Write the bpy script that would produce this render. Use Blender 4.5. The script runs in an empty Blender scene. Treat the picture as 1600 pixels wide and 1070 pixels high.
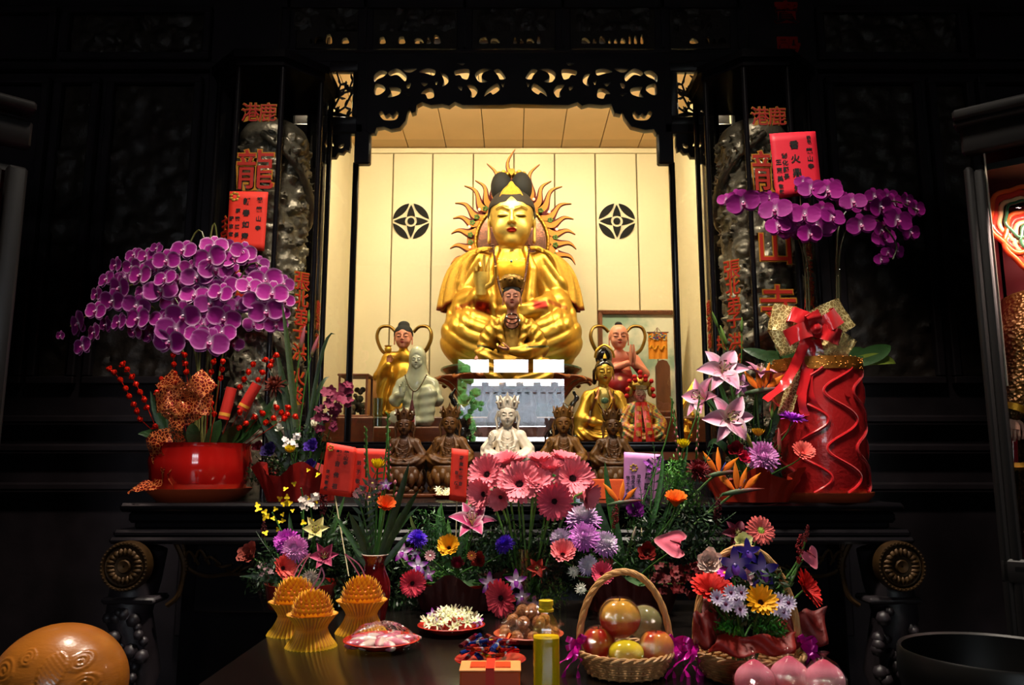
import bpy, math, random
import numpy as np
from mathutils import Vector, Matrix, Euler
sc = bpy.context.scene
col = sc.collection
R = math.radians
PI = math.pi
rnd = random.Random(7)

# ---------------------------------------------------------------- camera, world, lights, exposure
F = 1225.0                      # focal length in pixels of the 1600 x 1070 frame
TILT = R(9.0)
EYE = 1.5
cam = bpy.data.cameras.new('camera'); cam.sensor_width = 36; cam.lens = F / 1600 * 36
cam.clip_start = 0.02; cam.clip_end = 200
co = bpy.data.objects.new('camera', cam); col.objects.link(co)
co.location = (0, 0, EYE); co.rotation_euler = (R(90) + TILT, 0, 0)
sc.camera = co
sc.view_settings.view_transform = 'Standard'; sc.view_settings.look = 'None'
sc.view_settings.exposure = 0.0; sc.view_settings.gamma = 1.0
sc.view_settings.use_curve_mapping = False
sc.cycles.max_bounces = 7; sc.cycles.diffuse_bounces = 3; sc.cycles.glossy_bounces = 4
sc.cycles.transmission_bounces = 6; sc.cycles.transparent_max_bounces = 24
sc.cycles.caustics_reflective = False; sc.cycles.caustics_refractive = False
sc.cycles.sample_clamp_indirect = 3.0

w = bpy.data.worlds.new('sky'); sc.world = w; w.use_nodes = True
bg = w.node_tree.nodes['Background']; bg.inputs[0].default_value = (0.86, 0.93, 1.0, 1); bg.inputs[1].default_value = 14.0

def area(name, loc, target, size, power, color, shape='RECTANGLE', portal=False, spread=180):
 l = bpy.data.lights.new(name, 'AREA'); l.shape = shape; l.size = size[0]; l.size_y = size[1]
 l.energy = power; l.color = color; l.spread = R(spread)
 o = bpy.data.objects.new(name, l); col.objects.link(o); o.location = loc
 o.rotation_euler = (Vector(target) - Vector(loc)).to_track_quat('-Z', 'Y').to_euler()
 if portal: l.cycles.is_portal = True
 return o
# daylight enters the hall through the doorway behind the viewer (world sky seen through this portal)
DOOR = (-1.1, 1.06, 1.36, 3.25, -6.0)       # x0, x1, z0, z1, y of the doorway's glazed upper part
area('doorway_portal', ((DOOR[0] + DOOR[1]) / 2, DOOR[4], (DOOR[2] + DOOR[3]) / 2), (0, 0, 2.35), (2.3, 2.1), 1, (1, 1, 1), portal=True)
# warm tubes at the front of the niche, behind the carved lintel
WARM = (1.0, 0.87, 0.58)
area('niche_tube_light', (0, 5.12, 4.33), (0, 6.1, 2.4), (2.3, 0.10), 104, WARM)
area('niche_tube_light_left', (-1.30, 5.06, 4.05), (-0.2, 6.4, 2.2), (0.10, 0.5), 17, WARM)
area('niche_tube_light_right', (1.30, 5.06, 4.05), (0.2, 6.4, 2.2), (0.10, 0.5), 17, WARM)
# hall lamps hanging in front of the altar, above the frame
for sx in (-1, 1):
 area('hall_lamp_light', (sx * 1.0, 2.55, 5.1), (sx * 0.55, 3.1, 1.1), (0.35, 0.35), 60, (1.0, 0.88, 0.74), spread=92)

def P(px, py, Y):
 """the world point at depth Y that photograph pixel (px, py) looks at"""
 u = (px - 800) / F; v = (535 - py) / F
 dy = math.cos(TILT) - v * math.sin(TILT); dz = math.sin(TILT) + v * math.cos(TILT)
 t = Y / dy
 return Vector((u * t, Y, EYE + dz * t))
def PZ(px, py, z):
 u = (px - 800) / F; v = (535 - py) / F
 dy = math.cos(TILT) - v * math.sin(TILT); dz = math.sin(TILT) + v * math.cos(TILT)
 t = (z - EYE) / dz
 return Vector((u * t, dy * t, z))
def PX(Y, py=600):
 """metres per pixel at depth Y"""
 return (P(801, py, Y) - P(800, py, Y)).x

# ---------------------------------------------------------------- materials
def srgb(c):
 if isinstance(c, str):
  c = [int(c[i:i + 2], 16) / 255 for i in (0, 2, 4)]
 return tuple((x / 12.92 if x <= 0.04045 else ((x + 0.055) / 1.055) ** 2.4) for x in c[:3])
MATS = {}
def material(name, color=None, rough=0.5, metal=0.0, bump=0.0, bscale=40, var=0.0, vscale=8, coat=0.0, sss=0.0,
    trans=0.0, emit=None, estr=0.0, spec=0.5, alpha=1.0, sheen=0.0, stretch=None, btype='NOISE', ior=1.45, croughness=0.05):
 """color None: reads the painted point colours of the mesh"""
 m = bpy.data.materials.new(name); m.use_nodes = True
 nt = m.node_tree; b = nt.nodes['Principled BSDF']; L = nt.links
 tc = nt.nodes.new('ShaderNodeTexCoord'); mp = nt.nodes.new('ShaderNodeMapping'); L.new(tc.outputs['Object'], mp.inputs[0])
 if stretch: mp.inputs['Scale'].default_value = stretch
 if color is None:
  a = nt.nodes.new('ShaderNodeAttribute'); a.attribute_name = 'Col'; cs = a.outputs['Color']
 else:
  rg = nt.nodes.new('ShaderNodeRGB'); rg.outputs[0].default_value = (*srgb(color), 1); cs = rg.outputs[0]
 if var:
  n = nt.nodes.new('ShaderNodeTexNoise'); n.inputs['Scale'].default_value = vscale; n.inputs['Detail'].default_value = 5
  L.new(mp.outputs[0], n.inputs['Vector'])
  mr = nt.nodes.new('ShaderNodeMapRange'); mr.inputs[1].default_value = 0.3; mr.inputs[2].default_value = 0.7
  mr.inputs[3].default_value = 1 - var; mr.inputs[4].default_value = 1 + var; L.new(n.outputs[0], mr.inputs[0])
  vm = nt.nodes.new('ShaderNodeVectorMath'); vm.operation = 'SCALE'; L.new(cs, vm.inputs[0]); L.new(mr.outputs[0], vm.inputs['Scale'])
  cs = vm.outputs[0]
 L.new(cs, b.inputs['Base Color'])
 b.inputs['Roughness'].default_value = rough; b.inputs['Metallic'].default_value = metal
 b.inputs['Specular IOR Level'].default_value = spec; b.inputs['IOR'].default_value = ior
 b.inputs['Coat Weight'].default_value = coat; b.inputs['Coat Roughness'].default_value = croughness
 b.inputs['Transmission Weight'].default_value = trans; b.inputs['Alpha'].default_value = alpha
 b.inputs['Sheen Weight'].default_value = sheen
 if sss: b.inputs['Subsurface Weight'].default_value = sss; b.inputs['Subsurface Radius'].default_value = (0.02, 0.01, 0.006)
 if emit: b.inputs['Emission Color'].default_value = (*srgb(emit), 1); b.inputs['Emission Strength'].default_value = estr
 if bump:
  if btype == 'VORONOI':
   t = nt.nodes.new('ShaderNodeTexVoronoi'); t.inputs['Scale'].default_value = bscale; o = t.outputs['Distance']
  elif btype == 'WAVE':
   t = nt.nodes.new('ShaderNodeTexWave'); t.inputs['Scale'].default_value = bscale; t.inputs['Distortion'].default_value = 6; o = t.outputs['Fac']
  else:
   t = nt.nodes.new('ShaderNodeTexNoise'); t.inputs['Scale'].default_value = bscale; t.inputs['Detail'].default_value = 6; o = t.outputs[0]
  L.new(mp.outputs[0], t.inputs['Vector'])
  bp = nt.nodes.new('ShaderNodeBump'); bp.inputs['Strength'].default_value = min(1, bump); bp.inputs['Distance'].default_value = 0.01 * max(1, bump)
  L.new(o, bp.inputs['Height']); L.new(bp.outputs[0], b.inputs['Normal'])
 MATS[name] = m; return m
def glass_mat(name, tint=(1, 1, 1), refl=1.0, rough=0.0, body=0.0, ior=1.5, bump=0.0, bscale=30):
 """thin clear pane or film: see-through with mirror reflection by Fresnel"""
 m = bpy.data.materials.new(name); m.use_nodes = True; nt = m.node_tree; nt.nodes.clear(); L = nt.links
 out = nt.nodes.new('ShaderNodeOutputMaterial'); mx = nt.nodes.new('ShaderNodeMixShader')
 tr = nt.nodes.new('ShaderNodeBsdfTransparent'); tr.inputs[0].default_value = (*tint, 1)
 gl = nt.nodes.new('ShaderNodeBsdfGlossy'); gl.inputs['Roughness'].default_value = rough
 fr = nt.nodes.new('ShaderNodeFresnel'); ge = nt.nodes.new('ShaderNodeNewGeometry'); m1 = nt.nodes.new('ShaderNodeMath'); m1.operation = 'MULTIPLY_ADD'; m1.inputs[1].default_value = -2; m1.inputs[2].default_value = 1
 m2 = nt.nodes.new('ShaderNodeMath'); m2.operation = 'POWER'; m2.inputs[0].default_value = ior; L.new(ge.outputs['Backfacing'], m1.inputs[0]); L.new(m1.outputs[0], m2.inputs[1]); L.new(m2.outputs[0], fr.inputs[0])
 mu = nt.nodes.new('ShaderNodeMath'); mu.operation = 'MULTIPLY_ADD'; mu.inputs[1].default_value = refl; mu.inputs[2].default_value = body
 L.new(fr.outputs[0], mu.inputs[0]); L.new(mu.outputs[0], mx.inputs[0]); L.new(tr.outputs[0], mx.inputs[1]); L.new(gl.outputs[0], mx.inputs[2])
 if bump:
  t = nt.nodes.new('ShaderNodeTexNoise'); t.inputs['Scale'].default_value = bscale; t.inputs['Detail'].default_value = 3
  tc = nt.nodes.new('ShaderNodeTexCoord'); L.new(tc.outputs['Object'], t.inputs['Vector'])
  bp = nt.nodes.new('ShaderNodeBump'); bp.inputs['Strength'].default_value = bump; bp.inputs['Distance'].default_value = 0.02
  L.new(t.outputs[0], bp.inputs['Height']); L.new(bp.outputs[0], gl.inputs['Normal']); L.new(bp.outputs[0], fr.inputs['Normal'])
 L.new(mx.outputs[0], out.inputs[0]); MATS[name] = m; return m

material('petal', rough=0.6, spec=0.3, bump=0.15, bscale=120)
material('leaf', rough=0.42, bump=0.2, bscale=60, var=0.15, vscale=20)
material('matte', rough=0.8, bump=0.1, bscale=80)
material('satin', rough=0.4, bump=0.05, bscale=60)
material('gloss', rough=0.12, coat=0.3)
material('foil', rough=0.22, metal=0.85, bump=0.2, bscale=50)
material('gilt', rough=0.36, metal=0.75, bump=0.12, bscale=260, var=0.12, vscale=14)
material('gilt_pattern', rough=0.40, metal=0.75, bump=0.8, bscale=170, var=0.16, vscale=30)
material('lacquer_black', '100e11', rough=0.2, spec=0.5)
material('dark_wood', '241e22', rough=0.45, var=0.3, vscale=6, bump=0.1, bscale=30)
material('carved_dark', '2a221c', rough=0.5, var=0.35, vscale=14, bump=0.6, bscale=26)
material('carved_wood', rough=0.36, var=0.22, vscale=22, bump=0.35, bscale=120, stretch=(1, 1, 0.3))
material('stone', '8d877c', rough=0.45, var=0.3, vscale=9, bump=0.5, bscale=40)
material('marble', 'e9dfcc', rough=0.35, var=0.06, vscale=20, bump=0.05, sss=0.05)
material('jade', None, rough=0.16, var=0.05, vscale=12, sss=0.1, coat=0.4)
material('paper_red', 'e8301c', rough=0.65, bump=0.1, bscale=30)
material('paper_pinkred', 'e4243a', rough=0.5, bump=0.1, bscale=30)
material('ink', '14100f', rough=0.6)
material('gold_ink', 'c99a3a', rough=0.4, metal=0.6)
material('red_ink', 'b01810', rough=0.5)
glass_mat('window_glass', refl=1.0)
glass_mat('case_glass', refl=2.0, ior=1.5)
glass_mat('cling_film', refl=1.1, body=0.004, ior=1.45, bump=1.0, bscale=28, rough=0.02)
glass_mat('vase_glass', tint=(0.78, 0.86, 0.80), refl=1.8, body=0.02)

# ---------------------------------------------------------------- mesh builder
class MB:
 def __init__(s):
  s.v = []; s.f = []; s.c = []; s.mi = []; s.M = Matrix.Identity(4); s.col = (0.5, 0.5, 0.5); s.mat = 0; s.n = 0
 def add(s, verts, faces, cols=None):
  V = np.array([tuple(p) for p in verts], dtype=float).reshape(-1, 3) if not isinstance(verts, np.ndarray) else verts
  M = np.array(s.M); V = V @ M[:3, :3].T + M[:3, 3]
  s.v.append(V); n = s.n
  if isinstance(faces, np.ndarray): s.f.extend((faces + n).tolist()); k = len(faces)
  else: s.f.extend([[i + n for i in f] for f in faces]); k = len(faces)
  if cols is None: C = np.tile(np.array(s.col[:3], float), (len(V), 1))
  else: C = np.array(cols, float).reshape(-1, 3)
  s.c.append(C); s.mi.extend([s.mat] * k); s.n += len(V)
  return s
 def color(s, c): s.col = srgb(c); return s
 def box(s, c, d, rz=0, bev=0):
  x, y, z = d[0] / 2, d[1] / 2, d[2] / 2
  if bev:
   b = min(bev, x * .9, y * .9, z * .9); vs = []
   for sx in (-1, 1):
    for sy in (-1, 1):
     for sz in (-1, 1):
      vs += [(sx * x, sy * (y - b), sz * (z - b)), (sx * (x - b), sy * y, sz * (z - b)), (sx * (x - b), sy * (y - b), sz * z)]
   import itertools
   fs = []
   def I(sx, sy, sz, a): return ((sx > 0) * 4 + (sy > 0) * 2 + (sz > 0)) * 3 + a
   for g in (-1, 1):
    fs += [[I(g, -1, -1, 0), I(g, 1, -1, 0), I(g, 1, 1, 0), I(g, -1, 1, 0)][::g],
      [I(-1, g, -1, 1), I(-1, g, 1, 1), I(1, g, 1, 1), I(1, g, -1, 1)][::g],
      [I(-1, -1, g, 2), I(1, -1, g, 2), I(1, 1, g, 2), I(-1, 1, g, 2)][::g]]
    for h in (-1, 1):
     fs += [[I(g, h, -1, 0), I(g, h, -1, 1), I(g, h, 1, 1), I(g, h, 1, 0)],
       [I(g, -1, h, 0), I(g, -1, h, 2), I(g, 1, h, 2), I(g, 1, h, 0)],
       [I(-1, g, h, 1), I(-1, g, h, 2), I(1, g, h, 2), I(1, g, h, 1)]]
     for k in (-1, 1): fs.append([I(g, h, k, 0), I(g, h, k, 1), I(g, h, k, 2)])
  else:
   vs = [(a * x, b_ * y, c_ * z) for a in (-1, 1) for b_ in (-1, 1) for c_ in (-1, 1)]
   fs = [[0, 1, 3, 2], [4, 6, 7, 5], [0, 4, 5, 1], [2, 3, 7, 6], [0, 2, 6, 4], [1, 5, 7, 3]]
  ca, sa = math.cos(rz), math.sin(rz)
  return s.add([(c[0] + ca * a - sa * b_, c[1] + sa * a + ca * b_, c[2] + e) for a, b_, e in vs], fs)
 def grid(s, fn, nu, nv, cfn=None, cu=False, cv=False):
  """surface from fn(u, v) with u, v in 0..1; cu / cv close it round"""
  us = [i / (nu if cu else nu - 1) for i in range(nu)]; vs_ = [j / (nv if cv else nv - 1) for j in range(nv)]
  vs = [fn(u, v) for u in us for v in vs_]; cs = [cfn(u, v) for u in us for v in vs_] if cfn else None
  fs = []
  for i in range(nu if cu else nu - 1):
   for j in range(nv if cv else nv - 1):
    a = i * nv + j; b_ = ((i + 1) % nu) * nv + j
    c_ = ((i + 1) % nu) * nv + (j + 1) % nv; d = i * nv + (j + 1) % nv
    fs.append([a, b_, c_, d])
  return s.add(vs, fs, cs)
 def lathe(s, prof, n=32, c=(0, 0, 0), cfn=None, wob=None):
  """prof: list of (r, z)"""
  m = len(prof)
  def fn(u, v):
   k = min(m - 1, int(round(v * (m - 1)))); r, z = prof[k]; a = 2 * PI * u
   if wob: r = r * wob(a, z)
   return (c[0] + r * math.cos(a), c[1] + r * math.sin(a), c[2] + z)
  return s.grid(fn, n, m, (lambda u, v: cfn(2 * PI * u, prof[min(m - 1, int(round(v * (m - 1))))][1])) if cfn else None, cu=True)
 def ball(s, c, r, n=12, m=8):
  if not isinstance(r, (tuple, list)): r = (r, r, r)
  def fn(u, v):
   a = 2 * PI * u; b_ = PI * v
   return (c[0] + r[0] * math.sin(b_) * math.cos(a), c[1] + r[1] * math.sin(b_) * math.sin(a), c[2] + r[2] * math.cos(b_))
  return s.grid(fn, n, m, cu=True)
 def tube(s, pts, rad, n=8, cap=True, flat=1.0, cols=None, up=(0, 0, 1)):
  """round (or flattened) tube along pts; rad number or list"""
  pts = [Vector(p) for p in pts]; k = len(pts)
  rs = rad if isinstance(rad, (list, tuple)) else [rad] * k
  if len(rs) != k: rs = [rs[0] + (rs[-1] - rs[0]) * i / (k - 1) for i in range(k)]
  vs = []; prev = None; cc = []
  for i, p in enumerate(pts):
   t = (pts[min(k - 1, i + 1)] - pts[max(0, i - 1)])
   t = t.normalized() if t.length > 1e-9 else Vector((0, 0, 1))
   if prev is None:
    a = Vector(up)
    if abs(t.dot(a)) > 0.95: a = Vector((1, 0, 0))
    nx = t.cross(a).normalized()
   else:
    nx = (prev - t * prev.dot(t)); nx = nx.normalized() if nx.length > 1e-6 else prev
   prev = nx; ny = t.cross(nx)
   for j in range(n):
    a = 2 * PI * j / n
    vs.append(p + nx * rs[i] * math.cos(a) + ny * rs[i] * flat * math.sin(a))
    if cols: cc.append(cols[i])
  fs = [[i * n + j, i * n + (j + 1) % n, (i + 1) * n + (j + 1) % n, (i + 1) * n + j] for i in range(k - 1) for j in range(n)]
  if cap: fs += [list(range(n))[::-1], [(k - 1) * n + j for j in range(n)]]
  return s.add(vs, fs, cc if cols else None)
 def poly(s, pts, y0, y1, plane='xz'):
  """prism: closed outline extruded from y0 to y1"""
  n = len(pts)
  if plane == 'xz': vs = [(a, y0, b_) for a, b_ in pts] + [(a, y1, b_) for a, b_ in pts]
  else: vs = [(a, b_, y0) for a, b_ in pts] + [(a, b_, y1) for a, b_ in pts]
  fs = [list(range(n)), list(range(2 * n - 1, n - 1, -1))] + [[i, (i + 1) % n, n + (i + 1) % n, n + i][::-1] for i in range(n)]
  return s.add(vs, fs)
 def mesh(s, name, mats, smooth=True):
  me = bpy.data.meshes.new(name)
  V = np.concatenate(s.v) if s.v else np.zeros((0, 3))
  me.from_pydata(V.tolist(), [], s.f)
  at = me.color_attributes.new('Col', 'FLOAT_COLOR', 'POINT')
  C = np.concatenate(s.c); at.data.foreach_set('color', np.c_[C, np.ones(len(C))].astype(np.float32).ravel())
  for m in (mats if isinstance(mats, (list, tuple)) else [mats]): me.materials.append(MATS[m])
  me.polygons.foreach_set('material_index', s.mi)
  me.polygons.foreach_set('use_smooth', [smooth] * len(s.f))
  me.validate(); me.update(); return me
 def build(s, name, mats, parent=None, smooth=True, world=False, **k):
  if world and parent is not None:
   off = np.array(parent.location); s.v = [v - off for v in s.v]
  o = bpy.data.objects.new(name, s.mesh(name, mats, smooth)); col.objects.link(o)
  if parent is not None: o.parent = parent
  elif s.v and k.get('recenter', True):
   V = np.concatenate(s.v); c = np.array([(V[:, 0].min() + V[:, 0].max()) / 2, (V[:, 1].min() + V[:, 1].max()) / 2, V[:, 2].min()])
   co_ = np.empty(len(V) * 3, np.float32); co_[:] = (V - c).ravel(); o.data.vertices.foreach_set('co', co_); o.location = c
  if smooth:
   md = None
   try:
    o.data.set_sharp_from_angle(angle=R(k.get('sharp', 50)))
   except Exception: pass
  return o
def tag(o, label=None, cat=None, group=None, kind=None):
 if label: o['label'] = label
 if cat: o['category'] = cat
 if group: o['group'] = group
 if kind: o['kind'] = kind
 return o
def thing(name, label, cat, loc=(0, 0, 0), rz=0, group=None, scale=1.0):
 o = bpy.data.objects.new(name, None); col.objects.link(o); o.empty_display_size = 0.05
 o.location = loc; o.rotation_euler = (0, 0, rz); o.scale = (scale,) * 3
 return tag(o, label, cat, group)
def struct(mb, name, mats, parent=None, smooth=False, label=None):
 o = mb.build(name, mats, parent, smooth)
 if parent is None: o['kind'] = 'structure'
 if label: o['label'] = label
 return o
def dup(root, loc, rot=None, label=None, group=None, scale=None):
 r = root.copy(); col.objects.link(r); r.location = loc
 if rot is not None: r.rotation_euler = rot
 if scale is not None: r.scale = (scale,) * 3
 if label: r['label'] = label
 if group: r['group'] = group
 for ch in list(root.children):
  c = ch.copy(); col.objects.link(c); c.parent = r
  for g in list(ch.children):
   d = g.copy(); col.objects.link(d); d.parent = c
 return r
def text_mesh(s, size, depth=0.002, bold=0.0, spacing=None):
 """vertices and faces of a line of writing, centred, in the x-z plane facing -y"""
 c = bpy.data.curves.new('w', 'FONT'); c.body = s; c.size = size; c.extrude = depth; c.offset = bold * size
 c.align_x = 'CENTER'; c.align_y = 'CENTER'; c.resolution_u = 3
 o = bpy.data.objects.new('w', c); col.objects.link(o)
 me = bpy.data.meshes.new_from_object(o.evaluated_get(bpy.context.evaluated_depsgraph_get()))
 V = np.empty(len(me.vertices) * 3); me.vertices.foreach_get('co', V); V = V.reshape(-1, 3)
 fs = [list(p.vertices) for p in me.polygons]
 if len(V):
  ctr = (V.min(0) + V.max(0)) / 2; V = V - ctr
 V = np.c_[V[:, 0], -V[:, 2], V[:, 1]]
 bpy.data.objects.remove(o); bpy.data.curves.remove(c); bpy.data.meshes.remove(me)
 return V, fs
def write(mb, s, M, size, depth=0.002, bold=0.012):
 V, fs = text_mesh(s, size, depth, bold)
 if len(V) == 0: return
 old = mb.M; mb.M = old @ M; mb.add(V, fs); mb.M = old
def T(x, y, z): return Matrix.Translation((x, y, z))
def RX(a): return Matrix.Rotation(a, 4, 'X')
def RY(a): return Matrix.Rotation(a, 4, 'Y')
def RZ(a): return Matrix.Rotation(a, 4, 'Z')
def SC(a, b=None, c=None):
 b = a if b is None else b; c = a if c is None else c
 return Matrix.Diagonal((a, b, c, 1))
def lerp(a, b, t): return a + (b - a) * t
def mixc(a, b, t): return tuple(x + (y - x) * t for x, y in zip(a, b))
def aim(loc, direction, roll=0):
 """matrix at loc whose +z looks along direction"""
 return T(*loc) @ Vector(direction).to_track_quat('Z', 'Y').to_matrix().to_4x4() @ RZ(roll)
def bez(p0, p1, p2, n=8, p3=None):
 p0, p1, p2 = Vector(p0), Vector(p1), Vector(p2); out = []
 for i in range(n + 1):
  t = i / n
  if p3 is None: out.append(p0 * (1 - t) ** 2 + p1 * 2 * t * (1 - t) + p2 * t * t)
  else: out.append(p0 * (1 - t) ** 3 + p1 * 3 * t * (1 - t) ** 2 + p2 * 3 * t * t * (1 - t) + Vector(p3) * t ** 3)
 return out
def spline(pts, n=6, closed=False):
 """Catmull-Rom through the points (tuples of any length)"""
 P_ = [np.array(p, float) for p in pts]; m = len(P_); out = []
 rng = range(m) if closed else range(m - 1)
 for i in rng:
  if closed: a, b_, c_, d = P_[(i - 1) % m], P_[i], P_[(i + 1) % m], P_[(i + 2) % m]
  else: a, b_, c_, d = P_[max(0, i - 1)], P_[i], P_[i + 1], P_[min(m - 1, i + 2)]
  for k in range(n):
   t = k / n
   out.append(tuple(0.5 * ((2 * b_) + (c_ - a) * t + (2 * a - 5 * b_ + 4 * c_ - d) * t * t + (3 * b_ - a - 3 * c_ + d) * t ** 3)))
 if not closed: out.append(tuple(P_[-1]))
 return out
def fret(name, mat, outer, holes, Y, th, parent=None, n=4, bevel=0.004, kind=None):
 """pierced carved board: outline and holes in photograph pixels on the plane Y, with real thickness"""
 c = bpy.data.curves.new(name, 'CURVE'); c.dimensions = '2D'; c.fill_mode = 'BOTH'; c.extrude = th / 2; c.bevel_depth = bevel; c.bevel_resolution = 1
 def addsp(pts):
  sp = c.splines.new('POLY'); sp.points.add(len(pts) - 1); sp.use_cyclic_u = True
  for q, (x, z) in zip(sp.points, pts): q.co = (x, z, 0, 1)
 W = lambda pts: [(P(a, b_, Y).x, P(a, b_, Y).z) for a, b_ in pts]
 addsp(W(outer))
 for h in holes: addsp(W(spline(h, n, True)))
 o = bpy.data.objects.new(name, c); col.objects.link(o)
 me = bpy.data.meshes.new_from_object(o.evaluated_get(bpy.context.evaluated_depsgraph_get()))
 V = np.empty(len(me.vertices) * 3); me.vertices.foreach_get('co', V); V = V.reshape(-1, 3); fs = [list(p.vertices) for p in me.polygons]
 bpy.data.objects.remove(o); bpy.data.curves.remove(c); bpy.data.meshes.remove(me)
 b = MB(); b.add(np.c_[V[:, 0], Y - V[:, 2], V[:, 1]], fs)
 return b.build(name, mat, parent, True, sharp=40)

# ================================================================ THE HALL
material('niche_paint', 'efe0b8', rough=0.42, var=0.03, vscale=3, spec=0.4)
material('niche_ceiling_paint', 'eeca98', rough=0.6, var=0.04, vscale=3)
material('groove', '8c7a50', rough=0.8)
material('vent_black', '070605', rough=0.6, spec=.2)
material('step_wood', '5a2c14', rough=0.35, var=0.25, vscale=6, stretch=(1, 6, 6))
material('hall_plaster', '2a2420', rough=0.9, var=0.1, vscale=2)
material('floor_tile', '1c1512', rough=0.35, var=0.2, vscale=4)
material('roof_tile', 'a4a8ae', rough=0.8, var=0.3, vscale=5)
material('roof_timber', '7a4a3a', rough=0.7, var=0.3, vscale=5)
material('tree_leaf', '4f8a34', rough=0.7, var=0.4, vscale=3)
material('courtyard_stone', '8d8a84', rough=0.9)
FY = 4.9            # plane of the carved screen and the niche glass
BY = 6.9            # back wall of the niche
NX = 1.46           # half width of the niche
NZ = 4.42           # niche ceiling
NF = 1.60           # niche floor
b = MB(); b.box((0, 1.5, -0.05), (10, 15.4, 0.1)); struct(b, 'floor', 'floor_tile')
b = MB(); b.box((0, -0.6, 5.65), (10, 11.2, 0.1)); struct(b, 'ceiling', 'hall_plaster')
b = MB(); b.box((-4.95, 1.5, 2.8), (0.1, 15.2, 5.6)); struct(b, 'wall_left', 'hall_plaster')
b = MB(); b.box((4.95, 1.5, 2.8), (0.1, 15.2, 5.6)); struct(b, 'wall_right', 'hall_plaster')
x0, x1, z0, z1, dy = DOOR
b = MB()
b.box(((-5 + x0) / 2, dy, 2.8), (x0 + 5, 0.12, 5.6)); b.box(((5 + x1) / 2, dy, 2.8), (5 - x1, 0.12, 5.6))
b.box(((x0 + x1) / 2, dy, (z0 - 0.5) / 2), (x1 - x0, 0.12, z0 - 0.5)); b.box(((x0 + x1) / 2, dy, 4.63), (x1 - x0, 0.12, 1.94))
b.box(((x0 + x1) / 2, dy, 3.32), (x1 - x0, 0.12, 0.12)); b.box(((x0 + x1) / 2, dy, z0 - 0.25), (x1 - x0, 0.12, 0.5))
for x in (-0.42, 0.38): b.box((x, dy, 3.52), (0.10, 0.12, 0.34))
struct(b, 'wall_front', 'hall_plaster')
# the court outside the doorway: tiled roof of the front hall, a tree, the paving
b = MB(); b.box((0, -16, -0.1), (40, 20, 0.1)); struct(b, 'courtyard_paving', 'courtyard_stone')
t = thing('temple_gate', 'tiled temple roof across the court, seen mirrored in the niche glass', 'building', (0, -13.5, 0))
b = MB()
for i in range(40):
 x = -3.9 + i * 0.25
 b.tube([(x, -13.3, 2.75), (x, -14.0, 3.15), (x, -15.0, 3.86)], 0.07, n=6)
b.poly([(-4, 2.7), (6, 2.7), (6, 2.78), (-4, 2.78)], -13.6, -13.2)
b.add([(-4, -13.3, 2.75), (6, -13.3, 2.75), (6, -15, 3.84), (-4, -15, 3.84)], [[0, 1, 2, 3]])
b.box((1, -15, 3.92), (10, 0.25, 0.2))
for i in range(18): b.box((-3.6 + i * 0.55, -15, 4.07), (0.22, 0.12, 0.14))
b.build('roof', 'roof_tile', t, world=True)
b = MB(); b.box((1, -14.4, 2.55), (9.6, 0.3, 0.3)); b.box((1, -14.6, 2.15), (9.6, 0.2, 0.25))
for i in range(6): b.box((-3.2 + i * 1.7, -14.4, 1.2), (0.3, 0.3, 2.4))
b.build('timber_frame', 'roof_timber', t, False, world=True)
t = thing('court_tree', 'green tree beside the temple roof, seen mirrored in the niche glass', 'tree', (-1.9, -12.2, 0))
b = MB(); b.tube([(-1.9, -12.0, 0), (-1.8, -12.0, 2.4)], [0.14, 0.08]); b.build('trunk', 'roof_timber', t, world=True)
b = MB()
for i in range(260):
 a = rnd.uniform(0, 6.28); r = rnd.random() ** .5 * 1.15; h = rnd.uniform(-1.3, 1.4); r *= math.sqrt(max(0.05, 1 - (h / 1.5) ** 2))
 b.ball((-1.95 + r * math.cos(a), -12.0 + r * math.sin(a) * .7, 3.1 + h), rnd.uniform(.07, .16), 6, 4)
b.build('foliage', 'tree_leaf', t, world=True)

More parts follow.
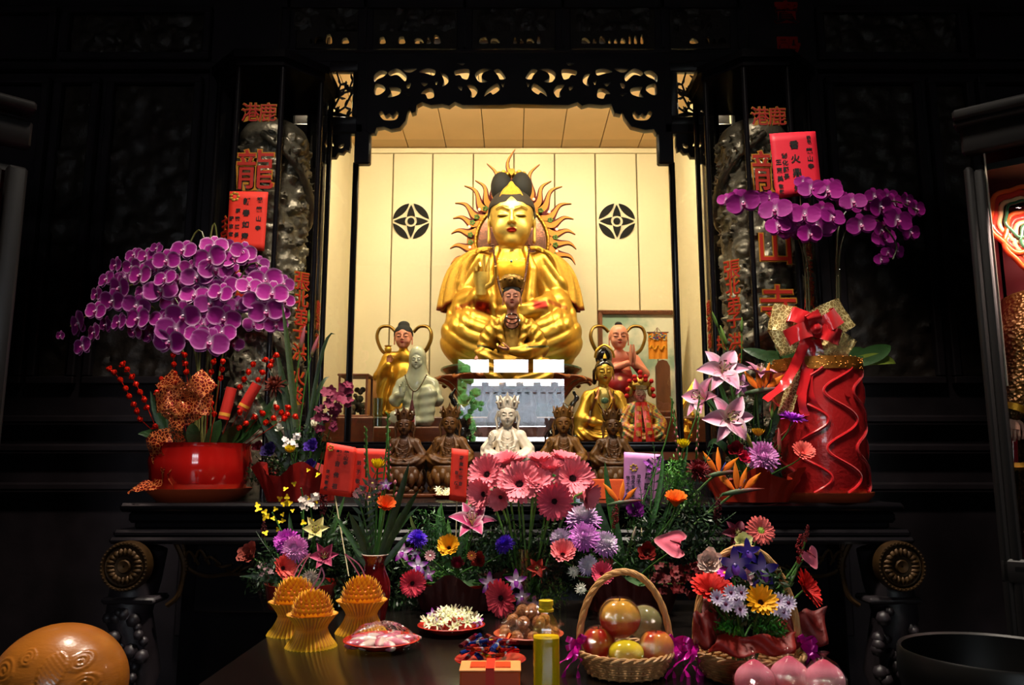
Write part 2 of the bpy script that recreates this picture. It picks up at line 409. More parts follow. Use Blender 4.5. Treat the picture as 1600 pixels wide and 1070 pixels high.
# ---------------------------------------------------------------- the lit niche
b = MB(); pw = 64 * PX(BY, 232)
xs = [(-4 + i) * pw + 0.0 for i in range(9)]
xs = [-NX] + [(q - 800) * PX(BY, 300) for q in (613, 675, 739, 803, 867, 931, 996)] + [NX]
b.mat = 0
for i in range(8): b.box(((xs[i] + xs[i + 1]) / 2, BY + 0.03, (NF + NZ) / 2), (xs[i + 1] - xs[i] - 0.011, 0.03, NZ - NF), bev=0.004)
b.mat = 1; b.box((0, BY + 0.06, (NF + NZ) / 2), (2 * NX + .2, 0.03, NZ - NF + .3))
b.mat = 0; b.box((0, BY + 0.005, NZ - 0.03), (2 * NX, 0.03, 0.045))
wb = struct(b, 'wall_back', ['niche_paint', 'groove'])
for px in (642, 964):
 c = P(px, 345, BY); r = 28.5 * PX(BY, 345); y = c.y + 0.012
 b = MB()
 # black plates stand in for the dark of the coin-shaped vent's openings: four lens petals round the rim, four corner pieces round the ring
 def arc(cx, cz, rr, a0, a1, n=14): return [(cx + rr * math.cos(lerp(a0, a1, i / n)), cz + rr * math.sin(lerp(a0, a1, i / n))) for i in range(n + 1)]
 for k in range(4):
  a = PI / 4 + k * PI / 2
  o = arc(0, 0, r, a - 0.66, a + 0.66)
  e0, e1 = o[0], o[-1]
  mid = (r * 0.40 * math.cos(a), r * 0.52 * math.sin(a))
  inner = [(p.x, p.y) for p in [Vector((e1[0], e1[1])) * (1 - t_) ** 2 + Vector(mid) * 2 * t_ * (1 - t_) * 1.0 + Vector((e0[0], e0[1])) * t_ ** 2 for t_ in [i / 12 for i in range(1, 12)]]]
  b.poly([(c.x - 0 + u, c.z + v) for u, v in o + inner], y - 0.012, y + 0.004)
  a = k * PI / 2
  tip = (r * 0.93 * math.cos(a), r * 0.93 * math.sin(a))
  q1 = (r * 0.33 * math.cos(a - 0.72), r * 0.33 * math.sin(a - 0.72)); q2 = (r * 0.33 * math.cos(a + 0.72), r * 0.33 * math.sin(a + 0.72))
  m1 = (r * 0.58 * math.cos(a - 0.36), r * 0.58 * math.sin(a - 0.36)); m2 = (r * 0.58 * math.cos(a + 0.36), r * 0.58 * math.sin(a + 0.36))
  s1 = [tuple(Vector(tip) * (1 - t_) ** 2 + Vector(m1) * 2 * t_ * (1 - t_) + Vector(q1) * t_ ** 2) for t_ in [i / 6 for i in range(7)]]
  s2 = [tuple(Vector(q2) * (1 - t_) ** 2 + Vector(m2) * 2 * t_ * (1 - t_) + Vector(tip) * t_ ** 2) for t_ in [i / 6 for i in range(6)]]
  b.poly([(c.x + u, c.z + v) for u, v in s1 + arc(0, 0, r * 0.33, a - 0.72, a + 0.72, 6)[1:-1] + s2], y - 0.012, y + 0.004)
 b.poly([(c.x + u, c.z + v) for u, v in arc(0, 0, r * 0.19, 0, 2 * PI, 20)[:-1]], y - 0.012, y + 0.004)
 o = b.build('vent', 'vent_black', wb, False); o.location = -Vector(wb.location)
for sx, nm in ((-1, 'wall_niche_left'), (1, 'wall_niche_right')):
 b = MB(); b.box((sx * (NX + 0.03), (FY + BY) / 2 + 0.02, (NF + NZ) / 2), (0.06, BY - FY, NZ - NF + 0.1)); struct(b, nm, 'niche_paint')
b = MB()
cx_ = [-NX - .04] + [(q - 803) * PX(BY, 232) for q in (583, 641, 700, 760, 820, 880, 940, 1000)] + [NX + .04]
for i in range(9): b.box(((cx_[i] + cx_[i + 1]) / 2, (FY + BY) / 2 + .04, NZ + 0.03), (cx_[i + 1] - cx_[i] - 0.007, BY - FY + .04, 0.05), bev=0.003)
b.mat = 1; b.box((0, (FY + BY) / 2 + .04, NZ + 0.06), (2 * NX + .1, BY - FY + .04, 0.03))
struct(b, 'ceiling_niche', ['niche_ceiling_paint', 'groove'])
b = MB(); b.box((0, (FY + BY) / 2, NF - 0.03), (2 * NX, BY - FY + .04, 0.06)); b.box((0, 6.14, NF + 0.12), (2 * NX, 1.48, 0.24), bev=.01)
struct(b, 'floor_niche', 'step_wood')
def tube_fixture(loc, ln, vert, label):
 t = thing('tube_lamp', label, 'lamp', loc)
 material('tube_glow', 'fff0c8', emit='ffe9b0', estr=3.0) if 'tube_glow' not in MATS else None
 b = MB(); d = Vector((0, 0, 1)) if vert else Vector((1, 0, 0))
 b.tube([-d * ln / 2, d * ln / 2], 0.013); b.build('tube', 'tube_glow', t)
 b = MB(); b.color('e8e4d8')
 b.box((0, -0.045, 0), (0.05, 0.04, ln + .06) if vert else (ln + .06, 0.04, 0.05)); b.build('housing', 'satin', t, False)
tube_fixture((0, 5.02, 4.36), 1.2, False, 'long tube lamp hidden behind the carved lintel, top of the niche')

# ---------------------------------------------------------------- the dark carved screen round the niche
def relief(mb, x0, x1, z0, z1, y, seed, depth=0.03, n=46):
 r = random.Random(seed); W = x1 - x0; H = z1 - z0
 nx = max(8, int(n * W / max(W, H))); nz = max(8, int(n * H / max(W, H)))
 bl = [(r.uniform(0, W), r.uniform(0, H), r.uniform(.03, .09), r.uniform(.4, 1), r.uniform(0, 6.28), r.uniform(.35, 1)) for _ in range(int(60 * W * H / 0.5) + 16)]
 X, Z = np.meshgrid(np.linspace(0, W, nx), np.linspace(0, H, nz), indexing='ij'); Hh = np.zeros_like(X)
 for (a, c, s, h, an, q) in bl:
  u = (X - a) * math.cos(an) + (Z - c) * math.sin(an); v = (-(X - a) * math.sin(an) + (Z - c) * math.cos(an)) / q
  d = np.sqrt(u * u + v * v) / s
  Hh = np.maximum(Hh, h * np.clip(1 - d, 0, 1) ** .5 * (0.8 + .2 * np.cos(d * 14)))
 V = np.stack([x0 + X, y - depth * Hh, z0 + Z], -1).reshape(-1, 3)
 fs = [[i * nz + j, (i + 1) * nz + j, (i + 1) * nz + j + 1, i * nz + j + 1] for i in range(nx - 1) for j in range(nz - 1)]
 mb.add(V, fs)
def frame(mb, x0, x1, z0, z1, y, wd=0.05, dp=0.05):
 for (a, c, d, e) in ((x0, x1, z1 - wd, z1), (x0, x1, z0, z0 + wd)): mb.box(((a + c) / 2, y, (d + e) / 2), (c - a, dp, e - d), bev=.008)
 for (a, c) in ((x0, x0 + wd), (x1 - wd, x1)): mb.box(((a + c) / 2, y, (z0 + z1) / 2), (c - a, dp, z1 - z0 - 2 * wd), bev=.008)
px2 = lambda px, Y=FY: (px - 800) * PX(Y, 300)
zz = lambda py, Y=FY: P(800, py, Y).z
k = 0
for sx in (-1, 1):
 nm = 'wall_screen_left' if sx < 0 else 'wall_screen_right'
 q = (lambda a: a) if sx < 0 else (lambda a: 1606 - a)
 X = lambda a: px2(q(a))
 b = MB(); xa, xb = sorted((X(500), sx * 4.9))
 b.box(((xa + xb) / 2, FY + 0.09, 2.8), (xb - xa, 0.06, 5.6))
 xa, xb = sorted((X(436), sx * 2.0)); b.box((X(372), FY + .03, 3.0), (0.46, 0.1, 5.0), bev=.01)     # the broad post with gilt writing
 for (a0, a1, p0, p1, seed) in ((70, 312, 8, 92, 1), (68, 140, 118, 600, 2), (152, 304, 118, 600, 3), (-90, 60, 118, 600, 8), (-90, 60, 8, 92, 9)):
  l, r_ = sorted((X(a0), X(a1))); frame(b, l, r_, zz(p1), zz(p0), FY + 0.02)
 for pz in (104, 655, 700, 760): b.box((sx * 2.9, FY + .0, zz(pz)), (3.4, 0.06, 0.05), bev=.012)
 s = struct(b, nm, 'dark_wood'); screen_obj = s
 for (a0, a1, p0, p1, seed) in ((82, 300, 16, 84, 1), (80, 128, 130, 590, 2), (163, 294, 130, 590, 3)):
  l, r_ = sorted((X(a0), X(a1))); m = MB(); relief(m, l, r_, zz(p1), zz(p0), FY + .055, seed * 10 + k, .045, 90 if p1 > 300 else 64)
  o = m.build('carved_panel', 'carved_dark', s); o.location = -Vector(s.location)
 k += 1
# top rail, posts and five pierced panels above the lintel
b = MB()
b.box((0, FY, zz(91)), (px2(1166) - px2(438), 0.06, 0.085), bev=.01)
b.box((0, FY, zz(84)), (px2(1166) - px2(438), 0.08, 0.02), bev=.005)
for px in (441, 564, 724, 882, 1042, 1164): b.box((px2(px), FY + .01, zz(10)), (0.115, 0.07, 0.7), bev=.01); b.box((px2(px), FY - .04, zz(10)), (0.02, 0.02, 0.65))
for px in (565, 1041): b.box((px2(px), FY, (zz(98) + zz(258)) / 2), (0.105, 0.06, zz(98) - zz(258)), bev=.01)
b.box((0, FY, 5.0), (3.1, .1, .9))
for l, r_ in ((438, 566), (1040, 1166)): b.box(((px2(l) + px2(r_)) / 2, FY, zz(203)), (px2(r_) - px2(l), .06, .07), bev=.01)
for px in (448, 1158): b.box((px2(px), FY, (zz(98) + zz(258)) / 2), (0.075, 0.06, zz(98) - zz(258)), bev=.01)
trim = struct(b, 'trim_1', 'dark_wood')
C2 = lambda pts, m=False: [(520 + ((1630 - x) if m else x) / 2.854, y / 2.854) for x, y in pts]
outer = C2([(155, 275), (1475, 275), (1475, 590), (1465, 600), (1440, 600), (1430, 582), (1390, 585), (1330, 570), (1300, 530), (1290, 490), (1280, 515), (1255, 510), (1240, 470), (1200, 475), (1140, 470), (1110, 478), (1090, 462), (1050, 475), (850, 472), (800, 470), (760, 475), (580, 475), (545, 460), (520, 478), (490, 470), (440, 475), (400, 462), (375, 475), (370, 505), (355, 510), (345, 482), (335, 500), (325, 545), (300, 575), (260, 582), (230, 570), (197, 575), (190, 597), (165, 597), (155, 590)])
grow = lambda h: [(sum(x for x, y in h) / len(h) + (x - sum(q for q, w_ in h) / len(h)) * 1.16, sum(y for x, y in h) / len(h) + (y - sum(w_ for q, w_ in h) / len(h)) * 1.13) for x, y in h]
hl = [[(190, 345), (215, 325), (242, 332), (230, 350), (205, 362), (192, 372)], [(255, 332), (290, 317), (325, 345), (320, 370), (290, 345), (262, 348)],
  [(318, 317), (375, 315), (350, 332), (328, 330)], [(390, 330), (420, 315), (455, 322), (450, 345), (420, 338)], [(480, 330), (510, 345), (515, 375), (490, 392), (495, 365)],
  [(195, 385), (225, 390), (235, 410), (210, 430), (190, 425)], [(255, 398), (300, 405), (295, 430), (250, 442), (262, 420)], [(395, 378), (425, 380), (410, 394)],
  [(410, 412), (430, 403), (447, 410), (450, 440), (425, 447), (415, 430), (398, 428)], [(550, 325), (605, 320), (600, 360), (578, 358), (568, 345), (550, 345)], [(555, 293), (590, 290), (578, 302)],
  [(640, 340), (665, 318), (708, 322), (675, 335), (668, 355), (690, 370), (655, 372)], [(720, 325), (745, 320), (768, 355), (745, 362), (735, 345)],
  [(600, 390), (630, 392), (645, 415), (632, 440), (615, 438), (618, 420)], [(680, 438), (690, 410), (730, 383), (742, 408), (715, 430), (703, 422)],
  [(560, 392), (578, 395), (575, 412), (563, 405)], [(752, 382), (768, 375), (760, 398)], [(213, 512), (228, 503), (240, 520), (254, 512), (266, 520), (280, 503), (292, 515), (280, 540), (240, 543), (222, 532)],
  [(455, 365), (472, 372), (462, 388)], [(330, 385), (350, 380), (345, 400), (332, 402)], [(320, 425), (350, 428), (340, 438)]]
o = fret('carved_lintel', 'dark_wood', outer, [C2(grow(h)) for h in hl] + [C2(grow(h), True) for h in hl], FY - 0.01, 0.05, n=5)
tag(o, 'pierced black scrollwork lintel with scalloped lower edge over the niche', 'carving')
# raised scroll ribs on the lintel
for l, r_, seed in ((450, 552, 1), (588, 708, 2), (744, 862, 3), (903, 1021, 4), (1060, 1154, 5)):
 rr = random.Random(seed * 5); holes = []
 x = l + 5
 while x < r_ - 6:
  wd = rr.uniform(5, 15)
  if rr.random() < .8 and x + wd < r_ - 4:
   y0 = rr.uniform(55, 62); holes.append([(x, 70.5), (x + .5, y0 + 2), (x + wd * .4, y0), (x + wd * .8, y0 + rr.uniform(0, 4)), (x + wd, 70)])
  x += wd + 3
 o = fret('carved_transom', 'carved_dark', [(l - 13, -20), (r_ + 13, -20), (r_ + 13, 77), (l - 13, 77)], holes, FY + .0, .03, n=3)
 m = MB(); relief(m, px2(l), px2(r_), zz(52), zz(-15), FY - .015, seed, .04, 40)
 m.build('relief', 'carved_dark', o, world=True)
 tag(o, ['black carved transom panel, leftmost of the row above the lintel, half above the left pillar', 'black carved transom panel, second from left in the top row', 'black carved transom panel, centre of the top row above the lintel', 'black carved transom panel, second from right in the top row', 'black carved transom panel, rightmost of the top row, half above the right pillar'][seed - 1], 'carving', 'carved transom panels')
for l, r_, side in ((486, 550, 'left'), (1060, 1112, 'right')):
 rr = random.Random(3); b = MB(); xl, xr, zb, zt = px2(l), px2(r_), zz(184), zz(114); sg = 1 if side == 'left' else -1; fw = px2(1112) - px2(1103)
 frame(b, xl - .045, xr + .045, zb - .06, zt + .06, FY, .06, .05)
 o0 = Vector((xl if sg > 0 else xr, FY, zb)); W_, H_ = xr - xl, zt - zb
 for i in range(13):
  a = R(2 + i * 7.5); L = .36; p = [o0 + Vector((sg * L * t * math.cos(a + .25 * math.sin(t * 5 + i)), 0, L * t * math.sin(a + .25 * math.sin(t * 5 + i)))) for t in (0, .2, .4, .6, .8, 1)]
  q = [v for v in p if xl - .02 < v.x < xr + .02 and v.z < zt + .02]
  if len(q) > 1: b.tube(q, .007, 6)
  for j, v in enumerate(q[1:]):
   for g in (-1, 1):
    d = Vector((sg * math.cos(a + g * .9), 0, math.sin(a + g * .9))); m = v + d * .022; n = v + d * .045 + Vector((0, 0, .008))
    if xl < n.x < xr and zb < n.z < zt: b.tube([v, m, n], [.006, .010, .003], 6)
 o = b.build('carved_grille', 'dark_wood')
 tag(o, f'small square pierced grille glowing white beside the {side} pillar', 'carving', 'square grilles beside the lintel')
 m = (lambda x: x) if side == 'left' else (lambda x: 1604 - x)
 ou = [(490, 212), (548, 212), (548, 229), (547, 230), (546, 237), (541, 235), (536, 241), (529, 240), (525, 247), (517, 247), (514, 256), (505, 254), (500, 262), (490, 262)]
 ho = [[(507, 226), (513, 221), (521, 224), (523, 231), (515, 229), (512, 233)], [(531, 228), (539, 226), (537, 233), (530, 234)], [(500, 238), (508, 240), (505, 246), (499, 245)]]
 o = fret('carved_bracket', 'dark_wood', [(m(a), c) for a, c in ou], [[(m(a), c) for a, c in h] for h in ho], FY, .04, n=4, bevel=.003)
 tag(o, f'small scalloped corner bracket hanging beside the {side} pillar', 'carving', 'corner brackets beside the lintel')
# glazed front of the niche
t = thing('niche_glazing', 'tall dark-framed glass front of the lit niche mirroring the doorway', 'glass screen', (0, FY, zz(700)))
b = MB()
for px in (556, 1050):
 b = MB(); b.box((px2(px) + .0, FY, (zz(255) + zz(700)) / 2), (0.032, 0.04, zz(255) - zz(700)), bev=.006)
 e = px + (-3.5 if px < 800 else 3.5); b.tube([(px2(e), FY - .01, zz(255)), (px2(e), FY - .01, zz(700))], .008); b.build('post', 'lacquer_black', t, world=True)

b = MB(); b.box((0, FY, zz(699)), (2.9, 0.06, 0.05), bev=.01); b.box((0, FY - .02, zz(692)), (2.9, 0.02, 0.014), bev=.004)
b.build('bottom_rail', 'lacquer_black', t, world=True)
for l, r_ in ((px2(560), px2(1046)), (-1.44, px2(550)), (px2(1056), 1.44)):
 b = MB(); b.box(((l + r_) / 2, FY + .005, (zz(220) + zz(696)) / 2), (r_ - l, .004, zz(215) - zz(696)))
 b.build('glass_pane', 'case_glass', t, False, world=True)
# dark board under the glass
b = MB(); b.box((0, FY + .06, zz(702) / 2), (3.1, .06, zz(702))); struct(b, 'trim_2', 'dark_wood')
for s_, py in (('寶', 22), ('殿', 78)):
 b = MB(); write(b, s_, T(px2(1243), FY - .025, zz(py)), .17, .004, .03)
 o = b.build('painted_character', 'red_ink', screen_obj, False, world=True)

# ================================================================ PILLARS IN GLASS CASES
material('pillar_stone', '8a8270', metal=0.45, rough=0.28, var=0.35, vscale=8, bump=0.6, bscale=45, spec=0.6)
glass_mat('pillar_glass', refl=1.3, tint=(0.92, 0.92, 0.9), body=0.01)
def octv(cx, cy, r, k): a = PI / 8 + k * PI / 4; return (cx + r * math.cos(a), cy + r * math.sin(a))
def on_face(cx, cy, r, k, z, off=0.0, u=0.0):
 """matrix on the outside of octagon face k (between vertices k-1 and k), x along the face seen from outside"""
 a = k * PI / 4; ap = r * math.cos(PI / 8) + off
 return T(cx + ap * math.cos(a) - u * math.sin(a), cy + ap * math.sin(a) + u * math.cos(a), z) @ RZ(a + PI / 2)
def pillar(side):
 cx = -1.425 if side == 'left' else 1.44; cy = 4.46; r = 0.325
 zt = P(800, 92, cy - .3).z; zb = 0.0
 t = thing('dragon_pillar', f'carved stone dragon pillar in an eight-sided glass case, {side} of the niche' + (', red card with gold corner on it' if side == 'left' else ', behind the floating magenta orchid sprays'), 'pillar', (cx, cy, 0), group='glass-cased dragon pillars')
 # stone column with a dragon winding round it
 b = MB(); rr = random.Random(5 if side == 'left' else 6)
 bl = [(rr.uniform(0, 2 * PI), rr.uniform(0.9, 3.5), rr.uniform(.05, .14), rr.uniform(.3, 1)) for _ in range(330)] + [(rr.uniform(0, 2 * PI), rr.uniform(0.9, 3.4), rr.uniform(.018, .045), rr.uniform(.6, 1.25)) for _ in range(900)]
 nu, nv = 110, 250; U, Z = np.meshgrid(np.linspace(0, 2 * PI, nu, endpoint=False), np.linspace(0.85, 3.42, nv), indexing='ij'); H = np.zeros_like(U)
 for a, z, s, h in bl:
  da = np.abs((U - a + PI) % (2 * PI) - PI) * .2; d = np.sqrt(da ** 2 + (Z - z) ** 2) / s
  H = np.maximum(H, h * np.clip(1 - d * d, 0, 1) * (.75 + .25 * np.cos(d * 12 + a)))
 rad = .185 + .045 * H
 V = np.stack([rad * np.cos(U), rad * np.sin(U), Z], -1).reshape(-1, 3)
 fs = [[i * nv + j, ((i + 1) % nu) * nv + j, ((i + 1) % nu) * nv + j + 1, i * nv + j + 1] for i in range(nu) for j in range(nv - 1)]
 b.add(V, fs); b.ball((0, 0, 3.42), (.2, .2, .13), 24, 10); b.lathe([(.22, 0), (.22, .85)], 24)
 b.build('column', 'pillar_stone', t)
 b = MB(); pts = []; rs = []
 for i in range(170):
  q = i / 169; a = -PI / 2 + q * 4.2 * PI * (1 if side == 'left' else -1); rdd = .225 + .014 * math.sin(q * 40)
  pts.append((rdd * math.cos(a), rdd * math.sin(a), 3.38 - q * 2.3)); rs.append(.045 * (.45 + .55 * math.sin(PI * min(1, q * 1.05 + .03))) * (1 + .10 * math.sin(i * 2.1)))
 b.tube(pts, rs, 10)
 for i in range(4, 166, 2):
  p = Vector(pts[i]); d = Vector((p.x, p.y, 0)).normalized(); b.tube([p + d * rs[i] * .6, p + d * (rs[i] + .022) + Vector((0, 0, .015))], [.012, .001], 4)
 b.build('carved_dragon', 'pillar_stone', t)
 # frame bars, caps, panes
 for k in range(8):
  x, y = octv(0, 0, r, k); b = MB(); b.tube([(x, y, .9), (x, y, zt)], .016, 8); b.build('frame_bar', 'lacquer_black', t)
 b = MB()
 b.poly([octv(0, 0, r + .05, k) for k in range(8)], zt - .01, zt + .035, 'xy'); b.poly([octv(0, 0, r + .025, k) for k in range(8)], zt - .05, zt - .01, 'xy')
 b.build('cap', 'lacquer_black', t, False)
 b = MB(); b.poly([octv(0, 0, r + .03, k) for k in range(8)], 0, .9, 'xy'); b.build('base', 'lacquer_black', t, False)
 for k in range(8):
  x, y = octv(0, 0, r - .004, k); x2, y2 = octv(0, 0, r - .004, k - 1)
  b = MB(); b.add([(x2, y2, .9), (x, y, .9), (x, y, zt - .02), (x2, y2, zt - .02)], [[0, 1, 2, 3]]); b.build('glass_pane', 'pillar_glass', t, False)
 # gilt-edged red writing on the glass
 def wr(face, items, nm='gilt_red_writing'):
  b = MB()
  for s_, py, size, u in items:
   y_f = cy - r * .9; z = P(800, py, y_f).z
   M = on_face(0, 0, r, face, z, .004, u) @ SC(1, 1, 1.12)
   b.mat = 1; write(b, s_, M, size, .0015, .034)
   b.mat = 0; write(b, s_, M @ T(0, -.0035, 0), size, .0015, .004)
  b.build(nm, ['red_ink_bright', 'gold_ink_bright'], t, False)
 if side == 'left':
  wr(6, [('港', 177, .105, -.045), ('鹿', 177, .105, .05), ('龍', 266, .22, 0), ('山', 440, .2, 0)])
  wr(5, [('主', 348, .10, .07), ('民', 372, .10, .07), ('國', 410, .10, .07), ('年', 460, .10, .07)])
  wr(7, [('張', 432, .10, .05), ('北', 460, .09, .05), ('弟', 487, .09, .05), ('子', 512, .09, .05), ('洪', 545, .09, .05), ('火', 585, .09, .05), ('炎', 615, .09, .05)])
  wr(0, [('鹿', 465, .08, -.02), ('港', 490, .08, -.02), ('弟', 520, .08, -.02)])
 else:
  wr(6, [('港', 183, .105, -.045), ('鹿', 183, .105, .05), ('龍', 268, .22, 0), ('山', 383, .21, 0), ('寺', 477, .21, 0)])
  wr(7, [('萬', 385, .09, 0), ('年', 412, .09, 0), ('香', 440, .09, 0), ('火', 465, .09, 0)])
  wr(5, [('張', 416, .105, 0), ('北', 443, .09, 0), ('弟', 470, .09, 0), ('子', 496, .09, 0), ('洪', 530, .09, 0), ('炎', 562, .09, 0), ('洪', 530, .08, -.10)])
  wr(4, [('鹿', 465, .08, .02), ('港', 492, .08, .02), ('弟', 520, .08, .02)])
 return t
material('red_ink_bright', 'a81c0a', rough=0.5)
material('gold_ink_bright', 'b87c22', rough=0.45, metal=0.3)
pl_ = pillar('left'); pr_ = pillar('right')

# ================================================================ ALTAR TABLE
AZ = P(800, 786, 3.62).z       # top of the altar
AY0, AY1 = 3.62, 4.14
t = thing('altar_table', 'long black lacquered altar table with gilt rosettes and stepped mouldings', 'altar', (0, 3.9, 0))
b = MB(); xl, xr = -1.80, 1.80
b.box((0, (AY0 + AY1) / 2, AZ - .02), (3.56, AY1 - AY0, .04), bev=.012); b.box((0, 4.42, AZ - .02), (2.14, .60, .04), bev=.006)
b.build('top', 'lacquer_black', t, world=True)
b = MB()
for i, (dz, wd, off, hh) in enumerate(((.065, 3.50, .03, .05), (.10, 3.46, .05, .04), (.135, 3.60, .0, .035), (.165, 3.62, -.015, .03))):
 b.box((0, (AY0 + AY1) / 2 + off / 2, AZ - dz), (wd, AY1 - AY0 - off, hh), bev=.012)
b.build('moulding', 'lacquer_black', t, False, world=True)
b = MB(); b.box((0, AY0 + .10, AZ - .33), (2.9, .05, .32), bev=.01)
b.box((0, AY1 - .05, .62), (3.3, .05, 1.2)); b.build('apron', 'lacquer_black', t, False, world=True)
for sx in (-1, 1):
 b = MB(); c = P(198 if sx < 0 else 1405, 884, AY0 - .04)
 b.M = T(*c) @ RX(R(90)) @ SC(.84)
 b.lathe([(.005, .035), (.03, .04), (.036, .03), (.04, .02), (.10, .03), (.108, .022), (.112, .035), (.124, .035), (.128, .02), (.128, -.03)], 40,
   wob=lambda a, z: 1 + (.0 if z > .03 else .0))
 for i in range(20):
  a = i / 20 * 2 * PI; b.ball((.073 * math.cos(a), .073 * math.sin(a), .03), (.012 + .012 * abs(math.cos(a)), .012 + .012 * abs(math.sin(a)), .012), 8, 5)
 for i in range(36):
  a = i / 36 * 2 * PI; b.ball((.118 * math.cos(a), .118 * math.sin(a), .034), .0075, 6, 4)
 b.build('rosette', 'gilt_old', t, world=True) if 'gilt_old' in MATS else (material('gilt_old', '3c2810', rough=0.5, metal=0.6, var=0.35, vscale=25), b.build('rosette', 'gilt_old', t, world=True))
 b = MB()   # carved cabriole leg with a scrolled knee
 x = sx * 1.70
 b.tube([(x, AY0 + .12, AZ - .20), (x + sx * .03, AY0 + .12, AZ - .34), (x + sx * .03, AY0 + .07, AZ - .50), (x - sx * .03, AY0 + .12, AZ - .75), (x + sx * .02, AY0 + .10, .35), (x + sx * .09, AY0 + .04, .06)], [.10, .11, .10, .075, .06, .09], 14)
 for i in range(26): b.ball((x + rnd.uniform(-.09, .09), AY0 - .02 + rnd.uniform(0, .05), AZ - .46 - rnd.random() * .35), rnd.uniform(.018, .035), 8, 5)
 b.box((x, AY0 + .06, AZ - .425), (.24, .16, .03), bev=.01)
 b.build('leg', 'dark_wood', t, world=True)
 b = MB(); c0 = P(345 if sx < 0 else 1262, 875, AY0 + .06)
 for i in range(7):
  a = i * .9; b.tube(spline([(c0.x + sx * (.17 - .05 * i), c0.y, c0.z - .03 + .03 * math.sin(a)), (c0.x + sx * (.14 - .05 * i), c0.y - .02, c0.z + .05 * math.sin(a + 1)), (c0.x + sx * (.10 - .05 * i), c0.y, c0.z - .02)], 5), [.006, .02, .006], 6)
 b.tube(spline([(c0.x + sx * .17, c0.y, c0.z + .06), (c0.x + sx * .15, c0.y, c0.z - .03), (c0.x + sx * .06, c0.y, c0.z - .07), (c0.x - sx * .06, c0.y, c0.z - .06), (c0.x - sx * .17, c0.y, c0.z - .075)], 6), .009, 6)
 b.build('carved_spray', 'gilt_old', t, world=True)
 b = MB(); c1 = P(258 if sx < 0 else 1345, 885, AY0 + .05)
 b.tube(spline([(c1.x - sx * .0, c1.y, c1.z + .16), (c1.x - sx * .05, c1.y, c1.z + .09), (c1.x - sx * .085, c1.y, c1.z), (c1.x - sx * .07, c1.y, c1.z - .12), (c1.x - sx * .02, c1.y, c1.z - .17)], 8), .012, 6)
 for i in range(22): a = -1.3 + i * .12; b.ball((c1.x - sx * (.10 + .0 * math.cos(a)) + sx * .03 * abs(math.sin(a)), c1.y, c1.z + .13 * math.sin(a)), .011, 6, 4)
 b.build('bead_border', 'gilt_old', t, world=True)

# ================================================================ FRONT OFFERING TABLE
TZ = 1.0
material('table_lacquer', '0e0a08', rough=0.22, spec=0.55, var=0.3, vscale=4, bump=0.04, bscale=14)
t = thing('offering_table', 'dark polished wooden table in front, crowded with flowers and offerings', 'table', (0, 2.3, 0))
b = MB(); b.box((-.01, 2.22, TZ - .025), (1.46, 1.76, .05), bev=.012); b.build('tabletop', 'table_lacquer', t, world=True)
b = MB(); b.box((-.01, 2.22, TZ - .13), (1.32, 1.6, .16), bev=.01); b.build('apron', 'lacquer_black', t, world=True)
for x in (-.64, .62):
 for y in (1.44, 3.0):
  b = MB(); b.box((x, y, .44), (.09, .09, .86), bev=.012); b.build('leg', 'lacquer_black', t, world=True)

# ================================================================ SIDE CABINETS
material('cabinet_wood', '0a0809', rough=0.5, var=0.2, vscale=4)
material('cabinet_left_wood', '0c0808', rough=0.5, var=0.25, vscale=4)
material('shrine_red', '7a1c24', rough=0.5, var=0.1)
cab = thing('shrine_cabinet', 'dark glazed shrine cabinet at the right edge with a red interior', 'cabinet', (2.07, 3.42, 0), R(-37))
zc = lambda py, Y=3.42: P(800, py, Y).z * 1.0
b = MB()
b.box((.018, 0, 1.42), (.036, .09, 2.84), bev=.012); b.box((.058, -.01, 1.42), (.042, .06, 2.80), bev=.01); b.build('stile', 'cabinet_wood', cab)
b = MB(); b.box((.7, -.01, zc(222)), (1.4, .07, .15), bev=.012); b.box((.7, -.04, zc(190)), (1.44, .12, .05), bev=.012); b.box((.7, -.03, zc(200)), (1.44, .1, .04), bev=.01); b.build('top_rail', 'cabinet_wood', cab)
b = MB(); b.box((.7, -.01, zc(890)), (1.4, .07, .10), bev=.01); b.box((.7, -.03, zc(886)), (1.3, .03, .02)); b.build('middle_rail', 'cabinet_wood', cab)
b = MB(); b.box((.02, .33, 1.42), (.03, .6, 2.8)); b.box((1.3, .33, 1.42), (.03, .6, 2.8)); b.box((.7, .33, 2.84), (1.3, .62, .03)); b.box((.7, .3, .05), (1.3, .5, .1)); b.build('carcass', 'cabinet_wood', cab, False)
b = MB(); b.box((.7, .62, 1.8), (1.26, .02, 2.0)); b.box((.7, .33, zc(236)), (1.26, .6, .02)); b.box((.05, .33, 1.8), (.01, .58, 2.0)); b.build('lining', 'shrine_red', cab, False)
b = MB(); b.box((.7, .3, zc(884)), (1.26, .6, .03)); b.build('shelf', 'cabinet_wood', cab, False)
b = MB(); b.add([(.08, .03, zc(868)), (1.3, .03, zc(868)), (1.3, .03, zc(245)), (.08, .03, zc(245))], [[0, 1, 2, 3]]); b.build('glass_pane', 'window_glass', cab, False)
b = MB(); b.color('d8c8b0'); b.box((.083, .012, (zc(250) + zc(640)) / 2 + .1), (.006, .02, zc(250) - zc(640))); b.build('glass_edge', 'satin', cab, False)
l = bpy.data.lights.new('cabinet_lamp_light', 'AREA'); l.size = .5; l.size_y = .08; l.shape = 'RECTANGLE'; l.energy = 11; l.color = (1, .72, .62)
o = bpy.data.objects.new('cabinet_lamp_light', l); col.objects.link(o); o.location = (2.48, 3.36, 2.64); o.rotation_euler = (R(15), 0, 0)
cab2 = thing('shrine_cabinet', 'reddish-brown cabinet side at the left edge of the hall', 'cabinet', (-2.22, 3.42, 0), R(42))
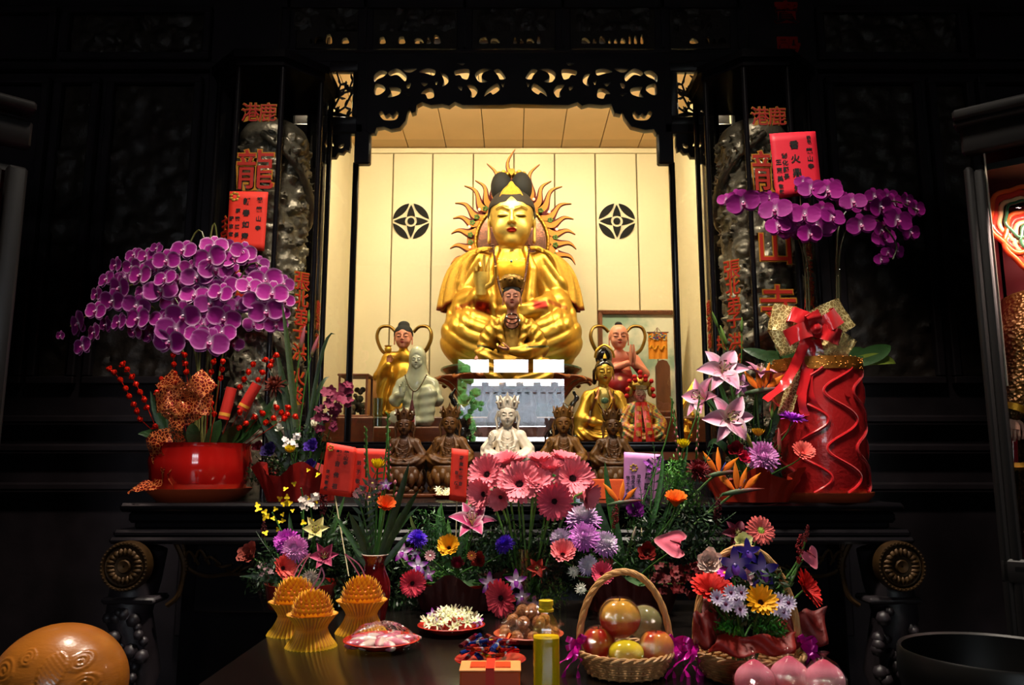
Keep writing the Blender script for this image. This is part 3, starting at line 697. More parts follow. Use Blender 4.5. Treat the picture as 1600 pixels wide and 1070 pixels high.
b = MB(); b.box((-.04, 0, 1.42), (.08, .08, 2.84), bev=.012); b.box((-.15, -.01, 1.42), (.10, .06, 2.8), bev=.01); b.build('stile', 'cabinet_left_wood', cab2)
b = MB(); b.box((-.7, -.01, zc(215)), (1.4, .07, .13), bev=.012); b.box((-.70, -.04, zc(178)), (1.40, .12, .05), bev=.012); b.build('top_rail', 'cabinet_left_wood', cab2)
b = MB(); b.box((-.02, .33, 1.42), (.03, .6, 2.8)); b.box((-1.3, .33, 1.42), (.03, .6, 2.8)); b.box((-.7, .33, 2.84), (1.3, .62, .03)); b.build('carcass', 'cabinet_left_wood', cab2, False)
b = MB(); b.box((-.7, .62, 1.6), (1.26, .02, 2.4)); b.box((-.05, .33, 1.8), (.01, .58, 2.0)); b.build('lining', 'shrine_red', cab2, False)
b = MB(); b.add([(-.21, .03, .6), (-1.3, .03, .6), (-1.3, .03, zc(225)), (-.21, .03, zc(225))], [[0, 1, 2, 3]]); b.build('glass_pane', 'window_glass', cab2, False)
b = MB(); b.color('e8d0b8'); b.box((-.215, .015, zc(400)), (.008, .02, .9)); b.build('glass_edge', 'satin', cab2, False)
l2 = l.copy(); o = bpy.data.objects.new('cabinet_lamp_light', l2); col.objects.link(o); o.location = (-2.45, 3.6, 2.6); l2.energy = 0.5

# ================================================================ SCULPTING: signed distance bodies turned into one continuous skin
def _n(x, y, z): return np.sqrt(x * x + y * y + z * z)
def s_ell(c, r, ry=0.0, rx=0.0, rz=0.0):
 M = np.array((Matrix.Rotation(rz, 3, 'Z') @ Matrix.Rotation(ry, 3, 'Y') @ Matrix.Rotation(rx, 3, 'X')).transposed())
 rot = ry or rx or rz
 def f(X, Y, Z):
  x, y, z = X - c[0], Y - c[1], Z - c[2]
  if rot: x, y, z = (M[i, 0] * x + M[i, 1] * y + M[i, 2] * z for i in range(3))
  k0 = _n(x / r[0], y / r[1], z / r[2]); k1 = _n(x / r[0] ** 2, y / r[1] ** 2, z / r[2] ** 2)
  return k0 * (k0 - 1) / np.maximum(k1, 1e-6)
 return f
def s_cap(a, b, ra, rb=None, flat=(1, 1, 1)):
 rb = ra if rb is None else rb; a = np.array(a, float); b = np.array(b, float); ab = b - a; L = float((ab * ab).sum()) or 1e-9
 def f(X, Y, Z):
  x, y, z = X - a[0], Y - a[1], Z - a[2]
  t = np.clip((x * ab[0] + y * ab[1] + z * ab[2]) / L, 0, 1)
  return _n((x - ab[0] * t) / flat[0], (y - ab[1] * t) / flat[1], (z - ab[2] * t) / flat[2]) - (ra + (rb - ra) * t)
 return f
def s_chain(pts, rs, k=0.02, flat=(1, 1, 1)):
 fs = [s_cap(pts[i], pts[i + 1], rs[i], rs[i + 1], flat) for i in range(len(pts) - 1)]
 def f(X, Y, Z):
  d = fs[0](X, Y, Z)
  for g in fs[1:]: d = smin(d, g(X, Y, Z), k)
  return d
 return f
def s_box(c, h, r=0.02):
 def f(X, Y, Z):
  x, y, z = np.abs(X - c[0]) - h[0] + r, np.abs(Y - c[1]) - h[1] + r, np.abs(Z - c[2]) - h[2] + r
  return _n(np.maximum(x, 0), np.maximum(y, 0), np.maximum(z, 0)) + np.minimum(np.maximum(x, np.maximum(y, z)), 0) - r
 return f
def smin(a, b, k):
 if k <= 0: return np.minimum(a, b)
 h = np.clip(.5 + .5 * (b - a) / k, 0, 1); return b + (a - b) * h - k * h * (1 - h)
def smax(a, b, k): return -smin(-a, -b, k)
class Sculpt:
 def __init__(s): s.ops = []
 def add(s, f, k=0.03): s.ops.append(('u', f, k)); return s
 def cut(s, f, k=0.02): s.ops.append(('s', f, k)); return s
 def keep(s, f, k=0.01): s.ops.append(('i', f, k)); return s
 def disp(s, f): s.ops.append(('d', f, 0)); return s
 def sym(s, fn, k=0.03):
  for g in (-1, 1): s.add(fn(g), k)
  return s
 def field(s, X, Y, Z):
  d = np.full(X.shape, 9.0, np.float32)
  for o, f, k in s.ops:
   if o == 'u': d = smin(d, f(X, Y, Z), k)
   elif o == 's': d = smax(d, -f(X, Y, Z), k)
   elif o == 'i': d = smax(d, f(X, Y, Z), k)
   else: d = d + f(X, Y, Z)
  return d
 def mesh(s, lo, hi, h):
  ax = [np.arange(lo[i], hi[i] + h, h, dtype=np.float32) for i in range(3)]
  X, Y, Z = np.meshgrid(*ax, indexing='ij'); D = s.field(X, Y, Z).astype(np.float32)
  for sl in (np.s_[0], np.s_[-1]): D[sl] = np.maximum(D[sl], h * .5); D[:, sl] = np.maximum(D[:, sl], h * .5); D[:, :, sl] = np.maximum(D[:, :, sl], h * .5)
  S = D < 0; c = [slice(None, -1), slice(1, None)]
  cnt = sum(S[c[i], c[j], c[k]].astype(np.int8) for i in (0, 1) for j in (0, 1) for k in (0, 1))
  idx = np.argwhere((cnt > 0) & (cnt < 8)); N = len(idx)
  vid = np.full(cnt.shape, -1, np.int32); vid[tuple(idx.T)] = np.arange(N)
  acc = np.zeros((N, 3)); w = np.zeros(N)
  cor = [(i, j, k) for i in (0, 1) for j in (0, 1) for k in (0, 1)]
  for a in cor:
   for q in range(3):
    if a[q] == 0:
     b = list(a); b[q] = 1
     da = D[idx[:, 0] + a[0], idx[:, 1] + a[1], idx[:, 2] + a[2]]; db = D[idx[:, 0] + b[0], idx[:, 1] + b[1], idx[:, 2] + b[2]]
     m = (da < 0) != (db < 0); t = np.where(m, da / np.where(m, da - db, 1), 0)
     p = np.array(a, float)[None] + 0 * acc; p[:, q] += t
     acc[m] += p[m]; w[m] += 1
  V = (idx + acc / np.maximum(w, 1)[:, None]) * h + np.array(lo)
  F_ = []
  for q in range(3):
   u, v = [(1, 2), (2, 0), (0, 1)][q]
   a = [slice(None)] * 3; b = [slice(None)] * 3; a[q] = slice(None, -1); b[q] = slice(1, None)
   e = np.argwhere(S[tuple(a)] != S[tuple(b)])
   e = e[(e[:, u] > 0) & (e[:, v] > 0) & (e[:, u] < cnt.shape[u]) & (e[:, v] < cnt.shape[v])]
   ins = S[tuple(e.T)]
   def cell(du, dv): g = e.copy(); g[:, u] -= du; g[:, v] -= dv; return vid[tuple(g.T)]
   Q = np.stack([cell(1, 1), cell(0, 1), cell(0, 0), cell(1, 0)], 1)
   Q[~ins] = Q[~ins][:, ::-1]; F_.append(Q)
  Fq = np.concatenate(F_); Fq = Fq[(Fq >= 0).all(1)]
  # one light relaxation
  for _ in range(1):
   s_ = np.zeros_like(V); n_ = np.zeros(len(V))
   for i in range(4):
    a_, b_ = Fq[:, i], Fq[:, (i + 1) % 4]
    np.add.at(s_, a_, V[b_]); np.add.at(n_, a_, 1)
   V = V * .5 + .5 * s_ / np.maximum(n_, 1)[:, None]
  return V, Fq
def sstep(a, b, x): t = np.clip((x - a) / (b - a), 0, 1); return t * t * (3 - 2 * t)
def paint(C, mask, c):
 C[mask] = srgb(c) if isinstance(c, str) else c
def soft(C, w, c):
 c = np.array(srgb(c) if isinstance(c, str) else c); C[:] = C * (1 - w[:, None]) + c * w[:, None]

def head_ops(S, c, r, tilt=0.0, ears=True, ear_len=1.0):
 """a calm carved face looking to -y; r = half the width of the face"""
 Q = lambda x, y, z: (c[0] + x * r, c[1] + (y * math.cos(tilt) - z * math.sin(tilt)) * r, c[2] + (z * math.cos(tilt) + y * math.sin(tilt)) * r)
 E = lambda x, y, z, a, b, d, **k: s_ell(Q(x, y, z), (a * r, b * r, d * r), **k)
 S.add(E(0, .05, .25, 1.0, 1.08, 1.12), 0)
 S.add(E(0, -.14, -.55, .80, .86, .84), .35 * r)
 S.add(E(0, -.72, -1.05, .26, .24, .22), .25 * r)
 for g in (-1, 1):
  S.add(E(g * .45, -.66, -.48, .30, .25, .34), .25 * r)
  S.cut(E(g * .40, -1.22, .14, .30, .24, .15), .16 * r)
  S.add(E(g * .40, -.90, .06, .235, .13, .115), .05 * r)
  S.add(s_chain([Q(g * .14, -1.03, .30), Q(g * .40, -.99, .42), Q(g * .70, -.78, .32)], [.035 * r, .035 * r, .02 * r]), .07 * r)
  S.add(E(g * .13, -1.10, -.30, .09, .10, .08), .05 * r)
  S.cut(E(g * .07, -1.22, -.37, .04, .05, .035), .02 * r)
  if ears:
   S.add(E(g * 1.03, .05, -.02, .09, .24, .36), .06 * r)
   S.add(s_cap(Q(g * 1.04, .0, -.2), Q(g * 1.03, -.05, -.2 - .62 * ear_len), .09 * r, .12 * r, (.7, 1.1, 1)), .05 * r)
   S.cut(E(g * 1.14, -.04, .02, .06, .12, .2), .04 * r)
 S.add(s_cap(Q(0, -1.04, .26), Q(0, -1.22, -.26), .055 * r, .11 * r), .09 * r)
 S.add(E(0, -1.02, -.585, .21, .10, .055), .025 * r); S.add(E(0, -1.00, -.69, .15, .10, .06), .02 * r)
 S.cut(s_cap(Q(-.2, -1.12, -.635), Q(.2, -1.12, -.635), .018 * r), .015 * r)
def head_paint(V, C, c, r, skin, lip='a03020', brow='2a1c10', eye='1c130c', tilt=0.0, urna=None, lid=None):
 p = (V - np.array(c)) / r; y = p[:, 1] * math.cos(tilt) + p[:, 2] * math.sin(tilt); z = p[:, 2] * math.cos(tilt) - p[:, 1] * math.sin(tilt); x = np.abs(p[:, 0])
 C[:] = srgb(skin)
 fr = y < -.45
 if lid: soft(C, fr * np.clip(1.4 - 1.4 * (((x - .4) / .24) ** 2 + ((z - .08) / .10) ** 2), 0, 1), lid)
 soft(C, fr * sstep(.05, .02, np.abs(z - (.44 - .9 * (x - .40) ** 2))) * ((x > .12) & (x < .72)), brow)
 soft(C, fr * sstep(.045, .015, np.abs(z - (-.035 + .9 * (x - .40) ** 2))) * (np.abs(x - .40) < .25), eye)
 soft(C, fr * sstep(1.2, .8, (x / .23) ** 2 + ((z + .635) / .115) ** 2) * (y < -.85), lip)
 if urna: soft(C, fr * sstep(.08, .05, np.hypot(x, z - .44)), urna)
def scalp(S, c, r, zcut=.55, thick=.09, grow=1.0, back=True):
 """hair cap above the forehead"""
 S.add(s_ell((c[0], c[1] + .10 * r, c[2] + .28 * r), ((1.0 + thick) * r * grow, 1.12 * r * grow, (1.12 + thick) * r * grow)), 0)
 # clear the face
 S.cut(s_box((c[0], c[1] - 1.2 * r, c[2] + (zcut - 1.0) * r), (1.06 * r, 1.12 * r, 1.0 * r), .22 * r), .05 * r)
 S.cut(s_box((c[0], c[1], c[2] - 1.3 * r), (3 * r, 3 * r, 1.15 * r), .01 * r), .05 * r)
def hand(mb, wrist, palm_dir, finger_dir, size, curl=(.25, .3, .4, .5), thumb=1, spread=.12, rad=1.0, seg=8):
 """palm with four separate bent fingers and a thumb; palm_dir = way the palm faces, finger_dir = way fingers point"""
 f = Vector(finger_dir).normalized(); p = Vector(palm_dir); p = (p - f * p.dot(f)).normalized(); sd = f.cross(p).normalized() * thumb
 w = Vector(wrist); L = size
 mb.tube([w - f * .10 * L, w + f * .12 * L, w + f * .34 * L, w + f * .50 * L], [.13 * L, .17 * L, .22 * L, .21 * L], 12, flat=.45, up=p)
 base = [(-.155, .47, .40), (-.05, .50, .46), (.055, .49, .43), (.15, .45, .34)]
 for i, (off, st, ln) in enumerate(base):
  o = w + f * st * L - sd * off * L; d = (f - sd * off * spread * 6).normalized(); pts = [o - d * .06 * L, o]; c = curl[i]; ang = 0
  for q in range(3):
   ang += c * (.7 + .5 * q); st2 = ln * L * (.45, .32, .25)[q]
   o = o + (d * math.cos(ang) + p * math.sin(ang)) * st2; pts.append(o)
  mb.tube(pts, [.05 * L * rad, .055 * L * rad, .05 * L * rad, .045 * L * rad, .032 * L * rad], seg)
 o = w + f * .10 * L + sd * .15 * L
 mb.tube([o - sd * .05 * L, o + (f * .5 + sd * .6 + p * .3) * .22 * L, o + (f * 1.0 + sd * .65 + p * .6) * .32 * L, o + (f * 1.4 + sd * .5 + p * .9) * .36 * L], [.075 * L * rad, .07 * L * rad, .055 * L * rad, .038 * L * rad], seg)
def px_unit(Y, py=560): return PX(Y, py) * 100

# ================================================================ THE GREAT GILT BUDDHA
G1 = 'e8b648'; G2 = 'f6d06a'; GRED = '8c1c14'
def at_px(px, py, Y): return P(px, py, Y)
THRONE_TOP = at_px(800, 571, 6.15 - .30).z
def big_buddha():
 Y = 6.15; c = at_px(799, 574, Y); U = px_unit(Y); c = Vector((c.x, c.y, THRONE_TOP))
 t = thing('buddha_statue', 'large gilt seated Buddha statue with flame halo and one hand raised', 'statue', c, scale=U)
 VZ = 1.06
 S = Sculpt()
 S.add(s_ell((0, .0, .30), (.75, .55, .36)), 0)
 for g in (-1, 1):
  S.add(s_ell((g * .62, -.32, .40), (.44, .46, .42)), .12)
  S.add(s_cap((g * .70, -.45, .22), (-g * .15, -.72, .16), .20, .15), .10)
  S.add(s_cap((g * .25, .0, .45), (g * .62, -.3, .45), .36, .36), .1)
 S.add(s_cap((0, .05, .5), (0, .05, 1.35), .50, .46, (1, .72, 1)), .1)
 S.add(s_cap((-.42, .06, 1.52), (.42, .06, 1.52), .27, .27), .14)
 S.add(s_cap((0, .02, 1.5), (0, -.02, 1.9), .26, .17), .12)
 for g in (-1, 1):
  S.add(s_cap((g * .50, .05, 1.45), (g * .74, -.02, 1.0), .28, .26), .06)       # upper arm under the cape
  S.add(s_chain([(g * .52, .0, 1.62), (g * .74, -.02, 1.25), (g * .88, .0, .92)], [.20, .20, .11], flat=(1, 1.3, 1)), .06)
  S.add(s_ell((g * .70, -.22, .78), (.26, .22, .36)), .06)                      # hanging sleeve
 S.add(s_chain([(-.70, -.18, .92), (-.50, -.42, .98), (-.44, -.50, 1.06)], [.22, .17, .09]), .05)
 S.add(s_chain([(.70, -.18, .92), (.45, -.46, .84), (.16, -.58, .78)], [.23, .17, .10]), .05)
 # lapels
 for g in (-1, 1):
  S.add(s_chain([(g * .22, -.17, 1.80), (g * .34, -.30, 1.45), (g * .30, -.36, 1.05), (g * .26, -.42, .78)], [.05, .07, .07, .05]), .03)
 S.add(s_chain([(-.25, -.40, .62), (0, -.50, .55), (.25, -.40, .62)], [.06, .07, .06]), .04)
 def folds(X, Y_, Z):
  A = np.abs(X)
  knee = sstep(.95, .75, Z) * sstep(.12, .3, A)
  ph = np.sqrt((A - .30) ** 2 + (Z - 1.15) ** 2) * 36 + 1.2 * np.sin(3 * X)
  d = -.032 * knee * np.abs(np.sin(ph * .5)) ** .7
  cape = sstep(.85, 1.0, Z) * sstep(.42, .55, A) * sstep(1.85, 1.6, Z)
  an = np.arctan2(A - .2, 2.1 - Z); d = d - .028 * cape * np.abs(np.sin(an * 17 + .6 * np.sin(5 * Z))) ** .8
  sl = sstep(.95, .85, Z) * sstep(.45, .6, A) * sstep(.45, .55, Z)
  d = d - .026 * sl * np.abs(np.sin(A * 22 + 2.5 * Z)) ** .8
  ch = sstep(.30, .2, A) * sstep(1.1, .9, Z) * sstep(.5, .6, Z)
  d = d - .015 * ch * np.sin(Z * 38 + 3 * A)
  return d.astype(np.float32)
 S.disp(folds)
 V, Fq = S.mesh((-1.2, -1.0, 0), (1.2, .75, 1.98), .0175)
 A = np.abs(V[:, 0]); C = np.tile(np.array(srgb(G1)), (len(V), 1))
 paint(C, (A < .30) & (V[:, 2] > 1.28) & (V[:, 2] < 1.74) & (V[:, 1] < 0), 'd89c24')
 soft(C, sstep(.16, .08, np.abs(A - (.42 + .12 * (1.0 - V[:, 2])))) * sstep(.98, .90, V[:, 2]) * sstep(.74, .82, V[:, 2]) * (V[:, 1] < -.15), GRED)
 soft(C, sstep(.05, .02, np.abs(V[:, 2] - (.86 + .25 * (.8 - A)))) * (A > .55) * (A < .85) * (V[:, 1] < 0) * .8, GRED)
 paint(C, (V[:, 1] > .3) & (V[:, 2] < 1.8), 'a87018')
 b = MB(); V[:, 2] *= VZ; b.add(V, Fq, C)
 # head, finer
 hc = (0.005, -.06, 2.27 * VZ); r = .35
 H = Sculpt(); head_ops(H, hc, r, tilt=.10, ear_len=1.25); H.add(s_cap((0, 0, 1.95), (0, -.02, 1.72), .19, .22), .05)
 for dz in (0, .07): H.add(s_ell((0, -.02, 1.86 + dz), (.215 - dz * .2, .20, .03)), .02)
 V, Fq = H.mesh((-.46, -.56, 1.68), (.46, .46, 2.95), .011)
 C = np.zeros((len(V), 3)); head_paint(V, C, hc, r, G2, lip='8c1a12', tilt=.10, urna='bcd0d8', brow='6a4814', eye='3a240a')
 b.add(V, Fq, C)
 # raised hand
 hand_b = b; b.color(G2)
 b.tube([(-.50, -.44, .96 * VZ), (-.45, -.60, 1.07 * VZ)], [.12, .085], 12)
 hand(b, (-.45, -.62, 1.06 * VZ), (.15, -1, 0), (0, -.05, 1), .58, curl=(.05, .12, .75, .85), thumb=1)
 b.build('body', ['gilt'], t)
 # hair
 H = Sculpt(); scalp(H, hc, r, zcut=.50, thick=.10)
 H.add(s_ell((0, -.05, 2.58 * VZ), (.27, .26, .13)), .05)
 H.disp(lambda X, Y_, Z: (-.006 * np.abs(np.sin(np.arctan2(X, Z - 2.1) * 9))).astype(np.float32))
 V, Fq = H.mesh((-.45, -.5, 2.2), (.45, .5, 3.0), .014)
 b = MB(); b.color('241d16'); b.add(V, Fq); b.build('hair', 'matte', t)
 # tall topknot of two black lobes with scalloped gilt rims
 for g in (-1, 1):
  K = Sculpt(); K.add(s_ell((g * .16, -.04, 2.79 * VZ), (.175, .21, .26)), 0); K.add(s_ell((g * .12, 0, 2.68 * VZ), (.13, .18, .15)), .04)
  V, Fq = K.mesh((g * .14 - .2, -.3, 2.6), (g * .14 + .2, .3, 3.3), .014)
  b = MB(); b.color('0c0a09'); b.add(V, Fq); b.build('topknot_lobe', 'matte', t)
  b = MB(); b.color('e0aa3c'); n = 7
  for i in range(n):
   a0 = R(150 - i * 31); x0_, z0_ = g * .13, 2.80 * VZ
   cx, cz = x0_ + g * .185 * math.cos(a0 - PI / 2) * 1.0, z0_ + .25 * math.sin(a0 - PI / 2 + PI / 2 - .0) * .0 + .25 * math.cos(a0 - PI)* -1
   cx = x0_ + g * .155 * math.sin(R(-30 + i * 28)); cz = z0_ + .235 * math.cos(R(-30 + i * 28))
   b.ball((cx, .0, cz), (.055, .14, .055), 10, 8)
  b.build('gilt_rim', 'gilt', t)
 b = MB(); b.color(G1)   # crown plate
 o = spline([(0, 2.79), (.05, 2.73), (.12, 2.67), (.17, 2.58), (.165, 2.53), (0, 2.51), (-.165, 2.53), (-.17, 2.58), (-.12, 2.67), (-.05, 2.73)], 4, True)
 def cp(u, v):
  i = int(round(u * (len(o) - 1))) if u < 1 else 0; x, z = o[i % len(o)]; k = v
  return (x * k, -.31 - .05 * (1 - k * k) + .35 * (x * k) ** 2 - .0, 2.61 + (z - 2.61) * k)
 b.grid(lambda u, v: (lambda q: (q[0], q[1], q[2] * VZ))(cp(u, v)), len(o), 8, cu=True)
 b.tube([(x, -.31 + .35 * x * x, z * VZ) for x, z in o + [o[0]]], .014, 6)
 b.build('crown_plate', 'gilt_pattern', t)
 b = MB(); b.color('e8b850'); b.add([(0, -.20, 2.93 * VZ), (-.06, -.16, 3.02 * VZ), (-.02, -.12, 3.07 * VZ), (.04, -.12, 3.07 * VZ), (.06, -.16, 3.01 * VZ), (0, -.06, 2.96 * VZ)], [[0, 1, 2, 3, 4], [5, 2, 1, 0], [5, 0, 4, 3], [5, 3, 2]]); b.build('top_jewel', 'gilt', t)
 # shawl wings falling from the shoulders
 for g in (-1, 1):
  def cape(u, v):
   # u down the arm 0..1, v round from front to back
   q_ = ((.34, 1.80), (.74, 1.72), (.90, 1.40), (.98, .92)); mm = (1 - u)
   p = Vector((g * (mm ** 3 * q_[0][0] + 3 * mm * mm * u * q_[1][0] + 3 * mm * u * u * q_[2][0] + u ** 3 * q_[3][0]), -.06 + .08 * u, mm ** 3 * q_[0][1] + 3 * mm * mm * u * q_[1][1] + 3 * mm * u * u * q_[2][1] + u ** 3 * q_[3][1])); w_ = .10 + .15 * math.sin(min(1, u * 1.6) * PI * .5) * (1 - .2 * u)
   a = lerp(-2.35, 1.5, v); fold = .026 * math.sin(v * 34 + u * 5) * (0.4 + u)
   drop = -.06 * math.sin(v * PI) * u
   x = p.x + g * (w_ + fold) * math.cos(a) * .72; y = p.y + (w_ + fold) * math.sin(a) * 1.25; z = p.z + (-.10 + .35 * abs(math.cos(a))) * w_ * .8 + drop
   if v < .35: x -= g * (.35 - v) * .65 * u; z += .85 * (.35 - v) * u
   return (x, y, z * VZ)
  b = MB(); b.grid(cape, 26, 60, lambda u, v: srgb(G1) if u < .97 else srgb(GRED))
  o = b.build('robe_cape', 'gilt_pattern', t); m = o.modifiers.new('thick', 'SOLIDIFY'); m.thickness = .03; m.offset = -1
 # beads
 def bead_path(q):
  a = lerp(-1, 1, q); x = .285 * math.copysign(abs(a) ** .55, a) * 1.0; z = 1.84 - (1 - abs(a) ** 1.6) * .95
  y = -.22 - .34 * sstep(1.85, 1.2, np.array(z)) ; return (x, float(y), z * VZ)
 b = MB(); b.color('4a1a10')
 for i in range(84): b.ball(bead_path(i / 83), .021, 8, 6)
 b.build('bead_necklace', 'gloss', t)
 b = MB(); b.color('d8d0c0')
 for i in range(11): a = lerp(-.2, .2, i / 10); b.ball((a, -.30 + .3 * a * a, (1.62 - .25 * (.2 - abs(a)) * .6) * VZ), .012, 6, 4)
 b.color('5a90a8'); b.ball((0, -.33, 1.57 * VZ), .022, 8, 6); b.build('chest_ornament', 'gloss', t)
 # halo: mirror disc, beaded ring, flame tongues, little lamps
 hy = .42; hx, hz = .01, 2.06 * VZ
 b = MB(); b.color('9a6a58'); b.grid(lambda u, v: (hx + .57 * v * math.cos(2 * PI * u), hy - .02 * (1 - v), hz + .62 * v * math.sin(2 * PI * u)), 48, 6, cu=True); b.build('halo_disc', 'foil', t)
 b = MB(); b.color('b8862c'); b.tube([(hx + .60 * math.cos(a), hy, hz + .65 * math.sin(a)) for a in [i / 64 * 2 * PI for i in range(65)]], .035, 8); b.build('halo_ring', 'gilt', t)
 b = MB(); b.color('e2b24a')
 for i in range(72): a = i / 72 * 2 * PI; b.ball((hx + .60 * math.cos(a), hy - .035, hz + .65 * math.sin(a)), .017, 6, 4)
 b.build('halo_beads', 'gilt', t)
 b = MB(); b.color('b86a38'); b.grid(lambda u, v: (hx + (.58 + .17 * v) * math.cos(2 * PI * u), hy + .03 - .02 * math.sin(v * PI), hz + (.63 + .17 * v) * math.sin(2 * PI * u)), 60, 4, cu=True); b.build('halo_band', 'matte', t)
 tips = [(802, 233), (763, 255), (744, 281), (727, 289), (712, 316), (708, 340), (705, 364), (703, 387), (704, 411), (712, 436)]
 tips += [(2 * 801 - x + 2, y + 1) for x, y in tips[1:]]
 for (tx, ty) in tips:
  q = at_px(tx, ty, Y + hy * U); lx, lz = (q.x - c.x) / U, (q.z - c.z) / U
  a = math.atan2((lz - hz) / .65, (lx - hx) / .60); a = a * .92 + (PI / 2 if lx < 99 else 0) * .08 if a > -PI / 2 else a
  bx, bz = hx + .70 * math.cos(a), hz + .75 * math.sin(a); d = Vector((lx - bx, 0, lz - bz)); Ln = d.length; d.normalize(); n_ = Vector((-d.z, 0, d.x))
  sg = 1 if tx < 801 else -1; wd = .085 if Ln > .3 else .075
  L_, R_ = [], []
  for i in range(13):
   s_ = i / 12; off = sg * .055 * math.sin(s_ * 2 * PI * 1.05) * Ln / .5; w_ = wd * (1 - s_) ** .8 * (1 + .2 * math.sin(s_ * 6)) + .004
   m_ = Vector((bx, 0, bz)) - d * .08 + d * (Ln + .08) * s_ + n_ * off
   L_.append(m_ + n_ * w_); R_.append(m_ - n_ * w_)
  b = MB(); b.color('5a1418'); out = [(v_.x, v_.z) for v_ in L_ + R_[::-1]]
  b.poly(out, hy + .0, hy + .035)
  b.color('d98a3a'); mid = [(lerp(p_.x, q_.x, .22), lerp(p_.z, q_.z, .22)) for p_, q_ in zip(L_, R_)] + [(lerp(q_.x, p_.x, .22), lerp(q_.z, p_.z, .22)) for p_, q_ in list(zip(L_, R_))[::-1]]
  b.poly(mid, hy - .018, hy + .001)
  b.build('halo_flame', 'matte', t, False)
 for (lx_, ly_) in ((749, 327), (733, 354), (734, 386), (773, 309), (834, 311), (858, 331), (870, 358), (870, 392)):
  q = at_px(lx_, ly_, Y + (hy - .05) * U); b = MB(); b.ball(((q.x - c.x) / U, hy - .045, (q.z - c.z) / U), .024, 10, 8)
  b.build('halo_bulb', 'bulb_glow', t)
 b = MB(); b.color('5a7a3a')
 for (lx_, ly_) in ((758, 325), (745, 338), (738, 347), (735, 366), (735, 378), (845, 328), (860, 343), (868, 370), (868, 382), (738, 396), (866, 398)):
  q = at_px(lx_, ly_, Y + (hy - .05) * U)
  for i in range(5): a = i * 1.26; b.ball(((q.x - c.x) / U + .03 * math.cos(a), hy - .03, (q.z - c.z) / U + .03 * math.sin(a)), (.022, .014, .022), 6, 4)
 b.build('halo_leaves', 'matte', t)
 return t
material('bulb_glow', 'ffe0c0', emit='ff9a70', estr=3.0)
pass

# lotus throne
def lotus_throne():
 Y = 6.12; c = at_px(799, 690, Y - .2); U = px_unit(Y); c = Vector((c.x, Y, NF + .24)); topz = (THRONE_TOP - c.z) / U + .004
 t = thing('lotus_throne', 'wide carved lotus pedestal with curling red-brown petals under the great Buddha', 'pedestal', c, scale=U)
 b = MB(); b.color('2c4a34')
 b.lathe([(.80, 0), (.86, topz * .15), (.62, topz * .4), (.86, topz * .75), (1.04, topz - .07), (1.10, topz - .03), (1.10, topz - .004), (.0, topz - .002)], 48); b.build('drum', 'gloss', t)
 for k in range(18):
  a = k / 18 * 2 * PI + PI / 18; b = MB()
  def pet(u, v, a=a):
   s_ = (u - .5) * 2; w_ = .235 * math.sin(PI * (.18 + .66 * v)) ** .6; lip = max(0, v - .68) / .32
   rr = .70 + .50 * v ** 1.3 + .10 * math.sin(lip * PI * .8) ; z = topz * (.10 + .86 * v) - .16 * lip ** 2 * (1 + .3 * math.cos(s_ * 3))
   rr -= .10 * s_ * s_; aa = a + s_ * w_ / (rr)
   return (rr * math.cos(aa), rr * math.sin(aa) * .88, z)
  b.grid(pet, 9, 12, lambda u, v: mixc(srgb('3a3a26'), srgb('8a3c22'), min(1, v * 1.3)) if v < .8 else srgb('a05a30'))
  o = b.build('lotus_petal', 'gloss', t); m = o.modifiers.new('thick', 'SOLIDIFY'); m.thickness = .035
 return t
lotus_throne(); big_buddha()

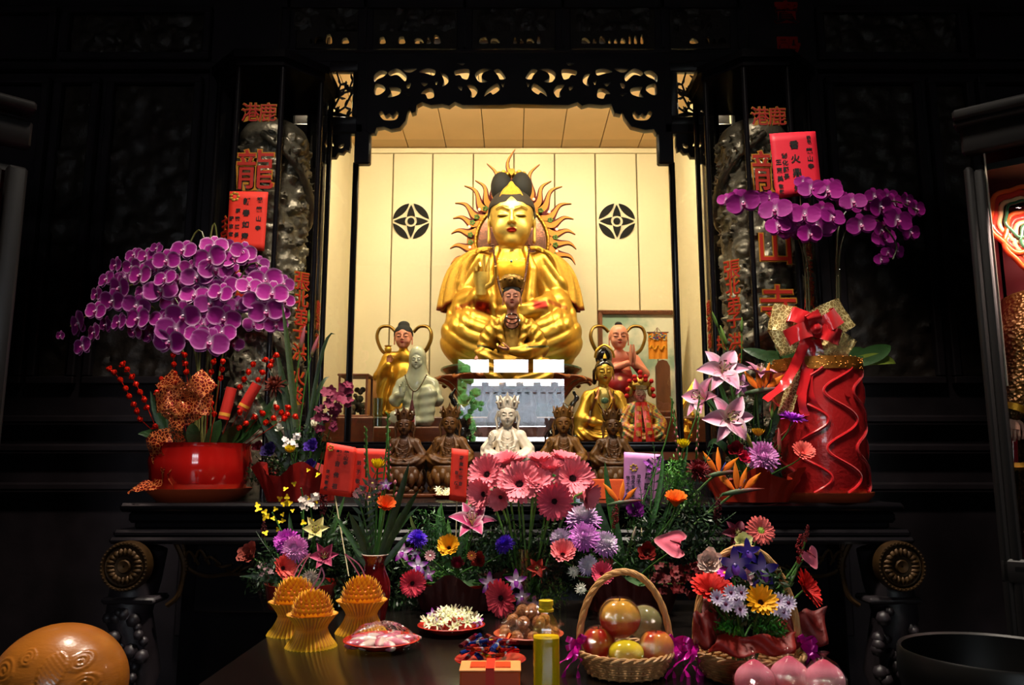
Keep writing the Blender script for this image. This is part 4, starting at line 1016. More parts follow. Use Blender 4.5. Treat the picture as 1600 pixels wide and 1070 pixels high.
# ================================================================ THE OTHER STATUES
def seated_body(sw=.28, sz=.87, kw=.38, kz=.10, seat=0.42, chest=.17, neck=.06, ez=.62, ew=.30, hands='lap', knee_r=.11, foldamp=.007, arm=.075):
 """a cross-legged robed figure, z up from its base, seat = height of the seat"""
 S = Sculpt()
 S.add(s_ell((0, .02, seat + kz * .9), (kw * .62, kw * .5, kz * 1.1)), 0)
 for g in (-1, 1):
  S.add(s_ell((g * (kw - knee_r * 1.1), -.10, seat + kz), (knee_r * 1.25, knee_r * 1.5, kz * 1.0)), .05)
  S.add(s_cap((g * (kw - .10), -.16, seat + kz * .8), (-g * .06, -.24, seat + kz * .6), kz * .75, kz * .6), .04)
 S.add(s_cap((0, .03, seat + .1), (0, .03, sz - .10), chest * 1.02, chest, (1, .75, 1)), .05)
 S.add(s_cap((-sw + .10, .04, sz - .06), (sw - .10, .04, sz - .06), .085), .05)
 S.add(s_cap((0, .02, sz - .05), (0, 0, sz + .10), neck * 1.5, neck), .04)
 for g in (-1, 1):
  S.add(s_chain([(g * (sw - .08), .03, sz - .08), (g * ew, .0, ez), (g * (ew - .02), -.06, ez - .10)], [arm, arm * 1.1, arm]), .03)
  S.add(s_ell((g * ew * .96, -.05, ez - .12), (.075, .085, .12)), .03)
  if hands == 'lap' or (hands == 'raise' and g > 0):
   S.add(s_chain([(g * ew, -.06, ez - .08), (g * ew * .6, -.20, ez - .12), (g * .07, -.235, ez - .14)], [arm, arm * .85, arm * .5]), .03)
  if hands == 'raise' and g < 0:
   S.add(s_chain([(g * ew, -.04, ez - .06), (g * ew * .9, -.14, ez), (g * ew * .78, -.19, ez + .10)], [arm, arm * .75, arm * .4]), .02)
 for g in (-1, 1): S.add(s_chain([(g * .075, -.10, sz + .0), (g * .12, -.16, sz - .14), (g * .05, -.19, sz - .34)], [.022, .03, .022]), .015)
 def folds(X, Y_, Z):
  A = np.abs(X); k = sstep(seat + kz * 2.3, seat + kz * 1.8, Z)
  d = -foldamp * k * np.sin(np.hypot(A - .06, Z - seat - .36) * 85)
  k2 = sstep(seat + kz * 2, seat + kz * 2.6, Z) * sstep(.10, .16, A) * sstep(sz + .02, sz - .04, Z)
  return (d - foldamp * .8 * k2 * np.sin(np.arctan2(A, sz + .25 - Z) * 34)).astype(np.float32)
 S.disp(folds)
 return S
def lotus_seat(b, r, h, n=12, rows=2, c=(0, 0, 0)):
 b.lathe([(0, 0), (r * .92, 0), (r * .96, h * .1), (r * .74, h * .28), (r * .74, h * .40), (r * .9, h * .62), (r * .94, h * .96), (r * .9, h), (0, h)], 32, c)
 for row in range(rows):
  for k in range(n):
   a = (k + .5 * row) / n * 2 * PI; z0_ = h * (.34 if row == 0 else .5); sgn = 1
   b.ball((c[0] + r * .87 * math.cos(a), c[1] + r * .87 * math.sin(a), c[2] + z0_ + h * .16), (r * .20, r * .20, h * .27), 8, 6)
  for k in range(n):
   a = (k + .5) / n * 2 * PI; b.ball((c[0] + r * .86 * math.cos(a), c[1] + r * .86 * math.sin(a), c[2] + h * .16), (r * .18, r * .18, h * .13), 8, 5)
def small_crown(b, c, r, h, n=9):
 """open pointed crown: band, upright leaf plates, a taller front plate"""
 b.lathe([(r * .95, 0), (r * 1.04, h * .05), (r * 1.08, h * .25), (r * .98, h * .3)], 20, c)
 for k in range(n):
  a = -PI / 2 + k / n * 2 * PI; hh = h * (1.0 if k else 1.25); ca, sa = math.cos(a), math.sin(a); tx, ty = -sa, ca; w_ = r * .34
  pts = [(-w_, .1), (w_, .1), (w_ * 1.1, .55), (w_ * .45, .75), (0, 1.0), (-w_ * .45, .75), (-w_ * 1.1, .55)]
  fr = [(c[0] + r * (1.02 + .30 * v) * ca + tx * u, c[1] + r * (1.02 + .30 * v) * sa + ty * u, c[2] + hh * v) for u, v in pts]
  bk = [(x - .18 * r * ca, y - .18 * r * sa, z) for x, y, z in fr]; m = len(pts)
  b.add(fr + bk, [list(range(m)), list(range(2 * m - 1, m - 1, -1))] + [[i, m + i, m + (i + 1) % m, (i + 1) % m] for i in range(m)])
  b.ball((c[0] + r * 1.22 * ca, c[1] + r * 1.22 * sa, c[2] + hh * .5), r * .16, 6, 5)
 b.ball((c[0], c[1] + r * .1, c[2] + h * .45), (r * .75, r * .8, h * .55), 14, 8)

def wooden_figure(name, label, loc, scale, color, mat, group, raise_hand=True, dark='3c1c0c', with_seat=True):
 t = thing(name, label, 'statue', loc, group=group, scale=scale)
 S = seated_body(sw=.275, kw=.355, hands='raise'); V, Fq = S.mesh((-.5, -.42, .30), (.5, .3, 1.02), .0125)
 C = np.tile(np.array(srgb(color)), (len(V), 1)); soft(C, .35 * sstep(.12, .04, np.abs(V[:, 0])) * (V[:, 2] > .55), dark if mat == 'carved_wood' else color)
 b = MB(); b.add(V, Fq, C)
 hc = (0, -.035, 1.10); r = .118
 H = Sculpt(); head_ops(H, hc, r, tilt=.12); H.add(s_cap((0, 0, .95), (0, -.01, 1.05), .055), .03)
 V, Fq = H.mesh((-.165, -.22, .88), (.165, .14, 1.28), .0062); C = np.zeros((len(V), 3))
 head_paint(V, C, hc, r, color, lip=dark if mat == 'carved_wood' else 'd8c8b0', brow=dark if mat == 'carved_wood' else 'c0b098', eye=dark if mat == 'carved_wood' else 'a89878', tilt=.12)
 b.add(V, Fq, C); b.color(color)
 hand(b, (-.235, -.20, .70), (.2, -1, 0), (0, -.05, 1), .17, curl=(.05, .1, .7, .8), seg=6)
 hand(b, (.10, -.235, .51), (-.3, -.2, 1), (-1, -.1, 0), .16, curl=(.3, .3, .35, .4), thumb=-1, seg=6)
 b.build('body', mat, t)
 b = MB(); b.color(color); small_crown(b, (0, -.01, 1.175), .128, .20)
 for g in (-1, 1): b.tube([(g * .13, -.02, 1.16), (g * .165, -.0, 1.05), (g * .145, .0, .95), (g * .16, .0, .85)], [.016, .022, .018, .01], 6)
 b.build('crown', mat, t)
 b = MB(); b.color(color)     # chest ornament chains
 for q in range(3): b.tube([(lerp(-.07 - .02 * q, .07 + .02 * q, i / 8), -.175 - .012 * q, .80 - .07 * q - .04 * math.sin(PI * i / 8)) for i in range(9)], .007, 5)
 b.ball((0, -.20, .76), .018, 8, 6); b.ball((0, -.21, .66), .02, 8, 6); b.build('chest_ornament', mat, t)
 b = MB(); b.color(color); lotus_seat(b, .345, .43); b.build('lotus_base', mat, t)
 return t
YR = 4.36; UR = px_unit(YR, 700)
wood_spots = [(632, 775, 'carved wooden seated figure behind the green gladiolus spikes, leftmost of the front row', '4c2c0e'), (703, 772, 'carved wooden seated figure behind the narrow red card, next left of the white statue', '5e3a12'),
    (880, 775, 'carved wooden seated figure next right of the white statue, behind the pink gerberas', '6c4616'), (957, 778, 'carved wooden seated figure left of the purple card, rightmost of the front row', '523410')]
wproto = None
for i, (px, py, lab, cc) in enumerate(wood_spots):
 loc = P(px, 700, YR); loc.z = AZ + .02
 wooden_figure('wooden_statue', lab, loc, UR * (.98 if i in (1, 2) else .95), cc, 'carved_wood', 'wooden statues in the front row')
loc = P(793, 700, YR - .05); loc.z = AZ + .02
wooden_figure('white_statue', 'pale cream-white carved seated statue with a crown, middle of the front row', loc, UR * 1.09, 'e2d4bc', 'marble_col', 'statues in the front row') if material('marble_col', rough=0.35, var=0.05, vscale=30) else None
# low stand under the front row
t = thing('statue_stand', 'long low dark wooden stand under the front row of statues', 'stand', (0, YR, AZ))
b = MB(); b.box((0, YR + .02, AZ + .01), (1.5, .36, .02), bev=.004); b.build('board', 'step_wood', t, world=True)

def ribbon_loops(b, pts, rad, flat=.5): b.tube(spline(pts, 7), rad, 8, flat=flat)

# ---- small gilt bodhisattva in front of the great Buddha, seated at ease
def ease_bodhisattva():
 Y = 5.20; U = px_unit(Y, 540); c = P(800, 604, Y)
 t = thing('bodhisattva_statue', 'smaller gilt bodhisattva with pink face and dark crown in front of the great Buddha', 'statue', c, scale=U)
 S = Sculpt()
 S.add(s_ell((0, .1, .25), (.42, .32, .27)), 0)
 S.add(s_cap((0, .08, .3), (0, .08, .90), .27, .20, (1, .8, 1)), .08)
 S.add(s_cap((-.20, .08, .98), (.20, .08, .98), .12), .08)
 S.add(s_cap((0, .05, 1.0), (0, .0, 1.22), .11, .07), .05)
 S.add(s_chain([(.15, .05, .30), (.45, -.12, .28), (.50, -.25, .12), (.1, -.35, .05)], [.19, .17, .13, .10]), .06)      # folded leg
 S.add(s_chain([(-.12, .05, .30), (-.40, -.28, .42), (-.22, -.32, .0)], [.18, .13, .11]), .06)                           # raised knee
 S.add(s_chain([(-.28, .06, .96), (-.40, .0, .62), (-.50, -.22, .50)], [.12, .13, .07]), .04)
 S.add(s_chain([(.28, .06, .96), (.42, .0, .60), (.22, -.30, .50), (-.02, -.38, .50)], [.12, .15, .11, .06]), .04)
 for g in (-1, 1): S.add(s_chain([(g * .12, -.06, 1.10), (g * .20, -.14, .85), (g * .12, -.20, .60)], [.05, .06, .05]), .02)
 for g in (-1, 1): S.add(s_ell((g * .36, .02, .76), (.15, .20, .30), ry=-g * .40), .03)
 S.disp(lambda X, Y_, Z: (-.012 * np.sin(np.hypot(np.abs(X) - .05, Z - 1.1) * 52 + 2 * X) * sstep(.08, .16, np.abs(X))).astype(np.float32))
 V, Fq = S.mesh((-.75, -.6, -.15), (.75, .5, 1.18), .0165)
 C = np.tile(np.array(srgb('c79a3a')), (len(V), 1)); A = np.abs(V[:, 0])
 paint(C, (A < .10) & (V[:, 2] > .55) & (V[:, 1] < .02), 'c09440'); paint(C, (A > .30) & (V[:, 2] > .62), 'd9a93c'); paint(C, (A < .085) & (V[:, 2] > .9) & (V[:, 1] < .03), 'c98468')
 soft(C, sstep(.03, .01, np.abs(V[:, 2] - .57 - .2 * (A - .3))) * (A > .2), '1c3020')
 b = MB(); b.add(V, Fq, C)
 hc = (0, -.05, 1.40); r = .137; H = Sculpt(); head_ops(H, hc, r, tilt=.10); H.add(s_cap((0, 0, 1.15), (0, -.01, 1.3), .075), .04)
 V, Fq = H.mesh((-.2, -.3, 1.13), (.2, .2, 1.64), .0078); C = np.zeros((len(V), 3)); head_paint(V, C, hc, r, 'ea9e82', lip='a84838', tilt=.10, brow='5a3020')
 b.mat = 1; b.add(V, Fq, C); b.color('e8a084')
 hand(b, (-.50, -.24, .48), (0, 0, -1), (-.25, -.5, -.8), .24, curl=(.3, .35, .4, .5), seg=6)
 hand(b, (-.02, -.40, .52), (0, .2, 1), (-1, 0, .1), .22, curl=(.25, .3, .35, .4), thumb=-1, seg=6)
 b.build('body', ['gilt', 'painted_skin'], t)
 H = Sculpt(); scalp(H, hc, r, zcut=.55, thick=.12); V, Fq = H.mesh((-.22, -.3, 1.2), (.22, .22, 1.75), .0085); b = MB(); b.color('0c0a09'); b.add(V, Fq); b.build('hair', 'matte', t)
 b = MB(); b.color('7a5a28'); b.lathe([(.15, 0), (.175, .03), (.19, .10), (.175, .17), (.12, .22), (0, .24)], 24, (0, 0, 1.55), wob=lambda a, z: 1 + .06 * math.sin(a * 9) * (z > 1e-3))
 for i in range(14): a = i / 14 * 2 * PI; b.ball((.18 * math.cos(a), .18 * math.sin(a), 1.66 + .02 * (i % 2)), .03, 7, 5)
 b.ball((0, -.17, 1.64), (.05, .03, .06), 8, 6); b.build('crown', 'gilt', t)
 b = MB(); b.color('3a1c14')
 for dep, wd in ((.17, .10), (.25, .115), (.10, .085)):
  b.tube([(wd * math.sin(a), -.13 - .10 * math.cos(a / 2) , 1.12 - dep * (.5 + .5 * math.cos(a))) for a in [lerp(-PI, PI, i / 30) for i in range(31)]], .012, 6)
 b.build('bead_necklace', 'gloss', t)
 # carved rock seat
 b = MB(); K = Sculpt(); h0 = (NF - c.z) / U; K.add(s_box((0, .05, h0 / 2 - .05), (.36, .28, abs(h0) / 2 - .03), .08), 0)
 K.disp(lambda X, Y_, Z: (.03 * np.sin(X * 17 + 2 * np.sin(Z * 9)) * np.sin(Z * 14) + .02 * np.sin(Y_ * 20 + X * 9)).astype(np.float32))
 V, Fq = K.mesh((-.7, -.5, h0), (.7, .6, .0), .03); b.color('3a1e12'); b.add(V, Fq); b.build('rock_seat', 'satin', t)
 return t
material('painted_skin', rough=0.35)
ease_bodhisattva()

def attendant(px, hemy, Y, kind):
 U = px_unit(Y, 580); c = P(px, hemy, Y); c.z = NF + .24
 h = lambda py: (P(px, py, Y).z - c.z) / U
 if kind == 'maiden':
  t = thing('attendant_statue', 'standing gilt attendant with pink face and black hair, scarf looped behind the head, left side', 'statue', c, group='scarfed attendants', scale=U)
 else:
  t = thing('attendant_statue', 'bare-armed pink child attendant with praying hands and red apron, right side', 'statue', c, group='scarfed attendants', scale=U)
 top = h(527); S = Sculpt(); zs = h(549)
 S.add(s_cap((0, 0, .12), (0, .02, zs - .35), .27, .20, (1, .8, 1)), 0)
 S.add(s_cap((-.17, .02, zs - .10), (.17, .02, zs - .10), .10), .06); S.add(s_cap((0, 0, zs - .1), (0, 0, zs + .1), .08, .06), .05)
 if kind == 'maiden':
  S.add(s_chain([(-.24, .0, zs - .12), (-.32, -.06, zs - .42), (-.20, -.24, zs - .25)], [.10, .12, .06]), .04)
  S.add(s_chain([(.24, .0, zs - .12), (.30, -.04, zs - .45), (.14, -.22, zs - .48)], [.10, .12, .07]), .04)
  S.add(s_chain([(-.28, -.10, zs - .40), (-.30, -.10, zs - .75), (-.36, -.08, zs - .98), (-.24, -.1, zs - 1.02)], [.10, .08, .06, .04]), .03)
  S.add(s_chain([(.24, -.10, zs - .4), (.28, -.08, zs - .95)], [.09, .05]), .03)
  S.add(s_cap((0, -.02, .0), (0, -.02, .3), .30, .26, (1, .75, 1)), .05)
 else:
  S.add(s_chain([(-.24, .0, zs - .14), (-.34, -.05, zs - .38), (.10, -.26, zs - .22)], [.095, .085, .05]), .03)
  S.add(s_chain([(.24, .0, zs - .14), (.38, -.05, zs - .36), (.20, -.26, zs - .24)], [.095, .085, .05]), .03)
  S.add(s_ell((0, -.04, zs - .55), (.27, .22, .25)), .05)
 amp = .014 if kind == 'maiden' else .0
 S.disp(lambda X, Y_, Z: (-amp * np.sin(X * 48 + 3 * np.sin(Z * 6)) * sstep(zs - .2, zs - .4, Z)).astype(np.float32))
 V, Fq = S.mesh((-.6, -.42, 0), (.6, .35, zs + .1), .0165)
 if kind == 'maiden':
  C = np.tile(np.array(srgb('d2a032')), (len(V), 1)); soft(C, .6 * sstep(.3, 1, np.sin(V[:, 2] * 15 + V[:, 0] * 6)), '9a6a1c')
 else:
  C = np.tile(np.array(srgb('e88e6e')), (len(V), 1)); ap = (V[:, 2] < zs - .30) & (np.abs(V[:, 0]) < .27); paint(C, ap, '8e1616')
  paint(C, V[:, 2] < zs - .70, '5a2414'); soft(C, sstep(.045, .02, np.hypot(V[:, 0] + .02, V[:, 2] - (zs - .45))) * (V[:, 1] < 0), 'e0b050')
 b = MB(); b.mat = 0 if kind == 'maiden' else 1; b.add(V, Fq, C)
 r = .135 if kind == 'maiden' else .145; hc = (0, -.03, top); H = Sculpt(); head_ops(H, hc, r, tilt=.08)
 V, Fq = H.mesh((-.22, -.3, top - .26), (.22, .2, top + .24), .0078); C = np.zeros((len(V), 3)); head_paint(V, C, hc, r, 'ec9a78', lip='b03a30', tilt=.08, brow='3a2018')
 b.mat = 1; b.add(V, Fq, C); b.color('d98a6a')
 if kind != 'maiden':
  for g in (-1, 1): hand(b, (.17 + g * .025, -.28, zs - .22), (-g, 0, 0), (0, -.02, 1), .30, curl=(.02, .02, .02, .02), thumb=-g, seg=6)
 else: hand(b, (-.19, -.26, zs - .22), (.3, -1, 0), (.1, 0, 1), .16, seg=6)
 b.build('body', ['gilt', 'painted_skin'], t)
 b = MB(); b.color('0c0a09')
 if kind == 'maiden':
  H = Sculpt(); scalp(H, hc, r, zcut=.5, thick=.13); H.add(s_ell((0, 0, top + .20), (.09, .09, .06)), .03); V, Fq = H.mesh((-.22, -.3, top - .2), (.22, .25, top + .34), .0085); b.add(V, Fq)
 else: b.ball((0, -.03, top + .205), (.06, .055, .04), 10, 7)
 b.build('hair', 'matte', t)
 b = MB(); b.color('8a6a2c')
 for g in (-1, 1):
  ribbon_loops(b, [(g * .14, .10, top + .10), (g * .24, .10, top + .19), (g * .38, .08, top + .17), (g * .43, .06, top + .02), (g * .36, .04, top - .18), (g * .26, .02, zs - .04)], [.05] * 7 + [.05, .055] + [.05] * 27 + [.04] if False else .048, .55)
 b.build('scarf', 'gilt', t)
 if kind == 'maiden':
  b = MB(); b.color('e0b040'); b.lathe([(.03, 0), (.05, .02), (.055, .07), (.04, .09), (.06, .11), (0, .12)], 14, (-.20, -.26, zs - .06)); b.build('held_vase', 'gilt', t)
  b = MB(); b.color('c89a30'); lotus_seat(b, .32, .12); b.build('lotus_base', 'gilt', t)
 return t
attendant(628, 652, 5.62, 'maiden')
attendant(969, 652, 5.62, 'child')

# ---- pale green jade figure
def jade_figure():
 Y = 5.14; U = px_unit(Y, 600); c = P(650, 668, Y)
 t = thing('jade_statue', 'hooded pale green jade seated statue with one knee raised, left of the lotus throne', 'statue', c, scale=U)
 S = Sculpt()
 S.add(s_cap((0, .05, .15), (0, .05, .60), .25, .20, (1, .8, 1)), 0); S.add(s_cap((-.14, .05, .70), (.14, .05, .70), .13), .08)
 S.add(s_cap((0, .03, .75), (0, .0, .95), .10, .10), .06)
 S.add(s_chain([(.10, .0, .20), (.20, -.20, .52), (.18, -.22, .10)], [.16, .13, .12]), .06)
 S.add(s_chain([(-.10, .0, .16), (-.28, -.15, .14), (.0, -.26, .08)], [.16, .12, .09]), .06)
 S.add(s_chain([(-.24, .04, .68), (-.32, -.04, .42), (-.20, -.22, .50)], [.10, .10, .06]), .04)
 S.add(s_chain([(.24, .04, .68), (.32, -.02, .42), (.24, -.20, .50)], [.10, .10, .06]), .04)
 hc = (0, -.03, 1.04); r = .105
 S.add(s_ell((0, .02, 1.10), (.135, .15, .19)), .03); S.add(s_cap((0, .05, 1.0), (0, .08, .72), .13, .20), .05)
 S.cut(s_ell((0, -.17, 1.02), (.085, .09, .13)), .02)
 S.disp(lambda X, Y_, Z: (-.006 * np.sin(np.hypot(X - .1, Z - .9) * 48) * sstep(.75, .6, Z)).astype(np.float32))
 V, Fq = S.mesh((-.5, -.42, 0), (.48, .35, 1.32), .0145)
 b = MB(); b.color('b9b997'); b.add(V, Fq); H = Sculpt(); head_ops(H, hc, r, ears=False); V, Fq = H.mesh((-.13, -.2, .88), (.13, .1, 1.2), .0065); C = np.zeros((len(V), 3)); head_paint(V, C, hc, r, 'c2c2a2', lip='b0b090', brow='a5a585', eye='98987a'); b.add(V, Fq, C)
 hand(b, (-.20, -.26, .50), (.3, -1, 0), (0, 0, 1), .20, curl=(.1, .15, .5, .7), seg=6); b.build('body', 'jade', t)
 b = MB(); b.color('5a4a20')
 for i in range(34):
  a = lerp(-1, 1, i / 33); b.ball((.165 * a, -.12 - .13 * (1 - a * a) ** .5 - .02, .80 - .26 * (1 - abs(a) ** 1.8)), .014, 7, 5)
 b.build('bead_necklace', 'gloss', t)
 b = MB(); b.color('4a1214'); b.tube([(-.02, -.29, .54), (-.03, -.30, .40)], .008, 5); b.lathe([(.012, .0), (.02, -.04), (.045, -.16), (0, -.165)], 12, (-.03, -.31, .40)); b.build('tassel', 'matte', t)
 return t, c
jt, jc = jade_figure()
t = thing('wooden_ledge', 'reddish wooden ledge under the jade statue just inside the glass', 'ledge', (0, 5.13, NF))
b = MB(); l, r_ = P(585, 680, 5.05).x, P(706, 680, 5.05).x; b.box(((l + r_) / 2, 5.16, (NF + jc.z) / 2), (r_ - l, .34, jc.z - NF), bev=.008); b.build('board', 'step_wood', t, world=True)
t = thing('name_card', 'small white card with red figures leaning at the jade statue', 'card', P(643, 667, 4.96))
b = MB(); c = P(643, 656, 4.96); b.color('f0e4d8'); b.box(tuple(c), (.05, .004, .075), bev=.001); b.build('card', 'matte', t, False, world=True)
b = MB(); b.color('b02020'); write(b, '福', T(c.x, c.y - .004, c.z), .04, .001, .02); b.build('red_print', 'matte', t, False, world=True)

# ---- gilt bodhisattva with a tall black coiffure, front right
def hooded_gilt():
 Y = 5.26; U = px_unit(Y, 620); c = P(944, 690, Y)
 t = thing('bodhisattva_statue', 'gilt seated bodhisattva with tall black hair and jade pendant, right of the lotus throne', 'statue', c, scale=U)
 S = seated_body(sw=.33, sz=.78, kw=.44, kz=.10, seat=.0, chest=.20, ez=.42, ew=.33, arm=.085, foldamp=.012)
 S.add(s_chain([(-.26, .0, .65), (-.36, -.05, .35), (-.42, -.1, .06)], [.07, .11, .06]), .04); S.add(s_chain([(.26, .0, .65), (.34, -.05, .35), (.38, -.1, .08)], [.07, .10, .05]), .04)
 V, Fq = S.mesh((-.62, -.42, 0), (.62, .35, .9), .0145); C = np.tile(np.array(srgb('dcab3c')), (len(V), 1)); A = np.abs(V[:, 0])
 soft(C, .8 * sstep(.035, .012, np.abs(A - (.10 + .35 * (.75 - V[:, 2])))) * (V[:, 2] > .25), '7a3040'); paint(C, (A < .07) & (V[:, 2] > .5) & (V[:, 1] < -.02), 'c8b060')
 b = MB(); b.add(V, Fq, C)
 hc = (.02, -.05, 1.08); r = .135; H = Sculpt(); head_ops(H, hc, r, tilt=.12); H.add(s_cap((0, 0, .78), (.01, -.01, .95), .075), .04)
 V, Fq = H.mesh((-.2, -.3, .76), (.24, .2, 1.34), .0078); C = np.zeros((len(V), 3)); head_paint(V, C, hc, r, 'e2b64a', lip='a02818', tilt=.12, brow='2a1a10'); b.add(V, Fq, C)
 hand(b, (-.02, -.27, .26), (0, 0, 1), (1, 0, 0), .2, seg=6); b.build('body', 'gilt', t)
 b = MB(); b.color('1a130f'); H = Sculpt(); scalp(H, hc, r, zcut=.55, thick=.15); H.add(s_ell((.02, .02, 1.32), (.135, .13, .17)), .03); H.add(s_chain([(-.11, .04, 1.1), (-.13, .06, .92)], [.05, .03]), .03)
 V, Fq = H.mesh((-.24, -.3, .85), (.28, .25, 1.55), .0095); b.add(V, Fq); b.build('hair', 'gloss', t)
 b = MB(); b.color('e0b040'); b.tube(spline([(-.13, -.08, 1.30), (-.10, -.10, 1.42), (.02, -.08, 1.50), (.13, -.10, 1.42), (.17, -.08, 1.30)], 5), .02, 6); b.lathe([(.035, 0), (.02, .05), (0, .09)], 8, (.02, -.13, 1.28)); b.build('hair_ornament', 'gilt', t)
 b = MB(); b.color('3c1c10')
 for g in (-1, 1): b.tube([(g * .15, -.08, .78), (g * .12, -.17, .62), (g * .06, -.22, .50), (0, -.235, .44)], .010, 6)
 b.build('bead_necklace', 'gloss', t)
 b = MB(); b.color('4c6a4c'); b.ball((0, -.245, .38), (.05, .025, .06), 10, 7); b.ball((.0, -.21, .62), (.06, .02, .05), 10, 6); b.build('pendant', 'gloss', t)
 return t, c
ht, hc_ = hooded_gilt()
# ---- goddess in an embroidered robe with a pompom crown
def goddess():
 Y = 5.07; U = px_unit(Y, 640); c = P(1003, 692, Y)
 t = thing('goddess_statue', 'small robed goddess statue with red sash panels and a red pompom crown with bead veil', 'statue', c, scale=U)
 S = seated_body(sw=.25, sz=.60, kw=.33, kz=.11, seat=.0, chest=.18, ez=.32, ew=.29, arm=.09, foldamp=.01)
 V, Fq = S.mesh((-.5, -.42, 0), (.5, .35, .72), .0145)
 pal = [np.array(srgb(x)) for x in ('c89a2c', 'a83a1c', 'd8b848', '3a6a4a', 'b05038')]; C = np.zeros((len(V), 3))
 q = (np.floor(V[:, 0] * 26 + np.sin(V[:, 2] * 30) * 1.5) + np.floor(V[:, 2] * 24)).astype(int) % 5
 for i in range(5): C[q == i] = pal[i]
 b = MB(); b.add(V, Fq, C); hc = (-.02, -.06, .73); r = .085; H = Sculpt(); head_ops(H, hc, r); H.add(s_cap((0, 0, .55), (-.01, -.01, .68), .06), .03)
 V, Fq = H.mesh((-.16, -.2, .55), (.12, .1, .9), .0065); C = np.zeros((len(V), 3)); head_paint(V, C, hc, r, 'c0685c', lip='8c1a1a', brow='201010'); b.mat = 1; b.add(V, Fq, C); b.build('body', ['satin', 'painted_skin'], t)
 for g in (-1, 1):
  b = MB(); b.color('c8200e')
  def sash(u, v, g=g): z = lerp(.62, .0, v); return (-.02 + g * (.045 + .055 * v) + (u - .5) * (.085 + .05 * v), -.16 - .16 * sstep(0, .8, np.array(v)) - .012 * math.sin(u * PI), z)
  b.grid(lambda u, v: tuple(float(k) for k in sash(u, v)), 6, 14); b.color('d8a83a')
  for i, s_ in enumerate('天上聖母' if g > 0 else '湄洲媽祖'): y_ = -.185 - .16 * float(sstep(0, .8, np.array(.2 + i * .2))); write(b, s_, T(-.02 + g * (.055 + .011 * i), y_ - .0, .52 - i * .13), .085, .004, .02)
  b.build('sash_panel', 'satin', t)
 b = MB(); b.color('b8923c')
 b.lathe([(.11, 0), (.15, .03), (.16, .08), (.10, .16), (.03, .22), (0, .23)], 18, (-.02, -.02, .82), wob=lambda a, z: 1 + .08 * math.sin(a * 7))
 for g in (-1, 1):
  b.ball((-.02 + g * .16, -.08, .80), (.05, .03, .09), 10, 7); b.ball((-.02 + g * .14, -.10, .92), (.04, .03, .04), 8, 6)
 b.ball((-.02, -.17, .93), (.045, .03, .045), 10, 6); b.build('crown', 'gilt', t)
 b = MB(); b.color('c8b890')
 for i in range(8):
  x = -.02 + lerp(-.075, .075, i / 7)
  for k in range(7): b.ball((x, -.175, .87 - k * .022), .0085, 5, 4)
 b.build('bead_veil', 'gloss', t)
 for (x, z) in ((0, 1.09), (-.09, 1.02), (.08, 1.02), (-.17, .95), (-.08, .97), (.17, .95), (-.20, .82), (.19, .82), (-.22, .72), (.20, .72), (.08, .97), (0, 1.02)): b = MB(); b.color('d01a14'); b.ball((-.02 + x, -.13, z), .038, 9, 7); b.build('pompom', 'matte', t)
 return t, c
gt_, gc_ = goddess()
t = thing('wooden_ledge', 'low dark wooden ledge under the gilt and robed statues at the right of the niche', 'ledge', (1, 5.1, NF))
b = MB(); l, r_ = P(900, 680, 5.1).x, P(1046, 680, 5.1).x; hz_ = min(hc_.z, gc_.z) + .001; b.box(((l + r_) / 2, 5.16, (NF + hz_) / 2), (r_ - l, .38, hz_ - NF), bev=.004); b.build('board', 'step_wood', t, world=True)
# ---- two black statuettes in front of the throne
for i, (px, lab) in enumerate(((722, 'black horned statuette in the shade left of the throne foot'), (884, 'black horned statuette in the shade right of the throne foot'))):
 Y = 5.26; U = px_unit(Y, 640) * .8; c = P(px, 660, Y); c.z = NF; g = 1 if i == 0 else -1
 t = thing('black_statuette', lab, 'statue', c, group='black statuettes', scale=U * 1.5)
 S = Sculpt(); S.add(s_cap((0, .0, .10), (0, .0, .30), .17, .12), 0); S.add(s_ell((g * .02, -.04, .50), (.11, .12, .12)), .05)
 for q in (-1, 1):
  S.add(s_chain([(q * .12, 0, .32), (q * .22, -.05, .20), (q * .12, -.16, .18)], [.06, .05, .03]), .03); S.add(s_chain([(q * .07, 0, .58), (q * .15, 0, .70), (q * .10, 0, .80)], [.04, .03, .015]), .02); S.add(s_chain([(q * .09, -.05, .05), (q * .15, -.14, .03)], [.07, .06]), .03)
 S.disp(lambda X, Y_, Z: (.012 * np.sin(X * 50) * np.sin(Z * 44)).astype(np.float32))
 V, Fq = S.mesh((-.35, -.3, 0), (.35, .25, .85), .017); b = MB(); b.color('14110f'); b.add(V, Fq); b.build('body', 'gloss', t)

# ---- framed painting, embroidery, tablets, case and cup
Yp = 6.3; l, r_ = P(936, 600, Yp).x, P(1062, 600, Yp).x; zt_, zb_ = P(800, 485, Yp).z, NF + .24
t = thing('framed_painting', 'tall framed pale landscape painting leaning at the right of the niche', 'painting', ((l + r_) / 2, Yp, zb_))
b = MB(); fw = .035
for (a, d, e, f) in ((l, l + fw, zb_, zt_), (r_ - fw, r_, zb_, zt_), (l + fw, r_ - fw, zt_ - fw, zt_), (l + fw, r_ - fw, zb_, zb_ + fw)): b.box(((a + d) / 2, Yp, (e + f) / 2), (d - a, .04, f - e), bev=.008)
for i in range(40): b.ball((l + (r_ - l) * i / 39, Yp - .018, zt_ - .008), .010, 5, 4)
b.color('6a3818'); b.build('frame', 'frame_brown', t, world=True) if material('frame_brown', '7a4a30', rough=0.4) else None
material('landscape', 'd8d2b0', rough=0.4)
